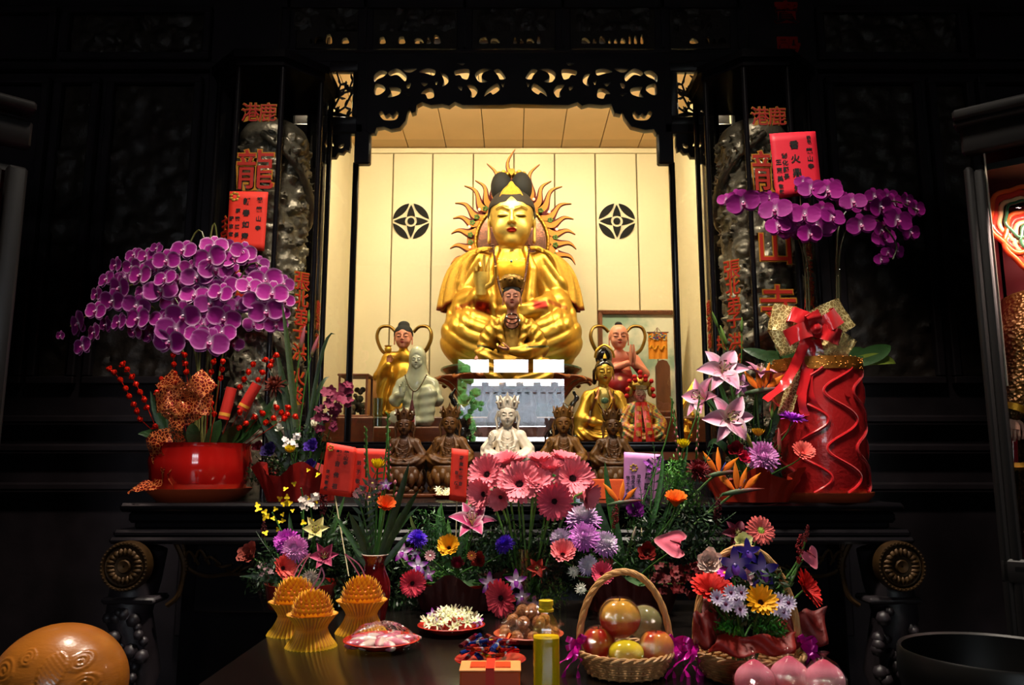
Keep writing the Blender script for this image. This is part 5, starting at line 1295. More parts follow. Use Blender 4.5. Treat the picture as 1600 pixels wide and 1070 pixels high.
nt = MATS['landscape'].node_tree; n1 = nt.nodes.new('ShaderNodeTexNoise'); n1.inputs['Scale'].default_value = 3.2; n1.inputs['Detail'].default_value = 8; rp = nt.nodes.new('ShaderNodeValToRGB')
rp.color_ramp.elements[0].position = .42; rp.color_ramp.elements[0].color = (*srgb('8fa890'), 1); rp.color_ramp.elements[1].position = .55; rp.color_ramp.elements[1].color = (*srgb('e2dcc0'), 1)
tc_ = nt.nodes.new('ShaderNodeTexCoord'); nt.links.new(tc_.outputs['Object'], n1.inputs['Vector']); nt.links.new(n1.outputs[0], rp.inputs[0]); nt.links.new(rp.outputs[0], nt.nodes['Principled BSDF'].inputs['Base Color'])
b = MB(); b.box(((l + r_) / 2, Yp + .01, (zb_ + zt_) / 2), (r_ - l - .04, .01, zt_ - zb_ - .04)); b.build('picture', 'landscape', t, False, world=True)
Ye = 6.1; c = P(1028, 540, Ye); t = thing('embroidered_hanging', 'small orange embroidered hanging with a colourful dragon band before the painting', 'hanging', (c.x, Ye, c.z))
u_ = PX(Ye, 540)
b = MB(); b.color('e08818'); b.grid(lambda u, v: (c.x + (u - .5) * 30 * u_, Ye + .004 * math.sin(u * 20), c.z + (21 - 42 * v) * u_), 24, 6); b.color('c87010'); b.box((c.x, Ye + .004, c.z + 8 * u_), (31 * u_, .006, 1.5 * u_)); b.build('cloth', 'matte', t, world=True)
b = MB()
for i in range(60): b.color(rnd.choice(['3a7a5a', '2a5a8a', 'd04020', 'e8d8a0', '7a4a9a', 'e0a030'])); b.ball((c.x + rnd.uniform(-13, 13) * u_, Ye - .006, c.z + rnd.uniform(9, 20) * u_), (.010, .004, .006), 6, 4)
b.color('e8a020')
for i in range(30): a = i / 29; b.ball((c.x + (a - .5) * 26 * u_, Ye - .006, c.z + (-3 + 3 * math.sin(a * 16)) * u_), (.008, .004, .006), 6, 4)
b.build('embroidery', 'matte', t, world=True)
b = MB(); b.color('6a3a1c'); b.tube([(c.x - 17 * u_, Ye, c.z + 21 * u_), (c.x + 17 * u_, Ye, c.z + 21 * u_)], .006, 6); b.tube([(c.x - 6 * u_, Ye, c.z + 21 * u_), (c.x, Ye, c.z + 29 * u_), (c.x + 6 * u_, Ye, c.z + 21 * u_)], .002, 4); b.tube([(c.x, Ye + .02, c.z + 29 * u_), (c.x, Ye + .02, NF + .25)], .004, 5); b.build('rod', 'satin', t, world=True)
Yt = 5.7; c = P(1036, 600, Yt); t = thing('spirit_tablet', 'brown carved upright tablet behind the right glass post', 'tablet', (c.x, Yt, NF + .24)); zt = P(1036, 562, Yt).z
b = MB(); b.color('7a4a28'); w_ = .052; zb = NF + .30; b.poly([(c.x - w_, zb), (c.x + w_, zb), (c.x + w_, zt - .05), (c.x + w_ * .6, zt - .01), (c.x, zt), (c.x - w_ * .6, zt - .01), (c.x - w_, zt - .05)], Yt - .015, Yt + .015)
b.build('panel', 'carved_wood', t, False, world=True); b = MB(); b.color('5a2c14'); b.box((c.x, Yt, NF + .27), (.16, .09, .06), bev=.01); b.build('foot', 'carved_wood', t, world=True)
# small framed glass case at the left
Yc = 5.6; t = thing('display_case', 'small brown-framed glass case behind the left glass post', 'case', (P(553, 640, Yc).x, Yc, NF + .24)); x0, x1 = P(534, 640, Yc).x, P(576, 640, Yc).x; za, zb = NF + .24, P(553, 588, Yc).z
b = MB()
for x in (x0, x1):
 for y in (Yc - .1, Yc + .1): b.box((x, y, (za + zb) / 2), (.014, .014, zb - za))
for z in (za + .01, zb): b.box(((x0 + x1) / 2, Yc, z), (x1 - x0 + .03, .23, .016), bev=.004)
b.build('case_frame', 'frame_brown', t, False, world=True)
b = MB()
for i in range(40): b.color(rnd.choice(['4a4a30', '6a5a3a', '3a3024'])); b.ball(((x0 + x1) / 2 + rnd.uniform(-.06, .06), Yc + rnd.uniform(-.05, .05), za + .03 + rnd.random() ** 1.6 * .2), rnd.uniform(.012, .03), 7, 5)
b.build('miniature_rock', 'matte', t, world=True)
b = MB(); b.box(((x0 + x1) / 2, Yc - .1, (za + zb) / 2), (x1 - x0 - .02, .003, zb - za - .03)); b.build('glass_pane', 'window_glass', t, False, world=True)
Yc = 5.35; c = P(590, 655, Yc); c.z = NF + .0; b = MB(); zt = P(590, 622, Yc).z
b.lathe([(0, .005), (.03, .0), (.032, .02), (.034, zt - c.z), (.031, zt - c.z), (.029, .03), (0, .03)], 20, tuple(c)); o = b.build('glass_cup', 'vase_glass', None); tag(o, 'clear straight glass on the floor of the niche beside the left attendant', 'glass')
Yc = 6.3; c = P(588, 600, Yc); b = MB(); b.color('9a6a3a'); z1 = P(592, 592, Yc).z; b.box((c.x, Yc, (NF + .24 + z1) / 2), (.13, .10, z1 - NF - .24), bev=.01); o = b.build('wooden_box', 'carved_wood', None); tag(o, 'plain tan wooden box behind the left attendant statue', 'box')
# gilt stand outside the right post
Yg = 5.3; c = P(1073, 690, Yg); t = thing('gilt_stand', 'gilt openwork ritual stand with a slanted golden bar right of the glass post', 'stand', (c.x, Yg, NF)); z0_ = NF
b = MB(); b.color('d8a030'); zt = P(1073, 655, Yg).z; b.lathe([(.05, 0), (.055, .02), (.02, .04), (.02, (zt - z0_) * .5), (.045, (zt - z0_) * .6), (.02, (zt - z0_) * .7), (.02, zt - z0_)], 12, (c.x, Yg, z0_))
for i in range(14): b.ball((c.x + rnd.uniform(-.045, .045), Yg + rnd.uniform(-.03, .03), z0_ + rnd.uniform(.1, .26)), .016, 6, 5)
b.build('openwork_body', 'gilt', t, world=True); p0, p1 = P(1062, 640, Yg), P(1088, 596, Yg); b = MB(); b.color('e0a838'); b.tube([p0, p1], .02, 4); b.tube([P(1066, 660, Yg), P(1080, 662, Yg)], .02, 6); b.build('slanted_bar', 'gilt', t, world=True)

# ================================================================ FLOWERS: each kind is built once at radius 1 and facing +z
SH = {'round': lambda s: math.sin(PI * min(1, s * .86 + .08)) ** .55, 'long': lambda s: math.sin(PI * (s * .9 + .07)) ** .7, 'tip': lambda s: (math.sin(PI * s ** .8 * .96 + .05)) ** .8,
  'strap': lambda s: .55 + .45 * math.sin(PI * min(1, s * 1.0)) if s < .85 else max(0, 1 - ((s - .85) / .15) ** 2) ** .5 * .4 + .42, 'lance': lambda s: max(.02, math.sin(PI * s ** .7)) , 'blade': lambda s: max(.02, (1 - s) ** .6 * (.5 + .5 * min(1, s * 4)))}
def petal(b, L, W, ang, tilt=20, curl=0, c0=(1, 1, 1), c1=None, nu=7, nv=5, shape='round', cup=.15, r0=0.0, z0=0.0, edge=None, ruf=0.0, side=0.0, cfn=None):
 ca, sa = math.cos(ang), math.sin(ang); c1 = c0 if c1 is None else c1; path = []; r, z, sd = r0, z0, 0
 for i in range(nu):
  s = i / (nu - 1); e = R(tilt + curl * s); path.append((r, z, e)); r += math.cos(e) * L / (nu - 1); z += math.sin(e) * L / (nu - 1)
 vs, cs = [], []
 for i, (r, z, e) in enumerate(path):
  s = i / (nu - 1); w = W * SH[shape](s) / 2
  for j in range(nv):
   v = j / (nv - 1) * 2 - 1; h = cup * v * v * w + ruf * W * math.sin(v * 9 + s * 7 + ang * 5) * s
   rr = r - math.sin(e) * h; zz_ = z + math.cos(e) * h; t = v * w + side * s * s
   vs.append((rr * ca - t * sa, rr * sa + t * ca, zz_))
   c = mixc(c0, c1, s)
   if edge is not None and (abs(v) > .93 or s > .97): c = mixc(c, edge, .75)
   if cfn: c = cfn(s, v, c)
   cs.append(c)
 fs = [[i * nv + j, (i + 1) * nv + j, (i + 1) * nv + j + 1, i * nv + j + 1] for i in range(nu - 1) for j in range(nv - 1)]
 b.add(vs, fs, cs)
def f_gerbera(seed=0, pet='f0627a', inner='c83a50', eye='2a0d10', open_=38, n=26, back='f4a0a8', eye_r=.16):
 r = random.Random(seed); A, B, E = srgb(pet), srgb(inner), srgb(back); p = MB()
 for ring, (L, k, tl) in enumerate(((.92, n, open_), (.80, n - 4, open_ + 10), (.40, 18, open_ + 22))):
  for i in range(k):
   a = (i + .5 * ring) / k * 2 * PI + r.uniform(-.05, .05)
   petal(p, L * r.uniform(.94, 1.05), .28 if ring < 2 else .10, a, tl + r.uniform(-5, 5), -18, mixc(B, A, .55) if ring < 2 else B, A, 5, 3, 'strap', .35, r0=.12, z0=.02 * ring)
 c = MB(); c.color(eye); c.ball((0, 0, .07), (eye_r, eye_r, .08), 14, 6)
 for i in range(26): a = i * 2.4; q = eye_r * 1.1 * math.sqrt(i / 26); c.ball((q * math.cos(a), q * math.sin(a), .12 + .02 * (1 - i / 26)), .026, 5, 4)
 return {'petals': p, 'flower_center': c}
def f_mum(seed=0, tip='f0e6ee', base='c24ac0', n=230, up=1.0, width=.16, low=-25):
 r = random.Random(seed); T_, Bc = srgb(tip), srgb(base); p = MB()
 for i in range(n):
  q = (i + .5) / n; el = lerp(low, 86, 1 - q ** .6 if False else (1 - q)); a = i * 2.39996
  L = lerp(.95, .42, 1 - q) * r.uniform(.88, 1.08); cc = mixc(T_, Bc, min(1, max(0, q * 1.1 - .25)))
  petal(p, L, width, a, el * up + r.uniform(-6, 6), r.uniform(10, 40) if q < .8 else r.uniform(-20, 20), mixc(Bc, cc, .85), cc, 4, 3, 'strap', .5, r0=.05, z0=.08)
 p.col = mixc(T_, Bc, .25); p.ball((0, 0, .22), .30, 10, 7)
 return {'petals': p}
def f_ballmum(seed=0, c='f2d21c', c2='d8a810', n=70):
 """incurved cup of overlapping petals"""
 r = random.Random(seed); A, B = srgb(c), srgb(c2); p = MB()
 for i in range(n):
  q = i / n; a = i * 2.39996
  petal(p, lerp(.75, 1.15, q), .34, a, lerp(84, 28, q), 60, B, A, 5, 3, 'round', .4, r0=.04 + .15 * q, z0=.0)
 return {'petals': p}
def f_lily(seed=0, c='d87aa8', edge='f6dde8', throat='c04a80', n=6, tilt=52, curl=-85, stripe='b03868'):
 r = random.Random(seed); p = MB(); A, E, Tt, St = srgb(c), srgb(edge), srgb(throat), srgb(stripe)
 def cf(s, v, col_): return mixc(mixc(mixc(A, St, max(0, 1 - abs(v) * 4) * .7), E, sstep_f(.55, 1, abs(v))), Tt, max(0, .25 - s) * 2)
 for i in range(n):
  petal(p, 1.05, .64 if i % 2 else .48, i / n * 2 * PI + r.uniform(-.08, .08), tilt + r.uniform(-8, 8), curl + r.uniform(-15, 15), A, E, 9, 7, 'lance', .5, r0=.03, cfn=cf, ruf=.03)
 c_ = MB(); st = MB()
 for i in range(6):
  a = i / 6 * 2 * PI + .4; st.color('b8c060'); q = bez((0, 0, 0), (.03 * math.cos(a), .03 * math.sin(a), .35), (.20 * math.cos(a), .20 * math.sin(a), .62), 5); st.tube(q, .014, 5)
  st.color('4a1a10'); e = q[-1]; st.tube([e + Vector((-math.sin(a) * .06, math.cos(a) * .06, 0)), e + Vector((math.sin(a) * .06, -math.cos(a) * .06, .02))], .028, 5)
 st.color('c8b0a0'); st.tube([(0, 0, 0), (0, .02, .72)], .02, 6); st.ball((0, .02, .73), .04, 7, 5)
 return {'petals': p, 'stamens': st}
def sstep_f(a, b, x): t = min(1, max(0, (x - a) / (b - a))); return t * t * (3 - 2 * t)
def f_bud(c='c87890', c2='a8b060', fat=.17):
 b = MB(); A, B = srgb(c), srgb(c2); pr = [(.0, 0), (.06, .03), (fat * .8, .3), (fat, .7), (fat * .9, 1.1), (fat * .5, 1.55), (.03, 1.78), (0, 1.8)]
 b.lathe(pr, 12, (0, 0, 0), lambda a, z: mixc(B, A, sstep_f(.1, .8, z)), wob=lambda a, z: 1 + .10 * math.cos(3 * a)); return {'bud': b}
def f_orchid(seed=0, c='8a1a96', vein='a83ab8', edge='e2b8e6', lip='c8208a', white='f2e0f0'):
 A, Vn, E, Wh = srgb(c), srgb(vein), srgb(edge), srgb(white); p = MB(); r = random.Random(seed)
 def cf(s, v, q): k = mixc(A, Vn, .5 * abs(math.sin(v * 14)) * s); k = mixc(k, Wh, max(0, .16 - s) * 4); return mixc(k, E, max(sstep_f(.86, 1, s), sstep_f(.8, 1, abs(v))) * .8)
 for a in (90, 218, 322): petal(p, .82, .62, R(a), 6, -14, A, A, 8, 7, 'round', .12, cfn=cf, z0=-.02)
 for a in (8, 172): petal(p, .98, 1.12, R(a), 8, -10, A, A, 10, 9, 'round', .14, cfn=cf, z0=.03, ruf=.015)
 l = MB(); L = srgb(lip)
 petal(l, .36, .22, R(270), 30, -60, L, srgb('7a0a50'), 6, 5, 'tip', .5, z0=.05); petal(l, .26, .16, R(205), 65, -30, Wh, L, 5, 3, 'round', .4, z0=.03); petal(l, .26, .16, R(335), 65, -30, Wh, L, 5, 3, 'round', .4, z0=.03)
 l.color(white); l.ball((0, .04, .10), (.06, .06, .09), 8, 6)
 return {'petals': p, 'lip': l}
def f_dendro(seed=0, c='8a2090', white='f0e4f4'):
 A, Wh = srgb(c), srgb(white); p = MB()
 cf = lambda s, v, q: mixc(Wh, A, sstep_f(.15, .75, s))
 for i in range(5): petal(p, .95, .46, R(90 + i * 72), 12, -20, A, A, 6, 5, 'tip', .2, cfn=cf)
 l = MB(); petal(l, .6, .4, R(270), 45, -50, A, srgb('5a1068'), 6, 5, 'round', .5, z0=.05); l.color(white); l.ball((0, 0, .1), .09, 7, 5)
 return {'petals': p, 'lip': l}
def f_rose(seed=0, c='e8c8b8', c2='d8a898', n=34, ruf=.05):
 r = random.Random(seed); A, B = srgb(c), srgb(c2); p = MB()
 for i in range(n):
  q = i / n; a = i * 2.39996
  petal(p, lerp(.5, 1.0, q), lerp(.4, .8, q), a, lerp(88, 38, q) + r.uniform(-8, 8), lerp(10, -10, q), B, A, 6, 5, 'round', .35, r0=.03 + .10 * q, ruf=ruf, edge=A)
 return {'petals': p}
def f_daisy(seed=0, c='e8e0ea', tipc='b89ac8', eye='5a1030', n=13):
 p = MB(); A, B = srgb(c), srgb(tipc)
 for i in range(n): petal(p, .9, .34, i / n * 2 * PI, 14, -10, B, A, 4, 3, 'strap', .3, r0=.08)
 e = MB(); e.color(eye); e.ball((0, 0, .06), (.22, .22, .10), 10, 5); return {'petals': p, 'flower_center': e}
def f_anthurium(c='f07088', sp='7a1828', turn=0):
 p = MB(); A = srgb(c); vs = []; cs = []
 N = 28; M_ = 7
 for i in range(N):
  a = i / N * 2 * PI; rr = (.78 + .22 * math.cos(a) if True else 1); x = math.sin(a) * .86 * (1 - .1 * math.cos(a)); y = -math.cos(a) * 1.0; 
  k = 1 - .55 * max(0, math.cos(a)) ** 14 ; x *= 1; y = y * k if y < 0 else y
  hx = .80 * (math.sin(a)) * (1 + .12 * math.cos(a)); hy = -.72 * math.cos(a) + (.45 if math.cos(a) > .97 else .16 * math.cos(a) if math.cos(a) > .8 else 0) - (.55 * max(0, -math.cos(a)) ** 5 * -1)
  vs.append((hx, hy))
 V = []
 for i in range(N):
  for j in range(M_):
   q = j / (M_ - 1); x, y = vs[i][0] * q, vs[i][1] * q; V.append((x, y, .10 * q * q + .05 * math.sin(6 * q))); cs.append(mixc(A, srgb('f8b0b8'), .5 if j == M_ - 1 else 0))
 fs = [[i * M_ + j, ((i + 1) % N) * M_ + j, ((i + 1) % N) * M_ + j + 1, i * M_ + j + 1] for i in range(N) for j in range(M_ - 1)]
 s = MB(); p.M = s.M = RZ(R(turn)); p.add(V, fs, cs); s.color(sp); s.tube([(0, -.3, 0), (.02, -.15, .25), (0, .35, .62)], [.06, .065, .03], 8)
 return {'spathe': p, 'spadix': s}
def f_strelitzia(seed=0, n=5):
 """bird of paradise pointing along +x, crest up +y"""
 r = random.Random(seed); bk = MB(); bk.tube([(-.5, -.10, 0), (0, 0, 0), (.5, .06, 0), (1.0, .10, 0)], [.05, .10, .07, .01], 8, flat=.6, cols=[srgb('3a5a34'), srgb('4a5a3a'), srgb('6a3a3a'), srgb('8a3a30')], up=(0, 0, 1))
 p = MB(); O, O2 = srgb('f28a1a'), srgb('e05a0c')
 for i in range(n):
  a = R(lerp(125, 40, i / (n - 1)) + r.uniform(-6, 6)); L = r.uniform(.75, 1.05); d = Vector((math.cos(a), math.sin(a), r.uniform(-.15, .15))); s0 = Vector((-.05 + .1 * i, .05, 0)); nn = Vector((-d.y, d.x, 0))
  L_ = [s0 + d * L * t for t in (0, .25, .5, .75, 1)]; w = (.03, .10, .11, .07, .005)
  V = []
  for q, ww in zip(L_, w): V += [q + nn * ww, q + Vector((0, 0, .035)), q - nn * ww]
  p.add(V, [[3 * k + j, 3 * k + j + 1, 3 * k + j + 4, 3 * k + j + 3] for k in range(4) for j in range(2)], [mixc(O2, O, k / 4) for k in range(5) for _ in range(3)])
 bl = MB(); bl.color('24307a'); bl.tube([(.1, .04, 0), (.35, .42, .03)], [.03, .012], 5)
 return {'orange_sepals': p, 'green_beak': bk, 'blue_petal': bl}
def f_plume(seed=0, c='7a1420', n=120):
 r = random.Random(seed); b = MB(); b.color(c)
 for i in range(n):
  q = r.random(); a = r.random() * 6.28; rr = .32 * math.sin(PI * (q * .85 + .1)) * r.random() ** .4
  b.ball((rr * math.cos(a), rr * math.sin(a), q * 2 - .2), r.uniform(.04, .085), 5, 4)
 return {'florets': b}
def f_cluster(seed=0, c='e8c81c', n=12, size=.16, spread=.8, petals=4, eye=None):
 r = random.Random(seed); b = MB(); A = srgb(c)
 for i in range(n):
  o = Vector((r.uniform(-1, 1), r.uniform(-1, 1), r.uniform(-.3, .5))) * spread; old = b.M; b.M = aim(o, (r.uniform(-.6, .6), r.uniform(-.6, .6), 1), r.random() * 6) @ SC(size * r.uniform(.7, 1.2))
  for k in range(petals): petal(b, 1, .8, k / petals * 2 * PI, 15, -10, A, A, 4, 3, 'round', .2)
  if eye: b.color(eye); b.ball((0, 0, .1), .22, 6, 4)
  b.M = old
 return {'florets': b}
def f_spike(seed=0, green='4a7a34', bud='e87888', n=12, L=6.0):
 """gladiolus spike of green buds growing along +z, head at the origin"""
 r = random.Random(seed); b = MB(); G, Bc = srgb(green), srgb(bud); b.color(green); b.tube([(0, 0, -L), (.05, 0, -L * .5), (0, 0, 0)], [.22, .17, .05], 7)
 for i in range(n):
  q = i / n; z = -L * q * .95; s = 1 if i % 2 else -1; sz = lerp(.5, 1.0, q); o = Vector((s * .12, 0, z - .2)); col_ = [G, G, mixc(G, Bc, .9 if q > .45 else 0), mixc(G, Bc, 1.0 if q > .45 else .0)]
  b.tube([o, o + Vector((s * .18, -.05, .35 * sz)), o + Vector((s * .26, -.08, .8 * sz)), o + Vector((s * .24, -.1, 1.15 * sz))], [.10, .24 * sz, .20 * sz, .03], 7, cols=col_)
 return {'bud_spike': b}
FCACHE = {}
GROW = dict(gerbera=1.32, mum=1.22, dendro=1.2, lily=1.12, cluster=1.15, rose=1.25, strelitzia=1.25, ballmum=1.0, daisy=1.15)
def flower_meshes(kind, args):
 key = (kind, tuple(sorted(args.items())))
 if key not in FCACHE:
  parts = globals()['f_' + kind](**args); FCACHE[key] = {n: mb.mesh(n, 'petal' if n not in ('stamens', 'bud_spike', 'green_beak') else 'leaf') for n, mb in parts.items()}
 return FCACHE[key]
def flower(name, label, cat, kind, px, py, Y, rpx, face=(0, -1, .35), root=None, group=None, roll=0.0, stem='3c6a2a', sw=.0028, sag=.0, args=None, parent=None, loc=None):
 c = loc if loc is not None else P(px, py, Y); r = rpx * PX(c.y, py if py else 600) * GROW.get(kind, 1)
 t = thing(name, label, cat, c, group=group) if parent is None else parent
 M = Vector(face).to_track_quat('Z', 'Y').to_matrix().to_4x4() @ RZ(roll) @ SC(r)
 off = T(*(Vector(c) - Vector(t.location))) if parent is not None else Matrix.Identity(4)
 for n, me in flower_meshes(kind, args or {}).items():
  o = bpy.data.objects.new(n, me); col.objects.link(o); o.parent = t; o.matrix_local = off @ M
 if root is not None:
  c = Vector(c); root = Vector(root); f = Vector(face).normalized(); b = MB(); b.color(stem)
  p1 = c - f * r * .05; mid = c.lerp(root, .5) + Vector((0, .02, .03 + sag)); pts = bez(p1, p1 - f * (.35 * (c - root).length * .5) + Vector((0, 0, -.02)), mid, 6, root) if True else None
  b.tube(pts, sw, 6); b.v = [v - np.array(t.location) for v in b.v]; o = b.build('stem', 'leaf', t)
 return t
def leaf_blade(b, p0, p1, p2, w, c='2f5a26', c2=None, n=8, fold=.25, up=(0, -1, 0.2)):
 pts = bez(p0, p1, p2, n); A = srgb(c); B = srgb(c2) if c2 else mixc(A, (0, 0, 0), .3); vs, cs = [], []
 for i, p in enumerate(pts):
  s = i / n; t = (pts[min(n, i + 1)] - pts[max(0, i - 1)]).normalized(); sd = t.cross(Vector(up)); sd = sd.normalized() if sd.length > 1e-5 else Vector((1, 0, 0)); nn = sd.cross(t)
  ww = w * math.sin(PI * min(1, .08 + s * .92)) ** .8
  vs += [p + sd * ww + nn * ww * fold, p, p - sd * ww + nn * ww * fold]; cs += [A, B, A]
 b.add(vs, [[3 * i + j, 3 * i + j + 1, 3 * i + j + 4, 3 * i + j + 3] for i in range(n) for j in range(2)], cs)
def fern(b, p0, p1, p2, w, c='3a6a2c', n=14, rows=1):
 pts = bez(p0, p1, p2, n); b.color(c); b.tube(pts, .0015, 4)
 for i in range(2, n + 1):
  s = i / n; t = (pts[min(n, i + 1)] - pts[i - 1]).normalized(); sd = t.cross(Vector((0, -1, .1))).normalized(); L = w * math.sin(PI * (s * .85 + .12))
  for g in (-1, 1):
   e = pts[i] + (sd * g + t * .6).normalized() * L; m_ = pts[i].lerp(e, .5); q = t * L * .16; b.add([pts[i], m_ + q, e, m_ - q], [[0, 1, 2, 3]])
def sprig(b, o, r, n=60, c=('4f7a2e', '3a6424', '6a9a3c'), s=.006, rr=None):
 """fluffy greenery: little leaves in a soft ball"""
 rr = rr or rnd
 for i in range(n):
  d = Vector((rr.gauss(0, 1), rr.gauss(0, 1), rr.gauss(0, 1))).normalized(); p = Vector(o) + Vector((d.x * r[0], d.y * r[1], d.z * r[2])) * rr.random() ** .5
  u = Vector((rr.gauss(0, 1), rr.gauss(0, 1), rr.gauss(0, 1) + .5)).normalized() * s * rr.uniform(1, 2); v = u.cross(d); v = v.normalized() * s * .5 if v.length > 1e-6 else Vector((s, 0, 0))
  b.color(rr.choice(c)); b.add([p - u, p + v, p + u, p - v], [[0, 1, 2, 3]])

# ================================================================ POTTED ORCHIDS ON THE ALTAR
material('pot_glaze', 'a81410', rough=0.10, coat=0.8, var=0.08, vscale=5)
material('terracotta', 'a8431f', rough=0.5)
material('vase_red', 'a01a1c', rough=0.28, coat=0.5, bump=0.25, bscale=70)
material('ribbon_satin', 'c8101a', rough=0.22, coat=0.4, sheen=.3)
material('bead_red', 'd8200c', rough=0.14, metal=0.55)
def mesh_ribbon(name, base, thread, dens=0.5):
 m = bpy.data.materials.new(name); m.use_nodes = True; nt = m.node_tree; L = nt.links; b_ = nt.nodes['Principled BSDF']
 tc = nt.nodes.new('ShaderNodeTexCoord'); v = nt.nodes.new('ShaderNodeTexVoronoi'); v.feature = 'DISTANCE_TO_EDGE'; v.inputs['Scale'].default_value = 60
 L.new(tc.outputs['Object'], v.inputs['Vector']); r_ = nt.nodes.new('ShaderNodeMath'); r_.operation = 'LESS_THAN'; r_.inputs[1].default_value = .07; L.new(v.outputs['Distance'], r_.inputs[0])
 mx = nt.nodes.new('ShaderNodeMix'); mx.data_type = 'RGBA'; L.new(r_.outputs[0], mx.inputs['Factor']); mx.inputs['A'].default_value = (*srgb(base), 1); mx.inputs['B'].default_value = (*srgb(thread), 1)
 L.new(mx.outputs['Result'], b_.inputs['Base Color']); b_.inputs['Roughness'].default_value = .35; b_.inputs['Metallic'].default_value = .5
 ma = nt.nodes.new('ShaderNodeMath'); ma.operation = 'MULTIPLY_ADD'; ma.inputs[1].default_value = 1 - dens; ma.inputs[2].default_value = dens; L.new(r_.outputs[0], ma.inputs[0]); L.new(ma.outputs[0], b_.inputs['Alpha']); MATS[name] = m
mesh_ribbon('ribbon_red_mesh', '8a1408', 'e88a4a', .55); mesh_ribbon('ribbon_gold_mesh', 'b89a5a', 'f4e0a0', .6)
def strip(b, pts, w, up=(0, -1, 0), twist=0.0, ruf=0.0, n=6, c=None, wdir=None):
 """flat ribbon of width w along the path"""
 pts = [Vector(p) for p in spline(pts, n)]; vs = []; k = len(pts)
 for i, p in enumerate(pts):
  t = (pts[min(k - 1, i + 1)] - pts[max(0, i - 1)]).normalized(); sd = t.cross(Matrix.Rotation(twist * i / k, 3, t) @ Vector(up)); sd = sd if wdir is None else Vector(wdir) - t * t.dot(Vector(wdir)); sd = sd.normalized() if sd.length > 1e-5 else Vector((1, 0, 0)); nn = sd.cross(t)
  for j in (-1, -.33, .33, 1): vs.append(p + sd * w * j / 2 + nn * ruf * math.sin(i * 1.1 + j * 2))
 b.add(vs, [[4 * i + j, 4 * i + j + 1, 4 * i + j + 5, 4 * i + j + 4] for i in range(k - 1) for j in range(3)])
def loop(c, d, L, w, b, up=(0, -1, 0), puff=.5):
 """one bow loop leaving c towards d"""
 c, d = Vector(c), Vector(d).normalized(); s_ = d.cross(Vector(up)).normalized(); f = Vector(up).normalized()
 strip(b, [c, c + d * L * .5 + f * L * puff * .5 + s_ * L * .05, c + d * L + f * L * .1, c + d * L * .6 - f * L * puff * .35 - s_ * L * .05, c], w, wdir=s_, ruf=w * .06)
QL = lambda x, y: (x / 2.854, 350 + y / 2.854)
BL = [(520, 185, 38), (478, 248, 40), (435, 315, 38), (355, 445, 60), (430, 390, 45), (372, 545, 45), (425, 485, 45), (475, 450, 38), (272, 498, 22), (600, 140, 35), (655, 145, 38), (700, 110, 28), (745, 165, 50), (820, 120, 50), (630, 230, 55), (700, 195, 45), (540, 285, 58), (505, 345, 55), (590, 190, 40), (560, 240, 40), (740, 245, 45), (718, 300, 58), (640, 310, 38), (610, 365, 50), (620, 425, 60), (535, 440, 45), (605, 480, 40), (672, 495, 42), (770, 360, 42), (720, 425, 45), (820, 410, 65), (785, 475, 68), (760, 525, 65), (812, 305, 42), (870, 320, 52), (880, 240, 55), (940, 155, 62), (962, 205, 58), (955, 100, 48), (1005, 95, 30), (1050, 155, 52), (1020, 195, 40), (1085, 125, 45), (940, 355, 55), (985, 310, 48), (1000, 285, 55), (1060, 255, 40), (1060, 365, 45), (1000, 420, 58), (910, 445, 45), (880, 490, 45), (935, 530, 65), (990, 485, 50), (1045, 535, 35), (1110, 280, 45), (1140, 210, 42), (1185, 250, 60), (1150, 340, 52), (1215, 310, 55), (1262, 265, 40), (1270, 345, 35), (1190, 390, 62), (1130, 450, 38), (1230, 450, 42), (1250, 400, 35), (850, 200, 40), (800, 250, 35), (1150, 180, 40)]
def orchid_blooms(t, lst, conv, Y0, cx, cy, kinds, rr, dY=.09, scale=1.0):
 for i, (x, y, r_) in enumerate(lst):
  px, py = conv(x, y); big = r_ > 42
  Y = Y0 + (-dY * .6 if big else dY * .5) + rr.uniform(-.03, .03) + .00025 * abs(px - cx)
  f = (.0035 * (px - cx) + rr.uniform(-.35, .35), -1, -.05 - .001 * (py - cy) + rr.uniform(-.25, .2))
  c = P(px, py, Y); M = T(*(c - Vector(t.location))) @ Vector(f).to_track_quat('Z', 'Y').to_matrix().to_4x4()
  e = M.to_3x3() @ Vector((0, 1, 0)); M = M @ RZ(rr.uniform(-.25, .25)) @ SC(r_ / 2.854 * PX(Y, py) * scale * 1.02)
  p = None
  for n, me in flower_meshes('orchid', kinds[i % len(kinds)]).items():
   if p is None: p = bpy.data.objects.new('orchid_bloom', me); col.objects.link(p); p.parent = t; p.matrix_local = M
   else: q = bpy.data.objects.new('lip', me); col.objects.link(q); q.parent = p
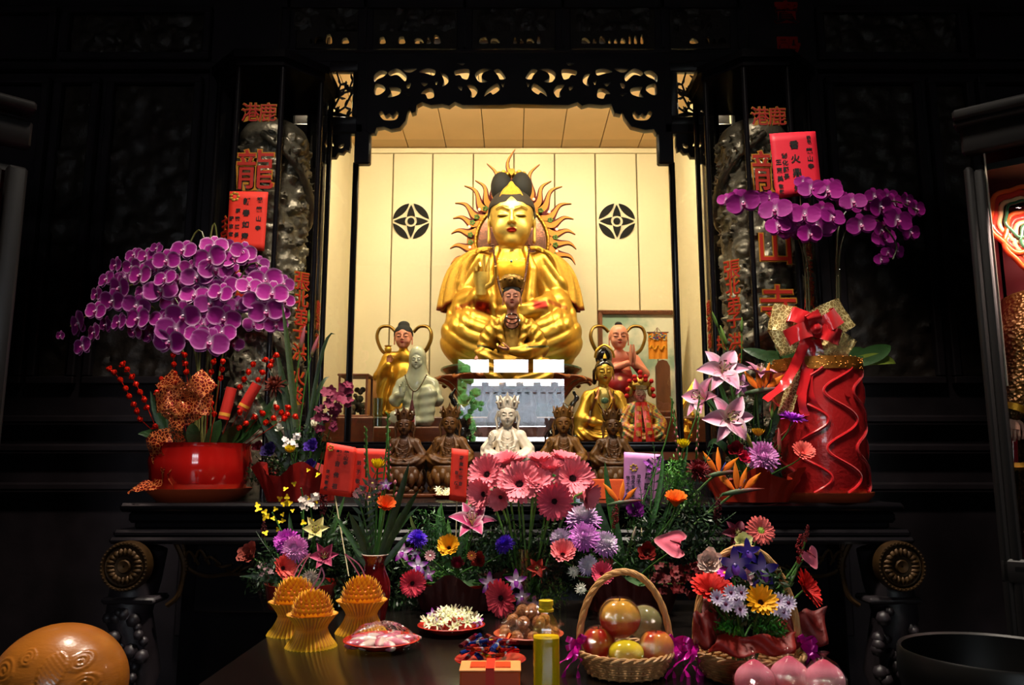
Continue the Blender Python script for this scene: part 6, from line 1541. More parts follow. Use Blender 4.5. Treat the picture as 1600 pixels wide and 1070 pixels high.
def left_orchid():
 Y = 3.86; c = P(311, 775, Y); c.z = AZ; u = PX(Y, 720); rr = random.Random(4)
 t = thing('potted_orchid', 'big pot of purple white-edged moth orchids, left end of the altar', 'orchid', c, group='potted orchids on the altar')
 zr = P(311, 693, Y).z - AZ; rp = 75 * u
 b = MB(); b.lathe([(0, .014), (rp * .80, .014), (rp * .84, .02), (rp * .97, zr * .35), (rp * 1.02, zr * .7), (rp * .97, zr * .93), (rp * 1.0, zr), (rp * .95, zr), (rp * .9, zr * .85), (0, zr * .82)], 48); b.build('pot', 'pot_glaze', t)
 b = MB(); b.lathe([(0, 0), (rp * .80, 0), (rp * 1.02, .05), (rp * 1.05, .062), (rp * 1.02, .062), (rp * .8, .014), (0, .013)], 48); b.build('saucer', 'terracotta', t)
 orchid_blooms(t, BL, QL, Y - .02, 300, 470, [dict(c='98107e', vein='ac2890', edge='e8b0dc'), dict(c='860c70', vein='98207e', edge='d898d0'), dict(c='a41a86', edge='f0c8e4', vein='b83a9a'), dict(c='740a64', edge='c078b4', vein='8c1878')], rr, scale=1.3)
 L0 = Vector(t.location)
 for (x, y) in ((250, 420), (200, 440), (150, 480), (110, 510), (290, 400), (340, 390), (390, 420), (430, 450), (310, 470)):
  b = MB(); b.color('5a5a2a'); e = P(x, y, Y + .03) - L0; s0 = Vector((rr.uniform(-.05, .05), .0, zr * .8)); b.tube(bez(s0, s0 + Vector((e.x * .15, 0, e.z * 1.25)), e, 12), .0045, 6); b.build('flower_stem', 'leaf', t)
 for k, (x, y, w) in enumerate(((225, 675, 9), (260, 640, 10), (300, 660, 11), (380, 665, 12), (400, 655, 10), (345, 655, 11), (215, 678, 8), (235, 610, 8), (430, 620, 9))):
  b = MB(); e = P(x, y, Y - .12 + .03 * (k % 3)) - L0; s0 = Vector((.3 * e.x, -.03, zr * .85)); leaf_blade(b, s0, s0 + Vector((e.x * .5, -.03, .10)), e, w * u, '24421c', '1c3616'); b.build('leaf', 'leaf', t)
 Q6 = lambda x, y: (160 + x / 4.116, 540 + y / 4.116)
 for st in ([(45, 150), (75, 172), (115, 217), (150, 275), (172, 325), (202, 377), (222, 422), (242, 472)], [(130, 120), (160, 152), (190, 200), (216, 247), (242, 297), (270, 347), (288, 397), (340, 518)], [(455, 60), (460, 120), (465, 178), (470, 240)], [(530, 60), (535, 115), (540, 170)],
    [(715, 105), (700, 170), (690, 230)], [(775, 100), (770, 152), (760, 210)], [(1030, 172), (1000, 220), (972, 266), (936, 312), (906, 366), (884, 426)], [(970, 120), (940, 170), (912, 216), (884, 266)], [(880, 527), (926, 500), (980, 460), (1032, 436)],
    [(1050, 495), (1100, 465), (1122, 398), (1150, 432)], [(1196, 398), (1190, 442), (1240, 455), (1170, 470)], [(380, 215), (350, 300), (360, 350)], [(700, 370), (720, 440)], [(1120, 60), (1090, 100), (1050, 90), (1080, 130)]):
  b = MB(); pts = [P(*Q6(x, y), Y - .10 + rr.uniform(-.03, .03)) - L0 for x, y in st]
  for p in pts:
   b.ball(p, 4.6 * u, 8, 6)
   for q in range(2): b.ball(p + Vector((rr.uniform(-1, 1), -.5, rr.uniform(-1, 1))) * 3.6 * u, 2.4 * u, 6, 4)
  b.tube([pts[0]] + pts[1:] + [Vector((pts[-1].x * .4, -.02, zr * .85))], .0016, 4); b.build('bead_spray', 'bead_red', t)
 for (x0, y0, x1, y1) in ((349, 655, 362, 606), (378, 640, 402, 600)):
  b = MB(); b.color('b81a0c'); p0, p1 = P(x0, y0, Y - .16) - L0, P(x1, y1, Y - .15) - L0; b.tube([p0, p1], 8.0 * u, 14); b.color('d8902a'); b.tube([p0.lerp(p1, .1), p0.lerp(p1, .2)], 8.3 * u, 14); b.build('paper_cracker', 'matte', t)
 b = MB(); k = P(288, 625, Y - .17) - L0
 for d, L, w in (((-.8, 0, .9), 45, 34), ((.9, 0, .8), 50, 36), ((-1, 0, -.1), 40, 30), ((1, 0, -.2), 42, 30), ((-.5, 0, -.8), 35, 28), ((.5, 0, -.8), 36, 28)): loop(k, d, L * u, w * u, b, puff=.55)
 for tail in ([(285, 630), (275, 665), (282, 700), (262, 735), (272, 765)], [(268, 680), (240, 690), (250, 725), (245, 755), (215, 760), (203, 768)]): strip(b, [P(x, y, Y - .20) - L0 for x, y in tail], 26 * u, ruf=.006, twist=1.4)
 b.build('mesh_bow', 'ribbon_red_mesh', t)
 return t
left_orchid()
QR = lambda x, y: (1040 + x / 2.854, y / 2.854)
BR = [(270, 893, 30), (345, 905, 55), (320, 880, 35), (410, 890, 35), (460, 885, 32), (490, 940, 55), (540, 960, 50), (590, 1000, 55), (500, 1010, 45), (560, 1030, 45), (620, 960, 50), (670, 1010, 70), (640, 1045, 45), (740, 970, 45), (700, 940, 40), (760, 985, 30), (612, 815, 30), (650, 845, 45), (720, 855, 52), (745, 825, 30), (795, 895, 35), (835, 905, 45), (875, 920, 35), (930, 880, 40), (955, 925, 52), (990, 885, 40), (1020, 905, 42), (1075, 900, 40), (1115, 935, 40), (870, 1005, 48), (910, 1000, 35), (1030, 985, 55), (960, 1030, 40), (970, 1062, 42), (1090, 1038, 38), (980, 1074, 36), (1028, 1120, 35), (960, 1160, 28), (990, 1128, 25)]
def right_orchid():
 Y = 3.84; c = P(1284, 760, Y); c.z = AZ; u = PX(Y, 680); rr = random.Random(9)
 t = thing('potted_orchid', 'tall magenta moth orchids in a red wave-patterned vase with a red bow', 'orchid', c, group='potted orchids on the altar')
 L0 = Vector(t.location); zt = P(1284, 566, Y).z - AZ; rv = 68 * u; Z0 = .035
 b = MB(); b.lathe([(0, Z0), (rv * .96, Z0), (rv, Z0 + .02), (rv, zt - .01), (rv * .97, zt), (rv * .9, zt), (rv * .88, zt - .05), (0, zt - .06)], 56); b.build('vase', 'vase_red', t)
 b = MB()
 for k in range(9):
  a0 = k / 9 * 2 * PI
  b.tube([((rv + .002) * math.cos(a0 + .38 * math.sin(q * 1.7 + k * .0)), (rv + .002) * math.sin(a0 + .38 * math.sin(q * 1.7 + k * .0)), Z0 + .01 + (zt - Z0 - .06) * q / 8) for q in [i / 8 for i in range(65)]], .0075, 6)
 b.build('wave_relief', 'ribbon_satin', t)
 b = MB(); b.color('b8742c'); b.lathe([(rv * 1.02, zt - .055), (rv * 1.03, zt - .03), (rv * 1.02, zt + .004), (rv * .97, zt + .004)], 56, wob=lambda a, z: 1 + .012 * math.sin(a * 40 + z * 900))
 for i in range(230): a = rr.uniform(0, 6.28); b.ball((rv * 1.03 * math.cos(a), rv * 1.03 * math.sin(a), zt - .05 + rr.random() * .055), .004, 5, 3)
 b.build('gold_rim', 'gilt', t)
 b = MB(); b.lathe([(0, 0), (rv * .95, 0), (rv * 1.08, .03), (rv * 1.10, .045), (rv * 1.06, .045), (rv * .9, Z0), (0, Z0 - .002)], 48); b.build('saucer', 'terracotta', t)
 orchid_blooms(t, BR, QR, Y - .02, 1290, 340, [dict(c='8e0a76', vein='9c1882', edge='a82c8e'), dict(c='7c086a', edge='962482', vein='8a1274')], rr, scale=1.35)
 for path in ([(1262, 520), (1258, 430), (1250, 380), (1225, 350), (1170, 325), (1135, 312)], [(1266, 520), (1262, 420), (1255, 360), (1290, 340), (1310, 335)], [(1308, 500), (1308, 420), (1312, 350), (1340, 318), (1400, 315), (1435, 330)], [(1312, 500), (1312, 400), (1330, 350), (1370, 345), (1400, 380), (1395, 405)]):
  b = MB(); b.color('3a3a20'); b.tube([Vector(p) for p in spline([tuple(P(x, y, Y + .02) - L0) for x, y in path], 5)] + [], .0042, 6); p = P(path[0][0], path[0][1], Y + .02) - L0; b.tube([p, Vector((p.x * .8, 0, zt - .08))], .0042, 6); b.build('flower_stem', 'leaf', t)
 b = MB()
 for x in (1262, 1309): a_, c_ = P(x, 500, Y + .01) - L0, P(x, 372, Y + .01) - L0; b.tube([a_, a_.lerp(c_, .3), a_.lerp(c_, .6), c_], [10 * u, 8 * u, 9 * u, 6 * u], 10, cap=False, flat=.5)
 b.build('cellophane', 'cling_film', t)
 for k, (x, y, w) in enumerate(((1400, 568, 10), (1392, 540, 14), (1350, 545, 12), (1180, 560, 12), (1210, 535, 12), (1160, 545, 9))):
  b = MB(); e = P(x, y, Y + .02) - L0; s0 = Vector((.3 * e.x, 0, zt - .02)); leaf_blade(b, s0, s0 + Vector((e.x * .5, -.02, .06)), e, w * u, '24421c' if k else '6a7a2a'); b.build('leaf', 'leaf', t)
 kx = P(1268, 515, Y - .17) - L0; b = MB()
 for d, L, w in (((-1, 0, .35), 62, 42), ((1, 0, .5), 62, 48), ((1, 0, -.7), 66, 50), ((-.8, 0, -.3), 58, 40)): loop(kx + Vector((0, .03, 0)), d, L * u, w * u, b, puff=.5)
 strip(b, [P(x, y, Y - .16) - L0 for x, y in ((1265, 520), (1252, 560), (1240, 600), (1225, 650))], 22 * u, ruf=.004, twist=.8); b.build('gold_mesh_bow', 'ribbon_gold_mesh', t)
 b = MB(); kx = kx + Vector((0, -.03, 0))
 for d, L, w in (((-1, 0, .6), 42, 24), ((-1, 0, -.35), 46, 24), ((1, 0, .55), 42, 26), ((1, 0, -.4), 40, 24), ((-.2, -.3, .5), 26, 22)): loop(kx, d, L * u, w * u, b, puff=.6)
 b.ball(kx + Vector((0, -.02, 0)), (10 * u, 8 * u, 10 * u), 10, 8)
 for tail in ([(1262, 525), (1245, 565), (1225, 600), (1195, 625)], [(1268, 530), (1260, 580), (1252, 620), (1258, 650)], [(1275, 530), (1285, 575), (1310, 615), (1325, 625)], [(1268, 535), (1262, 610), (1285, 650)]): strip(b, [P(x, y, Y - .19) - L0 for x, y in tail], 15 * u, ruf=.004, twist=1.2)
 b.build('red_satin_bow', 'ribbon_satin', t)
 return t
right_orchid()

# ================================================================ CARDS
def card(name, label, corners, Y, mat, chars, stick=None, ink='ink', gold=None, thick=.0016, dy=0.0, group=None):
 """corners tl, tr, br, bl in photograph pixels; chars: (char, u, v, size) in card units 0..1 with size of card width"""
 tl, tr, br, bl = [P(x, y, Y + (dy if k in (1, 2) else 0)) for k, (x, y) in enumerate(corners)]
 c = (tl + tr + br + bl) / 4; t = thing(name, label, 'card', (bl + br) / 2, group=group); L0 = np.array(t.location)
 b = MB(); nrm = (tr - tl).cross(bl - tl).normalized(); nrm = nrm if nrm.y < 0 else -nrm
 N = 8; vs = []
 f = lambda u, v: (tl.lerp(tr, u)).lerp(bl.lerp(br, u), v)
 for i in range(N + 1):
  for j in range(N + 1):
   u, v = i / N, j / N; vs.append(f(u, v) + nrm * (.004 * math.sin(u * PI)))
 fs = [[i * (N + 1) + j, (i + 1) * (N + 1) + j, (i + 1) * (N + 1) + j + 1, i * (N + 1) + j + 1] for i in range(N) for j in range(N)]
 b.add(vs, fs); o = b.build('paper', mat, t, True, world=True); m = o.modifiers.new('thick', 'SOLIDIFY'); m.thickness = thick; m.offset = 1 if False else 0
 b = MB(); xa = (tr - tl).normalized(); za = (tl - bl); za = (za - xa * za.dot(xa)).normalized(); ya = za.cross(xa); W = (tr - tl).length
 if ya.y < 0: ya = -ya
 for ch, u, v, s in chars:
  p = f(u, v) + nrm * (.004 * math.sin(u * PI) + thick + .0012); M = Matrix.Identity(4)
  for k in range(3): M[k][0] = xa[k]; M[k][1] = ya[k]; M[k][2] = za[k]; M[k][3] = p[k]
  write(b, ch, M, s * W * 1.1, .0004, .03)
 b.build('handwriting', ink, t, False, world=True)
 if gold:
  b = MB(); u, v, s = gold
  for i in range(7):
   a = i / 7 * 2 * PI; p = f(u, v) + nrm * (thick + .003); b.ball(p + xa * s * W * .6 * math.cos(a) + za * s * W * .6 * math.sin(a), (s * W * .28, .001, s * W * .22), 8, 5)
  b.build('gold_emblem', 'gold_ink', t, world=True)
 if stick:
  b = MB(); b.color('c8b890'); b.tube([P(*stick[0], Y + .006), P(*stick[1], stick[2])], .0022, 6); b.build('stick', 'satin', t, world=True)
 return t
def colm(s, u, v0, v1, size): return [(ch, u + (0 if n_ is None else 0), lerp(v0, v1, i / max(1, len(s) - 1)), size) for i, (ch, n_) in enumerate((c, None) for c in s)]
card('greeting_card', 'red paper card with gold corner pasted on the left pillar', [(359, 299), (419, 300), (413, 392), (354, 391)], 4.135, 'paper_red',
  colm('祝龍山寺', .80, .14, .62, .135) + colm('新春如意', .47, .17, .76, .17) + colm('鹿港鎮長', .25, .33, .74, .115) + colm('許志宏賀', .09, .46, .86, .11), gold=(.14, .09, .16))
card('greeting_card', 'red card on a stick above the magenta orchid sprays, before the right pillar', [(1202, 209), (1274, 205), (1284, 302), (1213, 311)], 3.92, 'paper_pinkred',
  colm('恭祝', .83, .10, .17, .085) + colm('龍山寺', .82, .31, .56, .12) + colm('香火鼎盛', .50, .20, .86, .18) + colm('彰化縣長', .27, .36, .68, .115) + colm('王惠美', .13, .45, .70, .115) + colm('敬獻', .13, .82, .90, .09), stick=((1250, 305), (1264, 520), 3.86))
card('greeting_card', 'red card standing tilted in the left vase flowers, nearer of the overlapping pair', [(511, 691), (556, 699), (548, 777), (499, 771)], 2.80, 'paper_red',
  colm('龍山寺', .72, .14, .34, .15) + colm('觀音佛祖', .46, .16, .82, .17) + colm('信女敬獻', .18, .55, .88, .12), stick=((523, 773), (545, 900), 2.72), gold=(.16, .10, .14))
card('greeting_card', 'red card half hidden behind its tilted twin and the left gladiolus spike', [(553, 700), (606, 702), (602, 780), (548, 776)], 2.86, 'paper_red', colm('弟子敬獻', .18, .30, .86, .13), stick=((575, 775), (585, 900), 2.70))
card('greeting_card', 'narrow red card on a white stick left of the pink gerbera vase', [(706, 700), (732, 703), (728, 785), (702, 781)], 3.00, 'paper_red', colm('南無觀世音', .62, .16, .66, .22) + colm('菩薩', .36, .46, .66, .20), stick=((714, 780), (712, 850), 3.0))
card('greeting_card', 'pink and violet card with black writing and a gold oval seal', [(975, 706), (1036, 710), (1028, 790), (974, 786)], 3.02, 'card_violet',
  colm('神威顯赫', .66, .22, .86, .17) + colm('弟子', .40, .46, .56, .10) + colm('信女王敬獻', .25, .48, .86, .10) + colm('信士合家', .11, .50, .88, .10), gold=(.26, .30, .13), stick=((1000, 786), (1005, 880), 2.95)) if material('card_violet', 'd48ac8', rough=.5, var=.25, vscale=12) else None

# ================================================================ CUT FLOWERS
PINK = dict(pet='fa8492', inner='ec5c72', back='f6b0b4'); CORAL = dict(pet='f0706a', inner='d84848', eye='a8c060', open_=18)
# ---- glass vase with pink gerberas
VD = PZ(822, 935, TZ); VD.y = 2.88; VD.x = P(822, 900, 2.88).x
t = thing('glass_vase', 'clear glass vase packed with green stems of pink gerberas, centre of the offering table', 'vase', (VD.x, VD.y, TZ))
b = MB(); b.lathe([(0, .006), (.045, .004), (.05, .02), (.042, .08), (.046, .16), (.055, .215), (.052, .215), (.043, .16), (.038, .08), (.044, .02), (0, .012)], 32); b.build('glass_body', 'vase_glass', t)
DV = (VD.x, VD.y, TZ + .07)
GER = [(762, 742, 24, (-.45, -1, .35), 30, 'front-left edge of the bunch, tilted left'), (790, 733, 24, (-.2, -.45, 1), 55, 'back row, pale underside showing, left'), (812, 757, 27, (-.1, -1, .35), 30, 'middle of the front row, largest and widest open'),
  (757, 772, 22, (-.7, -1, .0), 45, 'lowest left of the bunch'), (838, 758, 22, (.25, -.8, .7), 45, 'front row right of the widest one'), (858, 742, 24, (.0, -.5, 1), 55, 'raised cup in the middle right'), (843, 725, 18, (0, -.3, 1), 45, 'rearmost peeping out beside the white statue'),
  (832, 740, 17, (0, -.6, .8), 50, 'small one deep in the middle of the bunch'), (894, 748, 26, (.2, -1, .25), 28, 'upper right, dark eye facing out'), (866, 783, 22, (.05, -1, -.05), 18, 'hanging below the bunch, dark eye facing out'),
  (912, 770, 21, (.8, -.7, -.3), 50, 'lowest right, seen from the side'), (880, 728, 22, (.2, -.3, 1), 50, 'back row right, by the foil wrapper'), (783, 776, 19, (-.3, -.9, -.2), 55, 'closed one under the widest open one'), (806, 728, 16, (-.1, -.2, 1), 50, 'rear one before the white statue base')]
for i, (px, py, r_, f, op, lab) in enumerate(GER):
 k = dict(PINK); k['open_'] = op; k['seed'] = i % 3
 if py > 780 and px > 840: k.update(pet='ea5a74', inner='d04058')
 rx = rnd.uniform(-.03, .03)
 flower('gerbera', f'pink gerbera in the glass vase, {lab}', 'flower', 'gerbera', px, py, 2.86 + .004 * (757 - py) * .6 + rnd.uniform(-.02, .02), r_, f, (DV[0] + rx, DV[1] + rnd.uniform(-.02, .02), DV[2] - .04), 'pink gerberas in the glass vase', stem='5c8a3a', sw=.0042, args=k)
# ---- red porcelain vase, left
VC = PZ(583, 978, TZ); t = thing('porcelain_vase', 'dark red glazed porcelain vase holding gladioli and an orange gerbera', 'vase', VC); u = PX(VC.y, 900)
zt = P(583, 866, VC.y).z - TZ
b = MB(); b.lathe([(0, .004), (.034, .003), (.036, .01), (.040, zt * .15), (.052, zt * .45), (.050, zt * .62), (.034, zt * .80), (.031, zt * .90), (.043, zt * .995), (.040, zt), (.028, zt * .9), (.028, zt * .7), (0, zt * .6)], 40); b.build('vase_body', 'vase_maroon', t) if material('vase_maroon', '5c0c10', rough=0.08, coat=0.9) else None
b = MB(); b.color('d8c8b8'); b.tube([(.0415 * math.cos(i / 32 * 2 * PI), .0415 * math.sin(i / 32 * 2 * PI), zt) for i in range(33)], .0022, 6); b.build('rim', 'gloss', t)
RC = (VC.x, VC.y, TZ + zt * .72)
YC = VC.y
flower('gladiolus', 'green gladiolus spike on the left, before the white wrapped cards', 'flower', 'spike', 572, 668, YC + .06, 7, (-.02, -.05, 1), RC, 'gladiolus spikes', args=dict(n=14, L=11.0))
flower('gladiolus', 'green gladiolus spike with pink buds rising before the leftmost wooden statue', 'flower', 'spike', 606, 645, YC + .04, 8, (-.03, -.05, 1), RC, 'gladiolus spikes', args=dict(n=18, L=14.0, seed=2), roll=.6)
flower('chrysanthemum', 'bright yellow cup-shaped chrysanthemum between the two left gladiolus spikes', 'flower', 'ballmum', 590, 731, YC - .02, 14, (.1, -.35, 1), RC, args=dict(c='f6e010'))
flower('gerbera', 'orange gerbera cup above the red porcelain vase', 'flower', 'gerbera', 601, 796, YC - .04, 17, (.3, -.75, .8), RC, stem='4a7a34', sw=.004, args=dict(pet='f4702a', inner='f0401a', back='f0a040', open_=60, eye='e05a20', n=30))
for i, (px, py, w_) in enumerate(((582, 755, 'topmost'), (566, 766, 'second from left'), (588, 765, 'middle right'), (577, 777, 'lowest'), (600, 758, 'rightmost'), (560, 772, 'leftmost'))):
 flower('daisy', f'small burgundy yellow-eyed daisy above the red vase, {w_} of its cluster', 'flower', 'daisy', px, py, YC - .02 + .01 * i, 8.5, (rnd.uniform(-.4, .4), -1, .8), RC, 'burgundy daisies with yellow eyes', args=dict(c='3a0a18', tipc='5a1020', eye='e8d870', n=16))
flower('orchid_floret', 'violet and white orchid floret beside the second gladiolus spike', 'flower', 'dendro', 603, 757, YC - .0, 9, (.2, -1, .1), RC, args={})
for i, (px, py) in enumerate(((617, 752), (619, 771))): flower('gladiolus_bud', ('upper' if i == 0 else 'lower') + ' pink bud low on the right gladiolus', 'flower', 'bud', px, py + 5, YC - .0, 4.5, (.1, -.3, 1), RC, args=dict(c='f08890', c2='e8a890', fat=.5))
gt = thing('palm_leaf', 'dark striped palm frond lying across the red cards', 'leaf', RC)
b = MB(); fern(b, RC, P(540, 790, YC - .05), P(612, 700, YC + .02), .05, '1f3a18', 18); 
for e, m in (((655, 765), (630, 800)), ((545, 800), (560, 830)), ((640, 720), (625, 780))): leaf_blade(b, RC, P(*m, YC - .02), P(*e, YC - .04), .012, '2c4a22')
b.build('fronds', 'leaf', gt, world=True)
b = MB()
for e, m, w_ in (((560, 800), (570, 850), .010), ((626, 800), (610, 850), .012), ((545, 830), (560, 870), .012), ((640, 830), (620, 860), .011), ((655, 790), (610, 830), .009), ((520, 800), (555, 850), .010)): leaf_blade(b, RC, P(*m, YC - .0), P(*e, YC + .02), w_, rnd.choice(['2c5422', '24461c', '3a6428']))
b.build('blades', 'leaf', gt, world=True)

# ---- basket-less arrangements stand in low dishes along the back edge of the offering table
def dish(name, label, cx, Y, z, r, col_='8a1a14', h=.09):
 t = thing(name, label, 'bowl', (cx, Y, z)); b = MB(); b.color(col_); b.lathe([(0, .004), (r * .8, .002), (r * .9, .01), (r, h), (r * .96, h), (r * .85, .02), (0, .016)], 32); b.build('bowl_body', 'gloss', t)
 b = MB(); b.color('2a4a20'); b.ball((0, 0, h * .7), (r * .85, r * .85, h * .6), 16, 8); b.build('floral_foam', 'matte', t); return (cx, Y, z + h * .8)
RE = dish('flower_bowl', 'red bowl under the left low flower arrangement behind the petal plates', P(470, 960, 2.92).x, 2.92, TZ, .13)
RF = dish('flower_bowl', 'red bowl under the centre flower arrangement behind the white petal plate', P(715, 940, 2.93).x, 2.93, TZ, .13)
RG = dish('flower_bowl', 'red bowl under the right flower arrangement behind the fruit basket', P(985, 940, 2.90).x, 2.90, TZ, .14)
RA = dish('flower_bowl', 'red-wrapped bowl of flowers on the altar right of the purple orchids', P(470, 775, 3.82).x, 3.82, AZ, .15, '9a1a10', .07)
RB = dish('flower_bowl', 'red-wrapped bowl of lilies on the altar left of the red orchid vase', P(1175, 778, 3.78).x, 3.78, AZ, .16, 'a8300e', .07)
M1 = dict(tip='faf4fa', base='c42ccc'); M2 = dict(tip='f2b0ee', base='c838c8'); M3 = dict(tip='e890e0', base='c040b0')
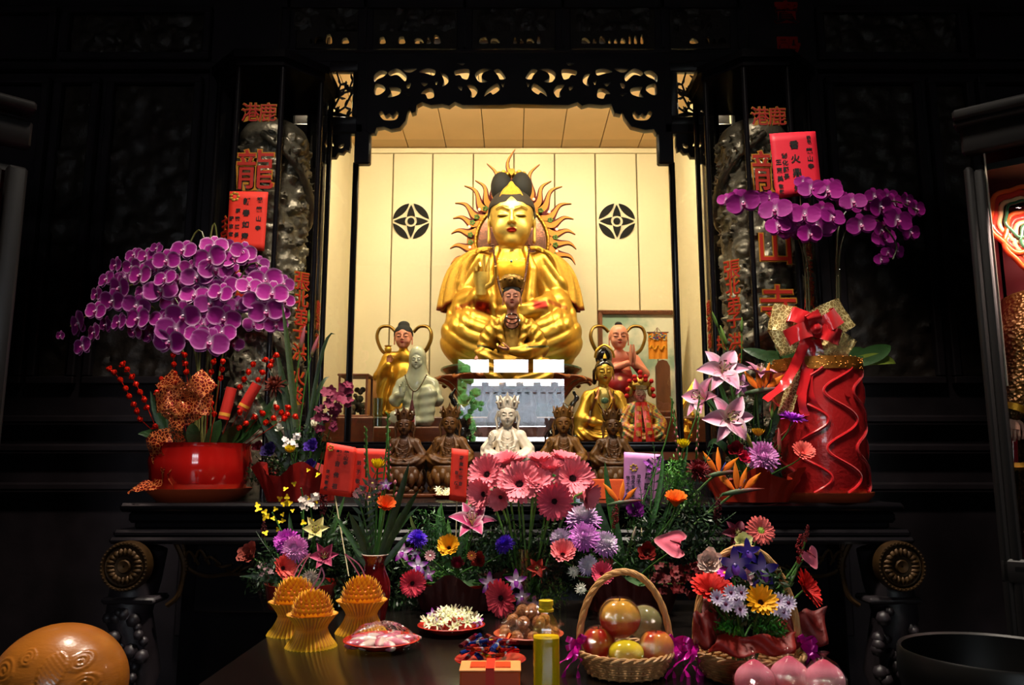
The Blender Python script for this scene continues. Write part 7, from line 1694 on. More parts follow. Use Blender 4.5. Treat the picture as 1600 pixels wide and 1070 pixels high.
TB = [  # name, label, category, kind, px, py, Y, r, face, root, args, stem, group
 # left low arrangement
 ('chrysanthemum', 'magenta spider chrysanthemum, upper of the pair left of the cream lily', 'flower', 'mum', 448, 846, 2.86, 19, (-.2, -1, .6), RE, dict(tip='e060d8', base='b828b0', seed=1)),
 ('chrysanthemum', 'pink spider chrysanthemum, lower of the pair left of the cream lily', 'flower', 'mum', 461, 857, 2.80, 19, (.0, -1, .2), RE, dict(tip='f0a8e0', base='d060b8', seed=2)),
 ('lily', 'cream yellow lily between the pink chrysanthemums and the red vase', 'flower', 'lily', 492, 832, 2.86, 24, (.3, -1, .5), RE, dict(c='e8dc90', edge='f0e8a8', throat='a8b048', stripe='e0d080', tilt=60, curl=-50)),
 ('lily', 'dark pink lily above the golden paper lotuses', 'flower', 'lily', 507, 872, 2.82, 24, (.2, -1, .4), RE, dict(c='a03058', edge='c86a88', throat='7a1838', stripe='8a1840', tilt=60, curl=-60, seed=2)),
 ('gerbera', 'coral gerbera seen from the side at the far left above the golden lotuses', 'flower', 'gerbera', 441, 888, 2.78, 17, (.75, -.7, .35), RE, dict(pet='e85a50', inner='c83838', back='f08878', open_=42)),
 ('chrysanthemum', 'small cream white chrysanthemum between the golden lotuses', 'flower', 'mum', 485, 903, 2.80, 13, (0, -1, .3), RE, dict(tip='f0e4dc', base='c0a890', seed=3, n=90)),
 ('carnation', 'dusky coral carnation at the left edge of the low arrangement', 'flower', 'rose', 392, 868, 2.95, 17, (-.2, -1, .5), RE, dict(c='8a3c30', c2='6a2820')),
 ('hydrangea', 'faded pink filler blossom left of the coral gerbera', 'flower', 'cluster', 420, 888, 2.92, 16, (0, -1, .3), RE, dict(c='a8848a', n=26, size=.2)),
 ('stock_flower', 'white and dusky stock blossoms under the tilted red card', 'flower', 'cluster', 483, 785, 2.86, 14, (0, -1, .4), RE, dict(c='c8b8ac', n=20, size=.3, petals=5)),
 ('celosia', 'dark crimson plume under the tilted red card', 'flower', 'plume', 504, 800, 2.90, 24, (0, -.1, 1), RE, dict(c='4a0c14')),
 ('celosia', 'dark red plume at the left edge behind the magenta chrysanthemum', 'flower', 'plume', 412, 838, 2.98, 14, (0, -.1, 1), RE, dict(c='4a1016', seed=2)),
 # centre
 ('lily', 'wine pink lily with white-edged petals below the narrow red card', 'flower', 'lily', 738, 822, 2.80, 36, (0, -.8, .8), RF, dict(c='b03068', edge='f0d0d8', throat='6a1030', stripe='7a1038', tilt=48, curl=-60, seed=3)),
 ('liatris', 'blue violet bristly flower leaning right, left of the wine lily', 'flower', 'mum', 652, 842, 2.85, 15, (.5, -.6, .9), RF, dict(tip='6a3ae0', base='4a1ab0', seed=4)),
 ('liatris', 'blue violet bristly flower leaning left, right of the wine lily', 'flower', 'mum', 789, 850, 2.85, 15, (-.5, -.6, .8), RF, dict(tip='5a2ad0', base='40189a', seed=5)),
 ('gerbera', 'yellow orange gerbera cup in the middle of the centre arrangement', 'flower', 'gerbera', 702, 857, 2.78, 17, (-.1, -.9, .55), RF, dict(pet='fab41c', inner='f09410', back='f0b040', open_=50, eye='3a1808', eye_r=.12)),
 ('dendrobium', 'violet and white orchid flower, top of the three left of the yellow gerbera', 'flower', 'dendro', 629, 862, 2.80, 15, (-.1, -1, .2), RF, dict(c='a02aa8')),
 ('dendrobium', 'violet and white orchid flower, middle of the three above the red-eyed gerbera', 'flower', 'dendro', 653, 884, 2.80, 15, (.2, -1, .2), RF, dict(c='9030a8')),
 ('dendrobium', 'pale violet orchid flower half turned under the middle one', 'flower', 'dendro', 668, 897, 2.82, 12, (.6, -1, 0), RF, dict(c='a860a8')),
 ('dendrobium', 'small violet orchid flower beside the top left one', 'flower', 'dendro', 648, 866, 2.84, 9, (.3, -1, .2), RF, dict(c='8a2090')),
 ('gerbera', 'hot pink dark-eyed gerbera, left side of the centre arrangement', 'flower', 'gerbera', 644, 911, 2.74, 16, (.3, -1, .05), RF, dict(pet='e84058', inner='c02038', open_=22)),
 ('gerbera', 'hot pink dark-eyed gerbera hanging low, right side of the centre arrangement', 'flower', 'gerbera', 784, 934, 2.72, 22, (-.75, -1, -.1), RF, dict(pet='e04a5c', inner='b82840', open_=16)),
 ('chrysanthemum', 'dark magenta button chrysanthemum under the yellow orange gerbera', 'flower', 'ballmum', 715, 885, 2.77, 14, (0, -.7, .8), RF, dict(c='8a1030', c2='5a0a20')),
 ('carnation', 'dim red carnation right of the yellow orange gerbera', 'flower', 'rose', 748, 876, 2.82, 12, (0, -1, .3), RF, dict(c='8a1c14', c2='5a1010')),
 ('daisy', 'tiny rust daisy just right of the yellow orange gerbera', 'flower', 'daisy', 737, 868, 2.80, 7, (0, -1, .3), RF, dict(c='c86a3a', tipc='a04020', eye='e8c030')),
 ('daisy', 'tiny pale pink-centred daisy left of the yellow orange gerbera', 'flower', 'daisy', 672, 868, 2.80, 8, (0, -1, .3), RF, dict(c='c0909a', tipc='905050', eye='f0e8e0')),
 ('dendrobium', 'violet orchid flower with white heart, left of the pair over the hanging gerbera', 'flower', 'dendro', 765, 911, 2.76, 16, (-.1, -1, .1), RF, dict(c='7a1888')),
 ('dendrobium', 'violet orchid flower with white heart, right of the pair over the hanging gerbera', 'flower', 'dendro', 806, 907, 2.76, 16, (.1, -1, .1), RF, dict(c='7a1888')),
 ('dendrobium', 'shaded violet orchid flower just left of the oil bottle neck', 'flower', 'dendro', 815, 932, 2.74, 13, (.2, -1, 0), RF, dict(c='601070')),
 ('dendrobium', 'shaded violet orchid flower lowest at the oil bottle neck', 'flower', 'dendro', 834, 945, 2.72, 13, (.4, -1, -.1), RF, dict(c='6a1878')),
 ('alstroemeria', 'dim red lily-like flower between the glass vase and the pink-rimmed gerbera', 'flower', 'lily', 838, 888, 2.80, 16, (.1, -1, .2), RF, dict(c='8a1c14', edge='a83020', throat='5a0c08', stripe='601008')),
 # right
 ('chrysanthemum', 'large white-topped violet spider chrysanthemum, highest of the right group', 'flower', 'mum', 911, 812, 2.84, 26, (-.1, -.5, .9), RG, dict(seed=6, **M1)),
 ('chrysanthemum', 'lilac spider chrysanthemum just under the highest white-topped one', 'flower', 'mum', 913, 838, 2.76, 21, (-.05, -.9, .5), RG, dict(seed=7, **M2)),
 ('chrysanthemum', 'white-topped violet spider chrysanthemum at the right of the group', 'flower', 'mum', 945, 850, 2.80, 20, (.3, -.8, .6), RG, dict(seed=8, **M1)),
 ('chrysanthemum', 'small violet spider chrysanthemum at the left of the group', 'flower', 'mum', 877, 841, 2.84, 16, (-.3, -.8, .6), RG, dict(seed=9, tip='f0e0f0', base='9a20a8')),
 ('gerbera', 'salmon pink gerbera cup under the violet chrysanthemums', 'flower', 'gerbera', 879, 868, 2.76, 19, (0, -.8, .65), RG, dict(pet='f07a80', inner='e05058', back='f09a98', open_=48)),
 ('chrysanthemum', 'white lavender-tipped chrysanthemum behind the wicker handle', 'flower', 'mum', 920, 884, 2.76, 16, (0, -1, .4), RG, dict(tip='f4f0f4', base='b090d0', n=110, seed=10)),
 ('daisy', 'small white daisy left behind the fruit basket handle', 'flower', 'mum', 896, 893, 2.74, 9, (0, -1, .4), RG, dict(tip='f4f4ec', base='d8d8c0', n=60, seed=11)),
 ('daisy', 'lowest small white daisy left of the fruit basket handle', 'flower', 'mum', 907, 920, 2.72, 9, (0, -1, .4), RG, dict(tip='f4f4ec', base='d8d8c0', n=60, seed=12)),
 ('gerbera', 'small pink gerbera right behind the top left of the basket handle', 'flower', 'gerbera', 940, 897, 2.72, 15, (.1, -1, .4), RG, dict(pet='e05070', inner='c83050', back='e06080', open_=35, eye='8a2030')),
 ('anthurium', 'large pink heart-shaped anthurium between the two baskets', 'flower', 'anthurium', 1056, 850, 2.62, 27, (-.15, -1, .35), RG, dict(turn=80)),
 ('gerbera', 'orange gerbera cup on a tall stem in the green fronds', 'flower', 'gerbera', 1055, 790, 2.78, 19, (0, -.55, 1), RG, dict(pet='f87a1c', inner='f0480e', back='f0a030', open_=58, eye='f05a18', n=30)),
 ('chrysanthemum', 'bright yellow cup chrysanthemum between the right gladiolus spikes', 'flower', 'ballmum', 1067, 699, 2.86, 13, (0, -.4, 1), RG, dict(c='f6e418')),
 ('gladiolus', 'green gladiolus spike left of the yellow cup chrysanthemum', 'flower', 'spike', 1050, 622, 2.90, 8, (-.1, -.05, 1), RG, dict(n=14, L=13.0)),
 ('gladiolus', 'green gladiolus spike right of the yellow cup chrysanthemum', 'flower', 'spike', 1093, 620, 2.90, 8, (.08, -.05, 1), RG, dict(n=14, L=13.0)),
 ('chrysanthemum', 'dark red ragged chrysanthemum above the green fronds', 'flower', 'mum', 1090, 735, 2.88, 19, (.2, -.8, .7), RG, dict(tip='7a0c18', base='4a0810', n=110, width=.16, seed=13)),
 ('bird_of_paradise', 'slim orange bird of paradise left of the violet card', 'flower', 'strelitzia', 968, 785, 2.86, 30, (0, -1, .1), RG, dict(n=3)),
 ('carnation', 'violet ruffled blossom at the foot of the violet card', 'flower', 'rose', 992, 800, 2.90, 15, (0, -1, .5), RG, dict(c='6a1070', c2='4a0a50')),
 ('statice', 'small violet filler blossoms over the violet card', 'flower', 'cluster', 1022, 728, 2.92, 16, (0, -1, .4), RG, dict(c='8a3a9a', n=16, size=.2)),
 ('lily_bud', 'pale green and pink lily bud in front of the violet card stick', 'flower', 'bud', 988, 843, 2.70, 13, (.25, -.4, 1), RG, dict(c='d8c8b0', c2='b0b880')),
 ('celosia', 'crimson plume right of the green fronds under the bird of paradise', 'flower', 'plume', 1120, 815, 2.88, 20, (.1, -.1, 1), RG, dict(c='5a1420', seed=3)),
 ('amaranth', 'dusky red drooping blossom beside the lily bud', 'flower', 'plume', 960, 822, 2.86, 18, (.1, -.1, 1), RG, dict(c='6a1218', seed=4)),
 ('kale', 'dark red ruffled blossom left of the flower basket handle', 'flower', 'cluster', 1075, 905, 2.60, 26, (0, -1, .4), RG, dict(c='6a0e14', n=40, size=.24)),
 ('kale', 'dark red ruffled blossom right of the fruit basket handle top', 'flower', 'cluster', 1040, 905, 2.66, 22, (0, -1, .4), RG, dict(c='5a0c12', n=34, size=.24, seed=2)),
 ('gerbera', 'deep red blossom half hidden behind the anthurium', 'flower', 'rose', 1010, 865, 2.86, 15, (0, -1, .4), RG, dict(c='7a120e', c2='5a0c0a')),
 ('bird_of_paradise', 'orange bird of paradise low beside the red orchid vase wrapping, pointing right', 'flower', 'strelitzia', 1150, 768, 2.95, 36, (0, -1, .1), RG, dict(n=4, seed=2)),
 ('bird_of_paradise', 'upright orange bird of paradise flame right of the green fronds', 'flower', 'strelitzia', 1122, 740, 2.95, 34, (.3, -1, .1), RG, dict(n=3, seed=3)),
 # altar, left arrangement
 ('lily_bud', 'tall closed pink lily bud left of the pair before the left pillar', 'flower', 'bud', 469, 548, 3.80, 22, (.18, -.1, 1), RA, dict(c='9a5058', c2='7a7a44', fat=.16)),
 ('lily_bud', 'tall closed pink lily bud right of the pair before the left pillar', 'flower', 'bud', 486, 558, 3.78, 20, (.35, -.1, 1), RA, dict(c='9a5058', c2='7a7a44', fat=.16)),
 ('lily_bud', 'small green lily bud highest by the left pillar', 'flower', 'bud', 482, 505, 3.84, 12, (.02, -.1, 1), RA, dict(c='5a7a34', c2='4a6a2c', fat=.17)),
 ('cymbidium', 'wine red orchid cluster against the lit niche wall, left', 'flower', 'cluster', 527, 620, 3.80, 21, (.2, -1, .3), RA, dict(c='7a2440', n=26, size=.36, petals=5)),
 ('cymbidium', 'wine red orchid cluster lower along the same spray, left', 'flower', 'cluster', 508, 655, 3.80, 18, (.2, -1, .3), RA, dict(c='6a1c38', n=22, size=.36, petals=5, seed=2)),
 ('pincushion', 'dull orange-red pincushion blossom right of the orchid pot beads', 'flower', 'mum', 430, 602, 3.84, 17, (-.2, -1, .6), RA, dict(tip='7a2c18', base='4a1810', n=80, seed=14)),
 ('calla', 'white calla bloom left of the yellow-tipped snapdragon', 'flower', 'rose', 437, 672, 3.76, 10, (.2, -.8, .8), RA, dict(c='d8d4c8', c2='b0ac98', n=8)),
 ('calla', 'small white trumpet bloom right of the yellow-tipped snapdragon', 'flower', 'rose', 491, 668, 3.76, 11, (.2, -.5, 1), RA, dict(c='e0d8c0', c2='b8b090', n=8, seed=2)),
 ('snapdragon', 'white snapdragon florets over a yellow bloom', 'flower', 'cluster', 455, 690, 3.74, 13, (0, -1, .4), RA, dict(c='d8ccc8', n=14, size=.3)),
 ('chrysanthemum', 'small bright yellow bloom under the white snapdragon', 'flower', 'ballmum', 454, 706, 3.72, 11, (0, -.6, .9), RA, dict(c='f0d818')),
 ('lisianthus', 'blue violet ruffled bloom, upper right of the yellow bloom', 'flower', 'rose', 488, 700, 3.74, 12, (0, -1, .5), RA, dict(c='4a2890', c2='341a70')),
 ('lisianthus', 'blue violet ruffled bloom, lower right of the yellow bloom', 'flower', 'rose', 485, 729, 3.74, 10, (0, -1, .5), RA, dict(c='442486', c2='301868', seed=2)),
 ('lisianthus', 'dark blue violet bloom left under the orchid beads', 'flower', 'rose', 422, 707, 3.78, 13, (0, -1, .5), RA, dict(c='281850', c2='1c1040', seed=3)),
 ('carnation', 'dim crimson carnation left of the dark violet bloom', 'flower', 'rose', 404, 700, 3.80, 9, (0, -1, .5), RA, dict(c='6a1020', c2='4a0a18')),
 # altar, right arrangement
 ('lily', 'large pale pink open lily, top of the three before the right niche glass', 'flower', 'lily', 1128, 583, 3.66, 38, (-.05, -1, .35), RB, dict(c='e8a0bc', edge='f8dce8', throat='c87090', stripe='d06a90', tilt=40, curl=-70)),
 ('lily', 'large pale pink open lily, lowest of the three, facing the viewer', 'flower', 'lily', 1136, 655, 3.62, 38, (.1, -1, .1), RB, dict(c='e49ab8', edge='f8e0ea', throat='b8b060', stripe='d06a90', tilt=40, curl=-75, seed=2)),
 ('lily', 'large pale pink lily in profile, leftmost of the three', 'flower', 'lily', 1103, 625, 3.70, 34, (-.9, -.6, .35), RB, dict(c='e090b0', edge='f4d0de', throat='c87090', stripe='c86088', tilt=50, curl=-60, seed=3)),
 ('lily', 'shaded pink lily behind the orange bird of paradise', 'flower', 'lily', 1185, 588, 3.74, 26, (.2, -.5, 1), RB, dict(c='b06a88', edge='d8a0b8', throat='8a4060', stripe='9a4a70', tilt=50, curl=-60, seed=4)),
 ('lily', 'small mauve lily between the upper and lower pink lilies', 'flower', 'lily', 1152, 602, 3.74, 18, (.4, -1, .2), RB, dict(c='b070a0', edge='d0a0c0', throat='8a4060', stripe='9a4a70', seed=5)),
 ('bird_of_paradise', 'orange bird of paradise standing behind the lilies, beak pointing left', 'flower', 'strelitzia', 1186, 610, 3.70, 36, (0, -1, .1), RB, dict(n=4, seed=4)),
 ('chrysanthemum', 'big round lilac pink chrysanthemum left of the red vase', 'flower', 'mum', 1191, 714, 3.60, 24, (0, -1, .35), RB, dict(tip='f0a8e0', base='c868c0', n=190, seed=15)),
 ('chrysanthemum', 'flat bright violet chrysanthemum seen edge-on above the lilac one', 'flower', 'mum', 1237, 657, 3.62, 20, (.2, -.25, 1), RB, dict(tip='c85ae0', base='9a2ab8', n=90, low=0, up=.6, seed=16)),
 ('gerbera', 'small coral gerbera before the red wave-patterned vase', 'flower', 'gerbera', 1254, 709, 3.58, 15, (0, -.8, .6), RB, dict(pet='f06a60', inner='e05048', back='f08878', open_=40, eye='e05048')),
 ('chrysanthemum', 'yellow cup bloom left of the standing pink bud', 'flower', 'ballmum', 1184, 681, 3.64, 12, (0, -.3, 1), RB, dict(c='e8b828', c2='c08818')),
 ('carnation', 'small crimson carnation, upper of the two left of the lilac chrysanthemum', 'flower', 'rose', 1150, 705, 3.62, 13, (-.2, -1, .5), RB, dict(c='a01028', c2='780c20')),
 ('carnation', 'small raspberry carnation, lower of the two left of the lilac chrysanthemum', 'flower', 'rose', 1162, 716, 3.60, 10, (0, -1, .4), RB, dict(c='d0184a', c2='a01038', seed=2)),
 ('lily_bud', 'slim red-green lily bud standing right of the lilac chrysanthemum', 'flower', 'bud', 1218, 708, 3.58, 22, (-.02, -.1, 1), RB, dict(c='a84848', c2='6a7a3a', fat=.15)),
 ('lily_bud', 'yellow-green lily bud leaning right under the lowest lily', 'flower', 'bud', 1176, 700, 3.60, 22, (-.5, -.2, 1), RB, dict(c='b0a848', c2='8a9a3c', fat=.16)),
 ('lily_bud', 'green lily bud right of the bird of paradise', 'flower', 'bud', 1206, 655, 3.66, 16, (.05, -.1, 1), RB, dict(c='6a8a3a', c2='4a6a2c', fat=.17)),
 ('lily_bud', 'green lily bud above the upper lily, before the right pillar', 'flower', 'bud', 1136, 542, 3.72, 20, (-.3, -.1, 1), RB, dict(c='6a8a3a', c2='4a6a2c', fat=.16)),
 ('lily_bud', 'small green lily bud highest by the right pillar', 'flower', 'bud', 1122, 512, 3.74, 15, (-.35, -.1, 1), RB, dict(c='5a7a34', c2='4a6a2c', fat=.16)),
 ('lily_bud', 'thin green lily bud standing against the right pillar face', 'flower', 'bud', 1159, 520, 3.76, 14, (.02, -.1, 1), RB, dict(c='5a7a34', c2='4a6a2c', fat=.17)),
]
for row in TB:
 nm, lab, cat, kind, px, py, Y, r_, f, root, args = row
 jr = (root[0] + rnd.uniform(-.06, .06), root[1] + rnd.uniform(-.04, .04), root[2] - .01)
 extra = {}
 if kind == 'strelitzia': extra = dict(stem='4a6a34', sw=.0045)
 flower(nm, lab, cat, kind, px, py, Y, r_, f, jr, None, args=args, **extra)
# sprays of tiny yellow dancing orchids
for i, (px, py, n_, lab) in enumerate(((425, 800, 10, 'upper spray of tiny yellow dancing orchids left of the tilted red card'), (437, 826, 8, 'lower spray of tiny yellow dancing orchids left of the tilted red card'), (470, 762, 5, 'short spray of tiny yellow dancing orchids by the tilted red card'), (470, 800, 6, 'right spray of tiny yellow dancing orchids under the tilted red card'))):
 flower('dancing_orchid', lab, 'flower', 'cluster', px, py, 2.95, 22, (0, -1, .3), (RE[0], RE[1], RE[2]), 'sprays of tiny yellow orchids', args=dict(c='f0cc18', n=n_, size=.20, spread=1.0, petals=3, seed=i))
# greenery filling the arrangements
def greens(name, label, root, Y, boxes, fans=(), seed=1, blades=()):
 rr = random.Random(seed); t = thing(name, label, 'foliage', root)
 b = MB()
 for (px, py, rx, ry, n_, cs, s_) in boxes:
  c = P(px, py, Y); u = PX(Y, py); sprig(b, c, (rx * u, .07, ry * u), n_, cs, s_, rr)
 if b.v: b.build('leaflets', 'leaf', t, world=True)
 b = MB()
 for (px, py, mx, my, w_, c_) in fans: fern(b, root, P(mx, my, Y), P(px, py, Y + rr.uniform(-.05, .05)), w_, c_, 16)
 for (px, py, mx, my, w_, c_) in blades: leaf_blade(b, root, P(mx, my, Y - .02), P(px, py, Y + rr.uniform(-.05, .05)), w_, c_)
 if b.v: b.build('fronds', 'leaf', t, world=True)
 t['kind'] = 'stuff'; return t
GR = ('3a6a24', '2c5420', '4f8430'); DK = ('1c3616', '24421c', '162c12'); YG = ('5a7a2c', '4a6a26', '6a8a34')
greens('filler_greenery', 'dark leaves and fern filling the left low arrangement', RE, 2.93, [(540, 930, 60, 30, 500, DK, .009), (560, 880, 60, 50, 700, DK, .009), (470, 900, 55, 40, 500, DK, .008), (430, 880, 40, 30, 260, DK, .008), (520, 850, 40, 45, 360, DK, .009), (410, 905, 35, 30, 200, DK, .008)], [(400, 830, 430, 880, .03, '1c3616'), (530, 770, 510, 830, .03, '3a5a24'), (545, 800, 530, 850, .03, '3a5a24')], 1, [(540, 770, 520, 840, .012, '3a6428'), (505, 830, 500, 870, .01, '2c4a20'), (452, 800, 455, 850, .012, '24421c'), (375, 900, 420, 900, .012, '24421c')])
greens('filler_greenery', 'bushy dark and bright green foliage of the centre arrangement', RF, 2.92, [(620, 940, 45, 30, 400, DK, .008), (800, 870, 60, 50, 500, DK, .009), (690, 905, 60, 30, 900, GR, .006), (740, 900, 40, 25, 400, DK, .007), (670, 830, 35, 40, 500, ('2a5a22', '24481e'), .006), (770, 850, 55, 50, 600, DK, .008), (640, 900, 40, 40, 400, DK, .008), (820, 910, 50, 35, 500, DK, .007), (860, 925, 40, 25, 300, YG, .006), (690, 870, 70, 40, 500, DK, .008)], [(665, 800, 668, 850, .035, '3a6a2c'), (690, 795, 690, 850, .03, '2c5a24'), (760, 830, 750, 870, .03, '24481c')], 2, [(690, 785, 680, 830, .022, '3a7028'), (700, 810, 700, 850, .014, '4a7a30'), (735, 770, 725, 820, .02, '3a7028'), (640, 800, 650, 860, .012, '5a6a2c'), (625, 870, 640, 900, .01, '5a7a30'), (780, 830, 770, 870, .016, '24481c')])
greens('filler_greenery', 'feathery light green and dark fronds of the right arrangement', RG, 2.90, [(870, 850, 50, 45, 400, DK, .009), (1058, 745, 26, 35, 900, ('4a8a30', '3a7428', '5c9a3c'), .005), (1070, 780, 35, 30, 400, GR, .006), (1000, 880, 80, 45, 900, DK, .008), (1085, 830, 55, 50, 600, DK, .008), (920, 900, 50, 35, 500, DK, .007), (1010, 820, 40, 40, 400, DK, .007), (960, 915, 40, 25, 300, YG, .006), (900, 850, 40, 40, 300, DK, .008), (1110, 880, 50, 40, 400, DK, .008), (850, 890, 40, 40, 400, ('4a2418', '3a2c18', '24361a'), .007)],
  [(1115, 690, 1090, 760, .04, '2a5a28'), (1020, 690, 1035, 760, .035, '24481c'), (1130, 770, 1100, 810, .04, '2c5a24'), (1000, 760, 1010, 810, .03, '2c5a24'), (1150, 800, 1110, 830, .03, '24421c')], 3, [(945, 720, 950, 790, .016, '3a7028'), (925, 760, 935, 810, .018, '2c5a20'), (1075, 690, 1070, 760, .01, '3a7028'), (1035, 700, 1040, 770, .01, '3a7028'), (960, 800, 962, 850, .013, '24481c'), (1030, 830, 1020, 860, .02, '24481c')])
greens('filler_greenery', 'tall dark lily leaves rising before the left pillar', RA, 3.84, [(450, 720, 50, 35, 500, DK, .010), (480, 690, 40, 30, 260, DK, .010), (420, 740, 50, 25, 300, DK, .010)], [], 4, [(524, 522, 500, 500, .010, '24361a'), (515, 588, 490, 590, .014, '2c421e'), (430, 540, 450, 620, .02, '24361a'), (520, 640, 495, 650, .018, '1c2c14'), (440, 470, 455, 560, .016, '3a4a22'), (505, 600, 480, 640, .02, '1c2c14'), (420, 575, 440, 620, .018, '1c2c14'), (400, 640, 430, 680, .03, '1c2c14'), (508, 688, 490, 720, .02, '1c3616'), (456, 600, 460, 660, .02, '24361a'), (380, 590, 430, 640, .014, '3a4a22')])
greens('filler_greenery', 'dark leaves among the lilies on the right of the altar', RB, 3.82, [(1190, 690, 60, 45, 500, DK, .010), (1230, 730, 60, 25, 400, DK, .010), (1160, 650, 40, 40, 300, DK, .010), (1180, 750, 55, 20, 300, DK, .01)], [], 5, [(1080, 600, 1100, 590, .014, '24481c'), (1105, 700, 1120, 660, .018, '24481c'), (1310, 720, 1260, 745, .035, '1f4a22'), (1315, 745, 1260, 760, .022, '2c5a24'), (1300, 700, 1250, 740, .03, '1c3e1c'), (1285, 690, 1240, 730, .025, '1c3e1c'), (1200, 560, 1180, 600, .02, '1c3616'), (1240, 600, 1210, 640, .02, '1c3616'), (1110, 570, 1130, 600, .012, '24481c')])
# red and violet wrapping round the altar bowls
def wrap(name, label, c, r, h, mat_col, n=11, seed=1, z0=0.0, flare=1.5, mat='tissue'):
 rr = random.Random(seed); t = thing(name, label, 'wrapping', (c[0], c[1], c[2])); b = MB(); b.color(mat_col); ph = rr.random() * 6
 def fn(u, v): a = 2 * PI * u; q = r * lerp(1.0, flare, v ** 1.3) * (1 + .10 * v * math.sin(n * a + ph) + .05 * v * math.sin(n * 2.3 * a)); return (q * math.cos(a), q * math.sin(a), z0 + h * v * (1 + .22 * math.sin(n * .5 * a + ph) * v))
 b.grid(fn, 110, 8, cu=True); b.build('tissue_sheet', mat, t); return t
material('tissue', rough=0.55, trans=0.0, bump=0.4, bscale=25)
wrap('tissue_wrapping', 'crumpled red tissue round the flower bowl right of the purple orchids', (RA[0], RA[1], AZ + .003), .155, .15, '9a140c', seed=2, flare=1.35)
wrap('tissue_wrapping', 'crumpled orange-red tissue round the lily bowl on the altar', (RB[0], RB[1], AZ + .003), .165, .13, 'a8240c', seed=3, flare=1.35)
wrap('tissue_wrapping', 'crumpled dark red tissue round the centre flower bowl', (RF[0], RF[1], TZ + .003), .135, .11, '380806', seed=4, flare=1.25)
wrap('tissue_wrapping', 'crumpled red tissue round the right flower bowl', (RG[0], RG[1], TZ + .003), .145, .13, '4a0a06', seed=5, flare=1.25)
wrap('tissue_wrapping', 'clear wrap round the left low flower bowl', (RE[0], RE[1], TZ + .003), .135, .12, '380806', seed=6, flare=1.25, mat='cling_film')

# ================================================================ OFFERINGS ON THE FRONT TABLE
material('plate_red', 'a8281c', rough=0.25, coat=0.3); material('wicker', rough=0.5, bump=0.3, bscale=90); material('fold_paper', rough=0.6, sheen=.1)
material('oil', 'e8c010', rough=0.05, trans=0.85, ior=1.35); material('bottle_plastic', 'f0e4a0', rough=0.08, trans=0.9, ior=1.2)
material('ribbon_pink', 'd818a0', rough=0.2, metal=0.3, coat=.5); material('fish_wood', '9a5a1c', rough=0.3, coat=0.3, var=0.25, vscale=5, bump=0.08, bscale=60, stretch=(1, 1, 4))
def at_table(px, py): return PZ(px, py, TZ)
# ---- golden folded-paper lotus towers
def paper_tower(px, py, label, seed):
 c = at_table(px, py - 6); u = PX(c.y, py); rr = random.Random(seed); t = thing('paper_lotus', label, 'paper offering', c, rr.random(), 'golden paper lotus towers')
 r = 38 * u; H = 80 * u; O, Yl, Rd = srgb('f09a20'), srgb('ffcc18'), srgb('b04418'); n = 36
 def ring(prof, c0, c1, lean=0):
  b = MB()
  def fn(a_i, k): rr_, z = prof[k]; a = a_i / (2 * n) * 2 * PI; w_ = 1 + (.07 if a_i % 2 else -.07) * (.4 + abs(k / (len(prof) - 1) - .5) * 1.6); return (r * rr_ * w_ * math.cos(a), r * rr_ * w_ * math.sin(a), H * z - (.008 * H if a_i % 2 and k in (0, len(prof) - 1) else 0))
  vs = [fn(i, k) for i in range(2 * n) for k in range(len(prof))]; m = len(prof); cs = [mixc(mixc(c0, c1, k / (m - 1)), Rd, .75 if i % 2 == 0 and 0 < k < m - 1 else 0) for i in range(2 * n) for k in range(m)]
  b.add(vs, [[i * m + k, ((i + 1) % (2 * n)) * m + k, ((i + 1) % (2 * n)) * m + k + 1, i * m + k + 1] for i in range(2 * n) for k in range(m - 1)], cs); return b
 ring([(1.0, 0), (.94, .06), (.80, .16), (.66, .27), (.60, .34)], Yl, O).build('base_fan', 'fold_paper', t, False)
 ring([(.58, .33), (.64, .40), (.78, .49), (.93, .57), (1.02, .62), (.90, .60), (.62, .56)], O, Yl).build('bowl_fan', 'fold_paper', t, False)
 b = MB()
 for k in range(7):
  q = k / 6; m = int(26 * (1 - q * .65)) + 3; rad = .76 * math.cos(q * 1.35) ** .8
  for i in range(m):
   a = (i + .5 * (k % 2)) / m * 2 * PI + rr.uniform(-.05, .05); z = .58 + .38 * math.sin(q * 1.4); o = Vector((r * rad * math.cos(a), r * rad * math.sin(a), H * z)); d = Vector((math.cos(a) * .5, math.sin(a) * .5, .9 + q)).normalized()
   sd = Vector((-math.sin(a), math.cos(a), 0)); w_ = r * .17; L = H * .13
   b.add([o - sd * w_, o + sd * w_, o + d * L + sd * w_ * .15, o + d * L * 1.02], [[0, 1, 2, 3]], [Rd, Rd, Yl, Yl])
 b.color('d8801c'); b.ball((0, 0, H * .64), (r * .66, r * .66, H * .30), 20, 10); b.build('petal_dome', 'fold_paper', t, False)
 b = MB(); b.color('d07090'); s_ = -1 if seed < 3 else 1
 for g in (-1, 1): strip(b, [(0, 0, H * .92), (g * .1 * r, 0, H * 1.05), (s_ * -.3 * r + g * .12 * r, .0, H * 1.3), (s_ * -.75 * r * (.4 if seed == 1 else 1), .0, H * 1.5)], .004, n=5, wdir=(1, 0, 0))
 b.build('hanging_loop', 'satin', t); return t
paper_tower(486, 1016, 'golden folded-paper lotus tower nearest the camera of the three', 1)
paper_tower(458, 996, 'golden folded-paper lotus tower farthest left, behind the nearest one', 2)
paper_tower(564, 994, 'golden folded-paper lotus tower at the right, before the red porcelain vase', 3)
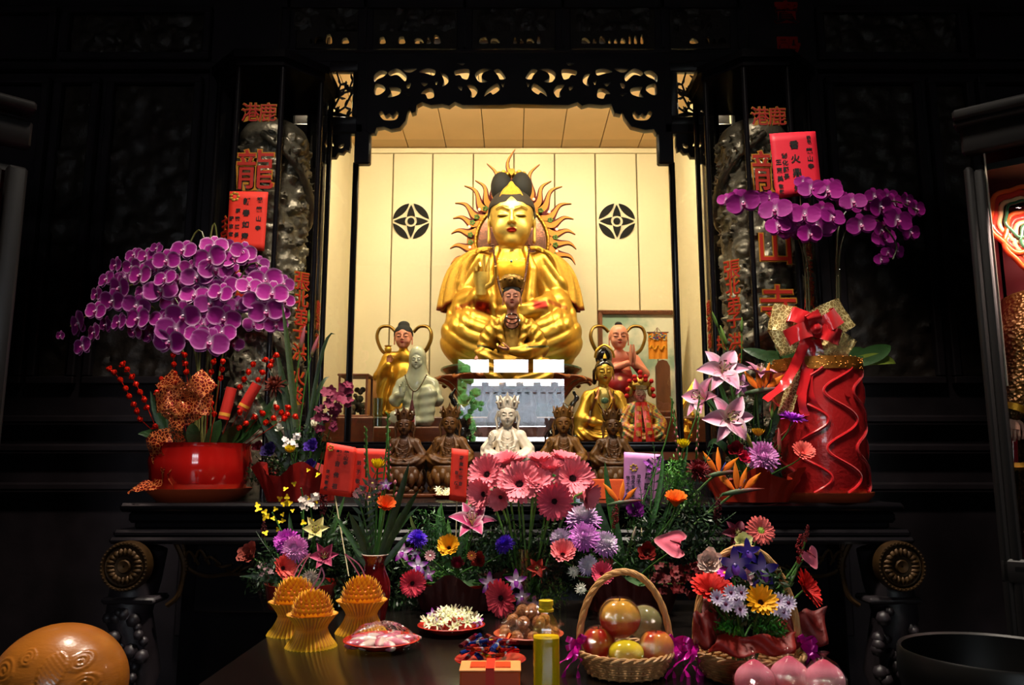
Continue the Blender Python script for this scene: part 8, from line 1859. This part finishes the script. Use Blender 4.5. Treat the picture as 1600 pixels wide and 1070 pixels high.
# ---- plates
def plate(name, label, px, py, rpx, col_='plate_red'):
 c = at_table(px, py); u = PX(c.y, py); r = rpx * u; t = thing(name, label, 'plate', c); b = MB()
 b.lathe([(0, .003), (r * .55, .001), (r * .62, .004), (r * .98, .022), (r, .024), (r * .97, .026), (r * .6, .009), (0, .008)], 48); b.build('plate_body', col_, t); return t, c, u, r
def film(t, r, h, name='cling_film', seed=1, sc=(1, 1)):
 rr = random.Random(seed); ph = rr.random() * 9; b = MB()
 b.grid(lambda u, v: (lambda a, q: (r * q * sc[0] * math.cos(a), r * q * sc[1] * math.sin(a), .012 + h * (1 - q ** 2.4) + .006 * math.sin(a * 7 + ph + q * 9) * q + .004 * math.sin(a * 17 + q * 23)))(2 * PI * u, v), 64, 14, cu=True)
 b.build('film_wrap', name, t); return b
t, c, u, r = plate('offering_plate', 'red plate of pale pink wrapped morsels under shining film, left', 596, 1012, 60)
rr = random.Random(2)
for i in range(13):
 a = i * 2.4; q = r * .72 * math.sqrt((i + .3) / 13); tt = thing('wrapped_morsel', f'pale pink and white morsel under film, number {i}', 'food', c + Vector((q * math.cos(a), q * math.sin(a), .014 + .012 * (1 - q / r))), a, 'pale morsels on the film-covered plate'); tt['label'] = 'pale pink and white petal-like morsel under the film on the left plate'
 b = MB(); A, B = srgb('c8b8ac'), srgb('b03060'); b.grid(lambda x, y: ((.034 + .01 * (i % 3)) * math.sin(PI * y) * math.cos(2 * PI * x) * 1.0, .018 * math.sin(PI * y) * math.sin(2 * PI * x), .013 * math.cos(PI * y)), 12, 8, lambda x, y: mixc(A, B, .8 if (x > .7 or i % 3 == 0) else .1), cu=True); b.build('morsel_body', 'jade', tt)
film(t, r * 1.0, .055, seed=1)
t, c, u, r = plate('offering_plate', 'red plate heaped with cream white and violet blossoms', 705, 988, 53)
for i in range(64):
 a = i * 2.39996; q = r * .85 * math.sqrt((i + .3) / 64); h = .022 + .038 * (1 - (q / r) ** 2) + rr.uniform(-.006, .006); vio = i in (3, 9, 17, 30, 41, 55, 60)
 tt = thing('orchid_blossom' if vio else 'jasmine_blossom', 'small violet blossom among the cream ones on the flower plate' if vio else 'small cream white star blossom heaped on the flower plate', 'flower', c + Vector((q * math.cos(a), q * math.sin(a), h)), 0, 'violet blossoms on the plate' if vio else 'cream blossoms on the plate')
 me = flower_meshes('dendro', dict(c='7a1880')) if vio else flower_meshes('daisy', dict(c='f0ecc8', tipc='e8e4b0', eye='c8cc80', n=6)); f = Vector((rr.uniform(-1, 1), rr.uniform(-1, .4), rr.uniform(.2, 1)))
 for n_, m_ in me.items(): o = bpy.data.objects.new(n_, m_); col.objects.link(o); o.parent = tt; o.matrix_local = f.to_track_quat('Z', 'Y').to_matrix().to_4x4() @ SC(.021 if not vio else .024)
t, c, u, r = plate('offering_plate', 'orange-red plate piled with film-wrapped walnuts behind the oil bottle', 826, 1002, 55, 'terracotta')
K = Sculpt(); K.add(s_ell((0, 0, 0), (.9, .85, .95)), 0); K.disp(lambda X, Y_, Z: (.07 * np.sin(9 * X + 3 * np.sin(7 * Z)) * np.sin(8 * Z + 2 * np.sin(6 * Y_))).astype(np.float32)); V, Fq = K.mesh((-1.1, -1.1, -1.1), (1.1, 1.1, 1.1), .09)
b = MB(); b.color('b8743c'); b.add(V, Fq); wm = b.mesh('walnut_shell', 'satin'); b = MB(); b.ball((0, 0, 0), 1.22, 16, 10); b.tube([(0, 0, 1.1), (.2, .1, 1.6), (.5, .2, 2.1)], [.1, .25, .6], 8); fm = b.mesh('film_twist', 'cling_film')
for i, (x, y, z) in enumerate([(q_ * math.cos(a_), q_ * math.sin(a_), z_) for q_, z_, n_ in ((.70, .024, 9), (.38, .030, 5), (.45, .060, 6), (0, .034, 1), (.18, .085, 3)) for a_ in [k_ / n_ * 6.283 + q_ * 5 for k_ in range(n_)]]):
 tt = thing('walnut', 'brown walnut in clear twisted film piled on the plate behind the oil bottle', 'walnut', c + Vector((x * r, y * r, z)), rr.random() * 6, 'film-wrapped walnuts', .020)
 for m_ in (wm, fm): o = bpy.data.objects.new(m_.name, m_); col.objects.link(o); o.parent = tt; o.rotation_euler = (rr.random(), rr.random(), 0)
# ---- oil bottle
c = at_table(854, 1082); u = PX(c.y, 1000); t = thing('oil_bottle', 'clear ribbed plastic bottle of yellow cooking oil with a yellow cap', 'bottle', c); zt = P(854, 937, c.y).z - TZ; w_ = 21 * u
def sq(a, w): k = max(abs(math.cos(a)), abs(math.sin(a))); return w * min(1.16, 1 / k ** .9)
b = MB(); pr = [(.3, .0), (.92, .0), (1, .012)] + [(1 - .05 * (i % 2), .012 + (zt * .60 - .012) * i / 12) for i in range(1, 13)] + [(1.0, zt * .64), (.96, zt * .72), (.7, zt * .80), (.50, zt * .84), (.48, zt * .90)]
b.grid(lambda x, y: (lambda k, a: (sq(a, w_) * pr[k][0] * math.cos(a), sq(a, w_) * pr[k][0] * math.sin(a), pr[k][1]))(min(len(pr) - 1, int(round(y * (len(pr) - 1)))), 2 * PI * x), 40, len(pr), cu=True); b.build('bottle_body', 'vase_clear', t) if glass_mat('vase_clear', tint=(.98, .96, .80), refl=.7, body=.02) else None
material('oil_fill', 'f0cc14', rough=0.3, trans=0.12, ior=1.3); b = MB(); b.grid(lambda x, y: (lambda a: (sq(a, w_ * .95) * math.cos(a) * (1 if 0 < y < 1 else 0), sq(a, w_ * .95) * math.sin(a) * (1 if 0 < y < 1 else 0), .004 + (zt * .58) * min(1, max(0, (y - .05) / .9))))(2 * PI * x), 32, 21, cu=True); b.build('oil', 'oil_fill', t)
b = MB(); b.color('e8c428'); hw = w_ * .50; b.lathe([(hw * .95, zt * .87), (hw * 1.15, zt * .875), (hw * 1.2, zt * .90), (hw * 1.05, zt * .91), (hw * .95, zt * .94), (hw * 1.1, zt * .945), (hw * 1.08, zt * .995), (hw * .9, zt), (0, zt)], 28); b.build('cap', 'gloss', t)
# ---- candy box and candies
c = at_table(766, 1076); u = PX(c.y, 1050); t = thing('gift_box', 'orange-red patterned gift box with a red band across its lid', 'box', c + Vector((0, .02, 0))); w_ = 52 * u
b = MB(); b.color('e0541c'); b.box((0, 0, .022), (w_ * 1.8, .085, .042), bev=.003); b.build('box_body', 'satin', t, False)
b = MB(); b.color('f09a58'); b.box((0, .0, .0445), (w_ * 1.84, .09, .004), bev=.001); b.build('lid', 'satin', t, False); b = MB(); b.color('c84010')
for g in (-1, 1): b.box((g * w_ * .38, 0, .048), (w_ * .46, .05, .002))
b.build('lid_print', 'satin', t, False); b = MB(); b.color('e83018'); b.box((0, -.0, .0502), (w_ * .26, .094, .002)); b.box((0, -.046, .024), (w_ * .26, .002, .048)); b.build('band', 'satin', t, False)
t, c2, u, r = plate('offering_plate', 'red plate of bright foil-wrapped candies behind the gift box', 766, 1044, 56)
for i in range(34):
 cc_ = ['2a4ab0', 'c81c1c', '7a1c2c', '2a5ac8', 'd84a20', '8a1a20', 'e8c030', 'b02050'][i % 8]; a = rr.random() * 6.28; q = r * .66 * rr.random() ** .5; tt = thing('candy', f'{["blue", "red", "maroon", "blue", "orange", "dark red", "yellow", "crimson"][i % 8]} foil-wrapped candy stick in the heap behind the gift box', 'candy', c2 + Vector((q * math.cos(a), q * math.sin(a), .026 + .04 * rr.random())), rr.uniform(-1.4, 1.4), 'foil-wrapped candies')
 b = MB(); b.color(cc_); b.tube([(-.026, 0, 0), (-.018, 0, .001), (.018, 0, .003), (.026, 0, .003)], [.008, .007, .007, .008], 8, flat=.7); b.color('d8d8e0'); b.tube([(-.004, 0, 0.001), (.004, 0, .002)], [.0075, .0075], 8, flat=.75); o = b.build('wrapper', 'foil', tt, False); o.rotation_euler = (0, rr.uniform(-.6, .3), 0)
# ---- wicker baskets
def basket(label, px, py, rpx, hpx, apex, seed=1, ribbons=True):
 c = at_table(px, py); u = PX(c.y, py); r = rpx * u; h = hpx * u; t = thing('wicker_basket', label, 'basket', c, group='wicker handle baskets'); W1, W2 = srgb('b88a58'), srgb('8a5c34')
 for k in range(8):
  z = .006 + (h - .012) * k / 7; rr_ = r * lerp(.80, 1, k / 7); b = MB(); pts = [((rr_ + .0032 * (1 if (i + k) % 2 else -1)) * math.cos(i / 44 * 2 * PI), (rr_ + .0032 * (1 if (i + k) % 2 else -1)) * math.sin(i / 44 * 2 * PI), z) for i in range(45)]
  b.tube(pts, h * .065, 6, cols=[mixc(W1, W2, .5 * (i % 2)) for i in range(45)]); b.build('woven_row', 'wicker', t)
 b = MB(); b.color('9a6c40')
 for i in range(22): a = (i + .5) / 22 * 2 * PI; b.tube([(r * .80 * math.cos(a), r * .80 * math.sin(a), .002), (r * math.cos(a), r * math.sin(a), h)], .0028, 5)
 b.lathe([(0, .004), (r * .8, .004)], 24); b.build('upright_stakes', 'wicker', t)
 for g in range(3):
  b = MB(); b.color(['c09664', 'a87c4c', 'b88a58'][g]); b.tube([((r * 1.02 + .004 * math.cos(i * .9 + g * 2.1)) * math.cos(i / 70 * 2 * PI), (r * 1.02 + .004 * math.cos(i * .9 + g * 2.1)) * math.sin(i / 70 * 2 * PI), h + .005 * math.sin(i * .9 + g * 2.1)) for i in range(71)], .0036, 6); b.build('rim_braid', 'wicker', t)
 top = P(apex[0], apex[1], c.y).z - TZ; b = MB(); b.color('c8965a')
 for g in range(4):
  ph = g * PI / 2; b.tube([((r * 1.0 + .004 * math.cos(s_ * 26 + ph)) * math.cos(PI * s_), .005 * math.sin(s_ * 26 + ph), h * .7 + (top - h * .7 - .005) * math.sin(PI * s_) ** .85 + .004 * math.cos(s_ * 26 + ph) * math.sin(PI * s_)) for s_ in [i / 60 for i in range(61)]], .0052, 7)
 b.build('handle', 'wicker', t)
 b = MB(); b.color('8a1030'); b.lathe([(r * .95, h * .70), (r * .965, h * .82)], 40); b.build('red_band', 'ribbon_satin', t)
 for g in (-1, 1):
  b = MB(); k = Vector((g * r * 1.02, -.012, h * 1.35))
  for d in ((g, -.3, .5), (-g * .3, -.5, .6), (g * .8, -.3, -.2), (g * .2, -.5, -.4)): loop(k, d, .034, .014, b, puff=.6)
  for e in ((g * .5, -.3, -1), (g * .9, -.1, -.9), (0, -.4, -1)): strip(b, [k, k + Vector(e) * .03 + Vector((.006, 0, 0)), k + Vector(e) * .055 - Vector((.004, 0, 0)), k + Vector(e) * .085], .011, twist=3, ruf=.002)
  b.build('ribbon_bow', 'ribbon_pink', t)
 return t, c, u, r, h
t, c, u, r, h = basket('wicker basket of film-wrapped fruit with tall twisted handle and pink ribbons', 977, 1052, 72, 34, (985, 890))
def fruit(name, label, off, rad, cfn, group=None, dent=True, cat='fruit', sc=(1, 1, .95)):
 tt = thing(name, label, cat, c + Vector(off), group=group, scale=rad); K = 20
 b = MB(); b.grid(lambda x, y: (lambda th, a: (sc[0] * math.sin(th) * math.cos(a) * (1 + .03 * math.cos(5 * a)), sc[1] * math.sin(th) * math.sin(a) * (1 + .03 * math.cos(5 * a)), sc[2] * (math.cos(th) - (.25 * math.exp(-th * th * 12) if dent else 0))))(PI * y, 2 * PI * x), 28, K, lambda x, y: cfn(x, y), cu=True); b.build('fruit_body', 'gloss', tt)
 if dent: b = MB(); b.color('4a3018'); b.tube([(0, 0, .68), (.05, 0, .98)], .04, 5); b.build('fruit_stem', 'satin', tt)
 b = MB(); b.ball((0, 0, 0), (1.05 * sc[0], 1.05 * sc[1], 1.05 * sc[2] + .03), 24, 14); b.build('film_wrap', 'cling_film', tt)
Rr, Oo, Yy = srgb('c01c18'), srgb('e8923c'), srgb('f0d428')
fruit('apple', 'yellow-topped fruit in a red foam sleeve, on top of the fruit basket', (-.012 * 0 + P(968, 965, c.y).x - c.x, .0, P(968, 965, c.y).z - TZ), 33 * u, lambda x, y: mixc(srgb('e8a840'), Rr, sstep_f(.46, .5, y)))
fruit('melon', 'grey-green netted melon at the back right of the fruit basket', (P(1012, 978, c.y).x - c.x, .05, P(1012, 978, c.y).z - TZ), 28 * u, lambda x, y: srgb('8a8458'), dent=False)
fruit('apple', 'red and orange striped apple at the left of the fruit basket', (P(934, 1002, c.y).x - c.x, -.01, P(934, 1002, c.y).z - TZ), 26 * u, lambda x, y: mixc(Rr, Oo, max(0, math.sin(x * 38)) * .7))
fruit('apple', 'orange-red apple at the right of the fruit basket', (P(1022, 1006, c.y).x - c.x, -.03, P(1022, 1006, c.y).z - TZ), 27 * u, lambda x, y: mixc(Oo, Rr, .9 if .1 < x % .5 < .2 or y < .2 else .1))
fruit('citrus', 'bright yellow fruit in film at the front centre of the fruit basket', (P(973, 1012, c.y).x - c.x, -.055, P(973, 1012, c.y).z - TZ), 27 * u, lambda x, y: Yy, dent=False, sc=(1, .8, .72))
tt, c, u, r, h = basket('wicker basket of mixed flowers in red wrapping with pink ribbons, right', 1170, 1058, 82, 38, (1165, 852))
RB2 = (c.x, c.y, TZ + h * .5)
for k, (x0, y0, x1, y1, ty) in enumerate(((1085, 1010, 1130, 950, 0), (1115, 1020, 1250, 1008, 1), (1215, 1010, 1292, 950, 2), (1100, 1000, 1150, 930, 3))):
 t = thing('wrapping_sheet', ['red wrapping sheet folded at the left side of the flower basket', 'orange-red wrapping sheet folded over the front rim of the flower basket', 'pointed red wrapping sheet sticking out right of the flower basket', 'red wrapping sheet behind the left flowers of the basket'][k], 'wrapping', c); b = MB(); b.color(['640a06', '8a160a', '640c08', '500806'][k]); yy = c.y + (-.075, -.115, -.02, .02)[k]
 A_, B_, C_, D_ = P(x0, y0, yy), P(x1, y0 + (6, 0, -2, 0)[k], yy), P(x1, y1, yy + .04), P(x0 - 4, y1 + 8, yy + .04)
 if k == 1: A_, B_, C_, D_ = P(1108, 1022, yy), P(1240, 1024, yy), P(1246, 992, yy + .03), P(1120, 992, yy + .03)
 b.grid(lambda x, y: tuple(A_.lerp(B_, x).lerp(D_.lerp(C_, x), y) + Vector((0, .012 * math.sin(x * 9 + y * 5 + k), .006 * math.sin(x * 14)))), 16, 9); o = b.build('tissue_sheet', 'tissue', t, world=True); m = o.modifiers.new('thick', 'SOLIDIFY'); m.thickness = .0012
yb = c.y
for row in [('lisianthus', 'cream pink ruffled bloom at the left under the flower basket handle', 'rose', 1108, 881, -.03, 20, (-.2, -1, .5), dict(c='f0cfc0', c2='e0b0a0', seed=5)), ('carnation', 'pale yellow carnation at the top of the flower basket handle', 'rose', 1160, 850, .06, 15, (0, -1, .6), dict(c='e8e8a8', c2='c8cc80', seed=6)),
   ('vanda', 'deep violet blue orchid, topmost in the flower basket', 'dendro', 1168, 862, -.04, 19, (0, -1, .2), dict(c='341890', white='6a4ab8')), ('vanda', 'deep violet blue orchid, left of the three in the flower basket', 'dendro', 1148, 882, -.05, 25, (-.1, -1, .1), dict(c='3c1c98', white='b8a0d8')), ('vanda', 'deep violet blue orchid, right of the three in the flower basket', 'dendro', 1190, 892, -.06, 26, (.15, -1, .1), dict(c='34188a', white='a890d0')),
   ('lisianthus', 'pale pink tulip-shaped bloom between the violet blue orchids', 'rose', 1165, 904, -.04, 13, (0, -.7, .3), dict(c='e8b8c0', c2='d090a0', n=12, seed=7)), ('daisy', 'magenta daisy with tall yellow centre in the flower basket', 'daisy', 1133, 896, -.02, 14, (.1, -.6, 1), dict(c='e040c8', tipc='c020a8', eye='f0d020')),
   ('gerbera', 'wide red gerbera tilted up at the left of the flower basket', 'gerbera', 1112, 924, -.05, 26, (0, -.55, 1), dict(pet='e0241a', inner='b01010', back='d02818', open_=24, eye='c8a040', eye_r=.1)), ('gerbera', 'red gerbera seen from the side at the right of the flower basket', 'gerbera', 1256, 922, .0, 24, (.75, -.6, .5), dict(pet='d8201a', inner='a81010', back='e03020', open_=30)),
   ('gerbera', 'golden yellow gerbera with dark heart at the front of the flower basket', 'gerbera', 1188, 942, -.125, 21, (0, -.85, .55), dict(pet='fcb414', inner='f09808', back='f8b020', open_=36, eye='4a1c08', n=18)),
   ('anthurium', 'small pink anthurium behind the crimson spray at the far right', 'anthurium', 1264, 866, .05, 19, (.3, -1, .2), dict(turn=200)), ('gerbera', 'coral gerbera with green centre above the flower basket handle', 'gerbera', 1188, 829, .12, 17, (.1, -1, .4), dict(pet='f0706a', inner='e05858', eye='a8c850', open_=8, n=22, eye_r=.28)),
   ('celosia', 'crimson branching spray at the right of the flower basket', 'plume', 1248, 875, .03, 22, (.1, -.1, 1), dict(c='7a0c14', seed=6)), ('celosia', 'crimson spray tip highest at the right of the flower basket', 'plume', 1258, 845, .05, 14, (.2, -.1, 1), dict(c='6a0c12', seed=7)), ('lily', 'dusky crimson lily behind the flower basket handle', 'lily', 1150, 835, .14, 22, (0, -1, .4), dict(c='5a1028', edge='7a1c38', throat='3a0818', stripe='4a0c20', seed=8))]:
 nm, lab, kd, px, py, dyy, r_, f, a_ = row; flower(nm, lab, 'flower', kd, px, py, yb + dyy, r_, f, (RB2[0] + rnd.uniform(-.04, .04), RB2[1] + rnd.uniform(-.03, .03), RB2[2]), args=a_)
for i, (px, py, w_) in enumerate(((1120, 934, 'upper left'), (1134, 944, 'lower left of the yellow gerbera'), (1150, 936, 'touching the yellow gerbera'), (1156, 952, 'lowest at the left'), (1142, 926, 'topmost'), (1158, 926, 'upper right of the left bunch'), (1216, 938, 'left of the right bunch'), (1232, 942, 'rightmost'), (1224, 956, 'lowest at the right'), (1212, 950, 'right beside the yellow gerbera'))):
 flower('daisy', f'lilac-white dark-eyed daisy in the flower basket, {w_}', 'flower', 'daisy', px, py, yb - .11, 11.5, (rnd.uniform(-.3, .3), -1, .4), RB2, 'lilac-white daisies in the flower basket', args=dict(c='ece4f4', tipc='c8a8d8', eye='5a1038'))
greens('filler_greenery', 'tufts of bright green between the blooms of the flower basket', RB2, yb - .03, [(1130, 978, 22, 16, 500, ('2c7a1c', '3c8a24', '246018'), .005), (1200, 978, 28, 18, 500, ('2c7a1c', '24601a'), .005), (1160, 950, 60, 30, 400, DK, .007), (1190, 910, 50, 30, 400, DK, .007)], [], 7)
# ---- pink longevity buns in film, front right
t, c, u, r = plate('offering_plate', 'red plate edge at the bottom under the pink peach buns', 1232, 1112, 88)
for i, (px, py, w_) in enumerate(((1180, 1082, 'left of the three in front'), (1235, 1076, 'middle one in front'), (1290, 1086, 'right of the three in front'))):
 cc_ = P(px, py, c.y + (.0, .03, .0)[i]); rad = 31 * u; tt = thing('peach_bun', f'pink peach-shaped bun in clear film, {w_}', 'bun', (cc_.x, cc_.y, c.z + .02), group='pink peach buns', scale=rad); b = MB(); A, B = srgb('e8889c'), srgb('e03060'); zz0 = (cc_.z - c.z - .02) / rad
 b.grid(lambda x, y: (math.sin(PI * y) ** .9 * math.cos(2 * PI * x), math.sin(PI * y) ** .9 * math.sin(2 * PI * x) * .9, 1.0 + math.cos(PI * y) * .85 + .20 * math.exp(-(y / .10) ** 2)), 28, 18, lambda x, y: mixc(A, B, max(0, 1 - y * 4)), cu=True); b.build('bun_body', 'matte', tt)
 b = MB(); b.lathe([(0, 0), (.9, .1), (1.12, .7), (1.05, 1.3), (.6, 1.9), (.12, 2.2), (.3, 2.4)], 28, wob=lambda a, z: 1 + .05 * math.sin(7 * a + z * 5)); b.build('film_wrap', 'cling_film', tt)
t, c, u, r = plate('offering_plate', 'red plate whose rim just shows below the fruit basket', 1045, 1118, 82)
# ---- small things on the altar step
t, c, u, r = None, P(694, 768, 4.10), PX(4.1, 760), 0
t = thing('offering_plate', 'tiny red dish of cream blossoms before the second wooden statue', 'plate', (c.x, 4.10, AZ)); b = MB(); b.color('9a1810'); b.lathe([(0, .002), (.04, 0), (.062, .02), (.058, .02), (0, .008)], 28); b.build('plate_body', 'gloss', t)
for i in range(12):
 tt = thing('jasmine_blossom', 'cream star blossom in the tiny altar dish', 'flower', (c.x + rnd.uniform(-.04, .04), 4.1 + rnd.uniform(-.03, .03), AZ + .02 + rnd.random() * .03), group='cream blossoms in the altar dish')
 for n_, m_ in flower_meshes('daisy', dict(c='f0ecc8', tipc='e8e4b0', eye='c8cc80', n=6)).items(): o = bpy.data.objects.new(n_, m_); col.objects.link(o); o.parent = tt; o.matrix_local = Vector((rnd.uniform(-1, 1), -.6, .6)).to_track_quat('Z', 'Y').to_matrix().to_4x4() @ SC(.022)
c = P(880, 722, 4.05); t = thing('foil_packet', 'silver, white and green foil packet behind the pink gerberas', 'packet', (c.x, 4.05, AZ)); b = MB(); zc_ = c.z - AZ
for i, cc_ in enumerate(('e8e8e0', '4aa048', 'f0f0e8', 'e8b828', '3a8a3c', 'c8d0d8')): b.color(cc_); b.box((-.07 + i * .028, 0, zc_ / 2), (.027, .05, zc_ + .04), bev=.004)
b.build('packet_body', 'foil', t, False)
c = P(948, 765, 4.02); t = thing('paper_block', 'orange paper offering block left of the violet card', 'box', (c.x, 4.06, AZ)); b = MB(); b.color('d8501c'); b.box((0, 0, .05), (.19, .09, .10), bev=.004); b.build('paper_stack', 'matte', t, False)
# ---- carved wooden fish drum at the lower left, bronze bowl gong at the lower right
Yf = 1.95; c = P(92, 1078, Yf); rf = P(192, 1078, Yf).x - c.x; zt = P(92, 974, Yf).z; t = thing('wooden_fish', 'round carved wooden fish drum with swirls and scales, bottom left corner', 'drum', (c.x, Yf, zt - 2 * rf * .92 - .0)); zc_ = zt - rf * .92
b = MB(); n_, m_ = 120, 90
def fish(x, y):
 th, a = PI * y, 2 * PI * x; dx, dz = -math.sin(th) * math.cos(a), math.cos(th); h_ = 0; fr = -math.sin(th) * math.sin(a)
 px_, pz_ = math.sin(th) * math.cos(a), math.cos(th)
 for (sx, sz, sr) in ((-.42, .42, .15), (-.72, .30, .12), (-.45, .08, .15), (-.10, .62, .10), (.60, .52, .11), (.72, .20, .12), (-.75, -.05, .13), (.15, .10, .13), (-.2, -.2, .14), (.45, -.1, .12)):
  d = math.hypot(px_ - sx, pz_ - sz)
  if d < sr * 1.25: h_ = max(h_, .5 + .5 * math.sin(2 * PI * (d / sr * 2.2) - math.atan2(pz_ - sz, px_ - sx)) * (1 - (d / sr / 1.25) ** 4))
 d = math.hypot((px_ - .30) / .8, (pz_ - .42) / 1.2)
 if d < .22: h_ = max(h_, .6 + .4 * math.sin(px_ * 90) * math.sin(pz_ * 90))
 k = 1 + .018 * h_ * (fr > -.2); return (rf * math.sin(th) * math.cos(a) * k, rf * .95 * math.sin(th) * math.sin(a) * k, rf * .92 * math.cos(th) * k)
b.M = T(c.x, Yf, zc_); b.grid(fish, n_ * 2, m_ * 2, cu=True); b.build('drum_body', 'fish_wood', t, world=True)
z0_ = t.location.z; t = thing('drum_stand', 'dark stand with red cushion under the wooden fish drum', 'stand', (c.x, Yf, 0)); b = MB(); b.color('7a1010'); b.lathe([(0, z0_ - .02), (.10, z0_ - .03), (.13, z0_ + .01), (.12, z0_ + .035), (.115, z0_ + .03)], 30); b.build('cushion', 'matte', t)
b = MB(); b.lathe([(0, 0), (.17, 0), (.17, .04), (.05, .08), (.05, z0_ - .12), (.14, z0_ - .08), (.15, z0_ - .03), (0, z0_ - .02)], 24); b.build('pedestal', 'dark_wood', t)
Yg = 2.30; zg = P(1540, 1016, Yg).z; c = P(1560, 1016, Yg); rg = c.x - P(1414, 1016, Yg).x; t = thing('bowl_gong', 'large black bronze bowl gong cut by the bottom right corner', 'gong', (c.x, Yg, zg - rg * 1.1)); b = MB(); h_ = rg * 1.1
material('gong_bronze', '0e0d0c', rough=0.4, metal=0.4); b.lathe([(0, 0), (rg * .6, .01), (rg * .9, h_ * .3), (rg, h_ * .75), (rg * .985, h_ * .98), (rg * .97, h_), (rg * .94, h_ * .98), (rg * .95, h_ * .7), (rg * .85, h_ * .3), (0, .03)], 56); b.build('gong_bowl', 'gong_bronze', t)
zb = t.location.z; t = thing('gong_stand', 'dark round stand below the bowl gong', 'stand', (c.x, Yg, 0)); b = MB(); b.lathe([(0, 0), (.2, 0), (.18, zb * .5), (.24, zb), (0, zb - .001)], 24); b.build('stand_body', 'dark_wood', t)
# ---- figure inside the right cabinet
t = thing('armoured_statue', 'guardian figure with scale sleeve, flame wheel and gilt sword inside the right cabinet', 'statue', (2.30, 3.52, .95)); L0 = Vector(t.location); Yk = 3.50; W = lambda px, py, d=0: P(px, py, Yk + d) - L0
b = MB()
for (px, py, rx, ry, lo, hi) in ((1590, 345, 42, 46, 0, 1), (1608, 375, 36, 42, 0, 1)):
 for q, (cc_, dr, th) in enumerate((('c83a2c', 0, .018), ('e8b888', .028, .012), ('e0602c', -.024, .012), ('3a6a4a', .045, .008))):
  b.color(cc_); pts = []
  for i in range(41): a = i / 40 * 2 * PI; w_ = 1 + .06 * math.sin(6 * a); o = W(px, py, .06); pts.append(o + Vector(((rx * PX(Yk) + dr * -1) * w_ * math.cos(a), -.01 * q, (ry * PX(Yk) - dr) * w_ * math.sin(a))))
  b.tube(pts, th, 8)
b.build('flame_wheel', 'gloss', t)
S = Sculpt(); pts = [W(1640, 440, .1), W(1612, 540, .0), W(1596, 600, -.04), W(1580, 645, -.06)]; S.add(s_chain([tuple(p) for p in pts], [.16, .14, .075, .05]), .02); S.add(s_cap(tuple(W(1640, 420, .12)), tuple(W(1660, 800, .12)), .2, .24), .05); V, Fq = S.mesh((-.25, -.35, -.6), (.6, .45, 1.35), .022)
b = MB(); b.color('5a3c14'); b.add(V, Fq); b.build('scale_robe', 'gilt_scale', t) if material('gilt_scale', rough=.35, metal=.6, bump=1.0, bscale=60, btype='VORONOI') else None
b = MB(); b.color('d8a030'); b.tube([W(1583, 634, -.06), W(1580, 644, -.06)], .056, 16); b.build('cuff', 'gilt', t); b = MB(); b.color('d8a088'); hand(b, W(1579, 650, -.07), (0, .3, -1), (-.2, -.4, -.9), .14, curl=(.6, .6, .6, .6)); b.build('hand', 'painted_skin', t)
b = MB(); b.color('8a1020'); b.tube([W(1581, 668, -.07), W(1582, 722, -.07)], .022, 12); b.build('sword_grip', 'gloss', t); b = MB(); b.color('b88a30'); b.lathe([(.02, -.02), (.06, 0), (.045, .02), (.02, .02)], 16, tuple(W(1582, 730, -.07))); b.tube([W(1560, 724, -.07), W(1582, 732, -.07), W(1604, 724, -.07)], .012, 8); b.build('sword_guard', 'gilt', t)
b = MB(); b.color('4a3a14'); a_, z_ = W(1582, 735, -.07), W(1584, 866, -.07); b.tube([a_, z_], [.04, .035], 4, flat=.3); b.build('sword_blade', 'gilt', t)
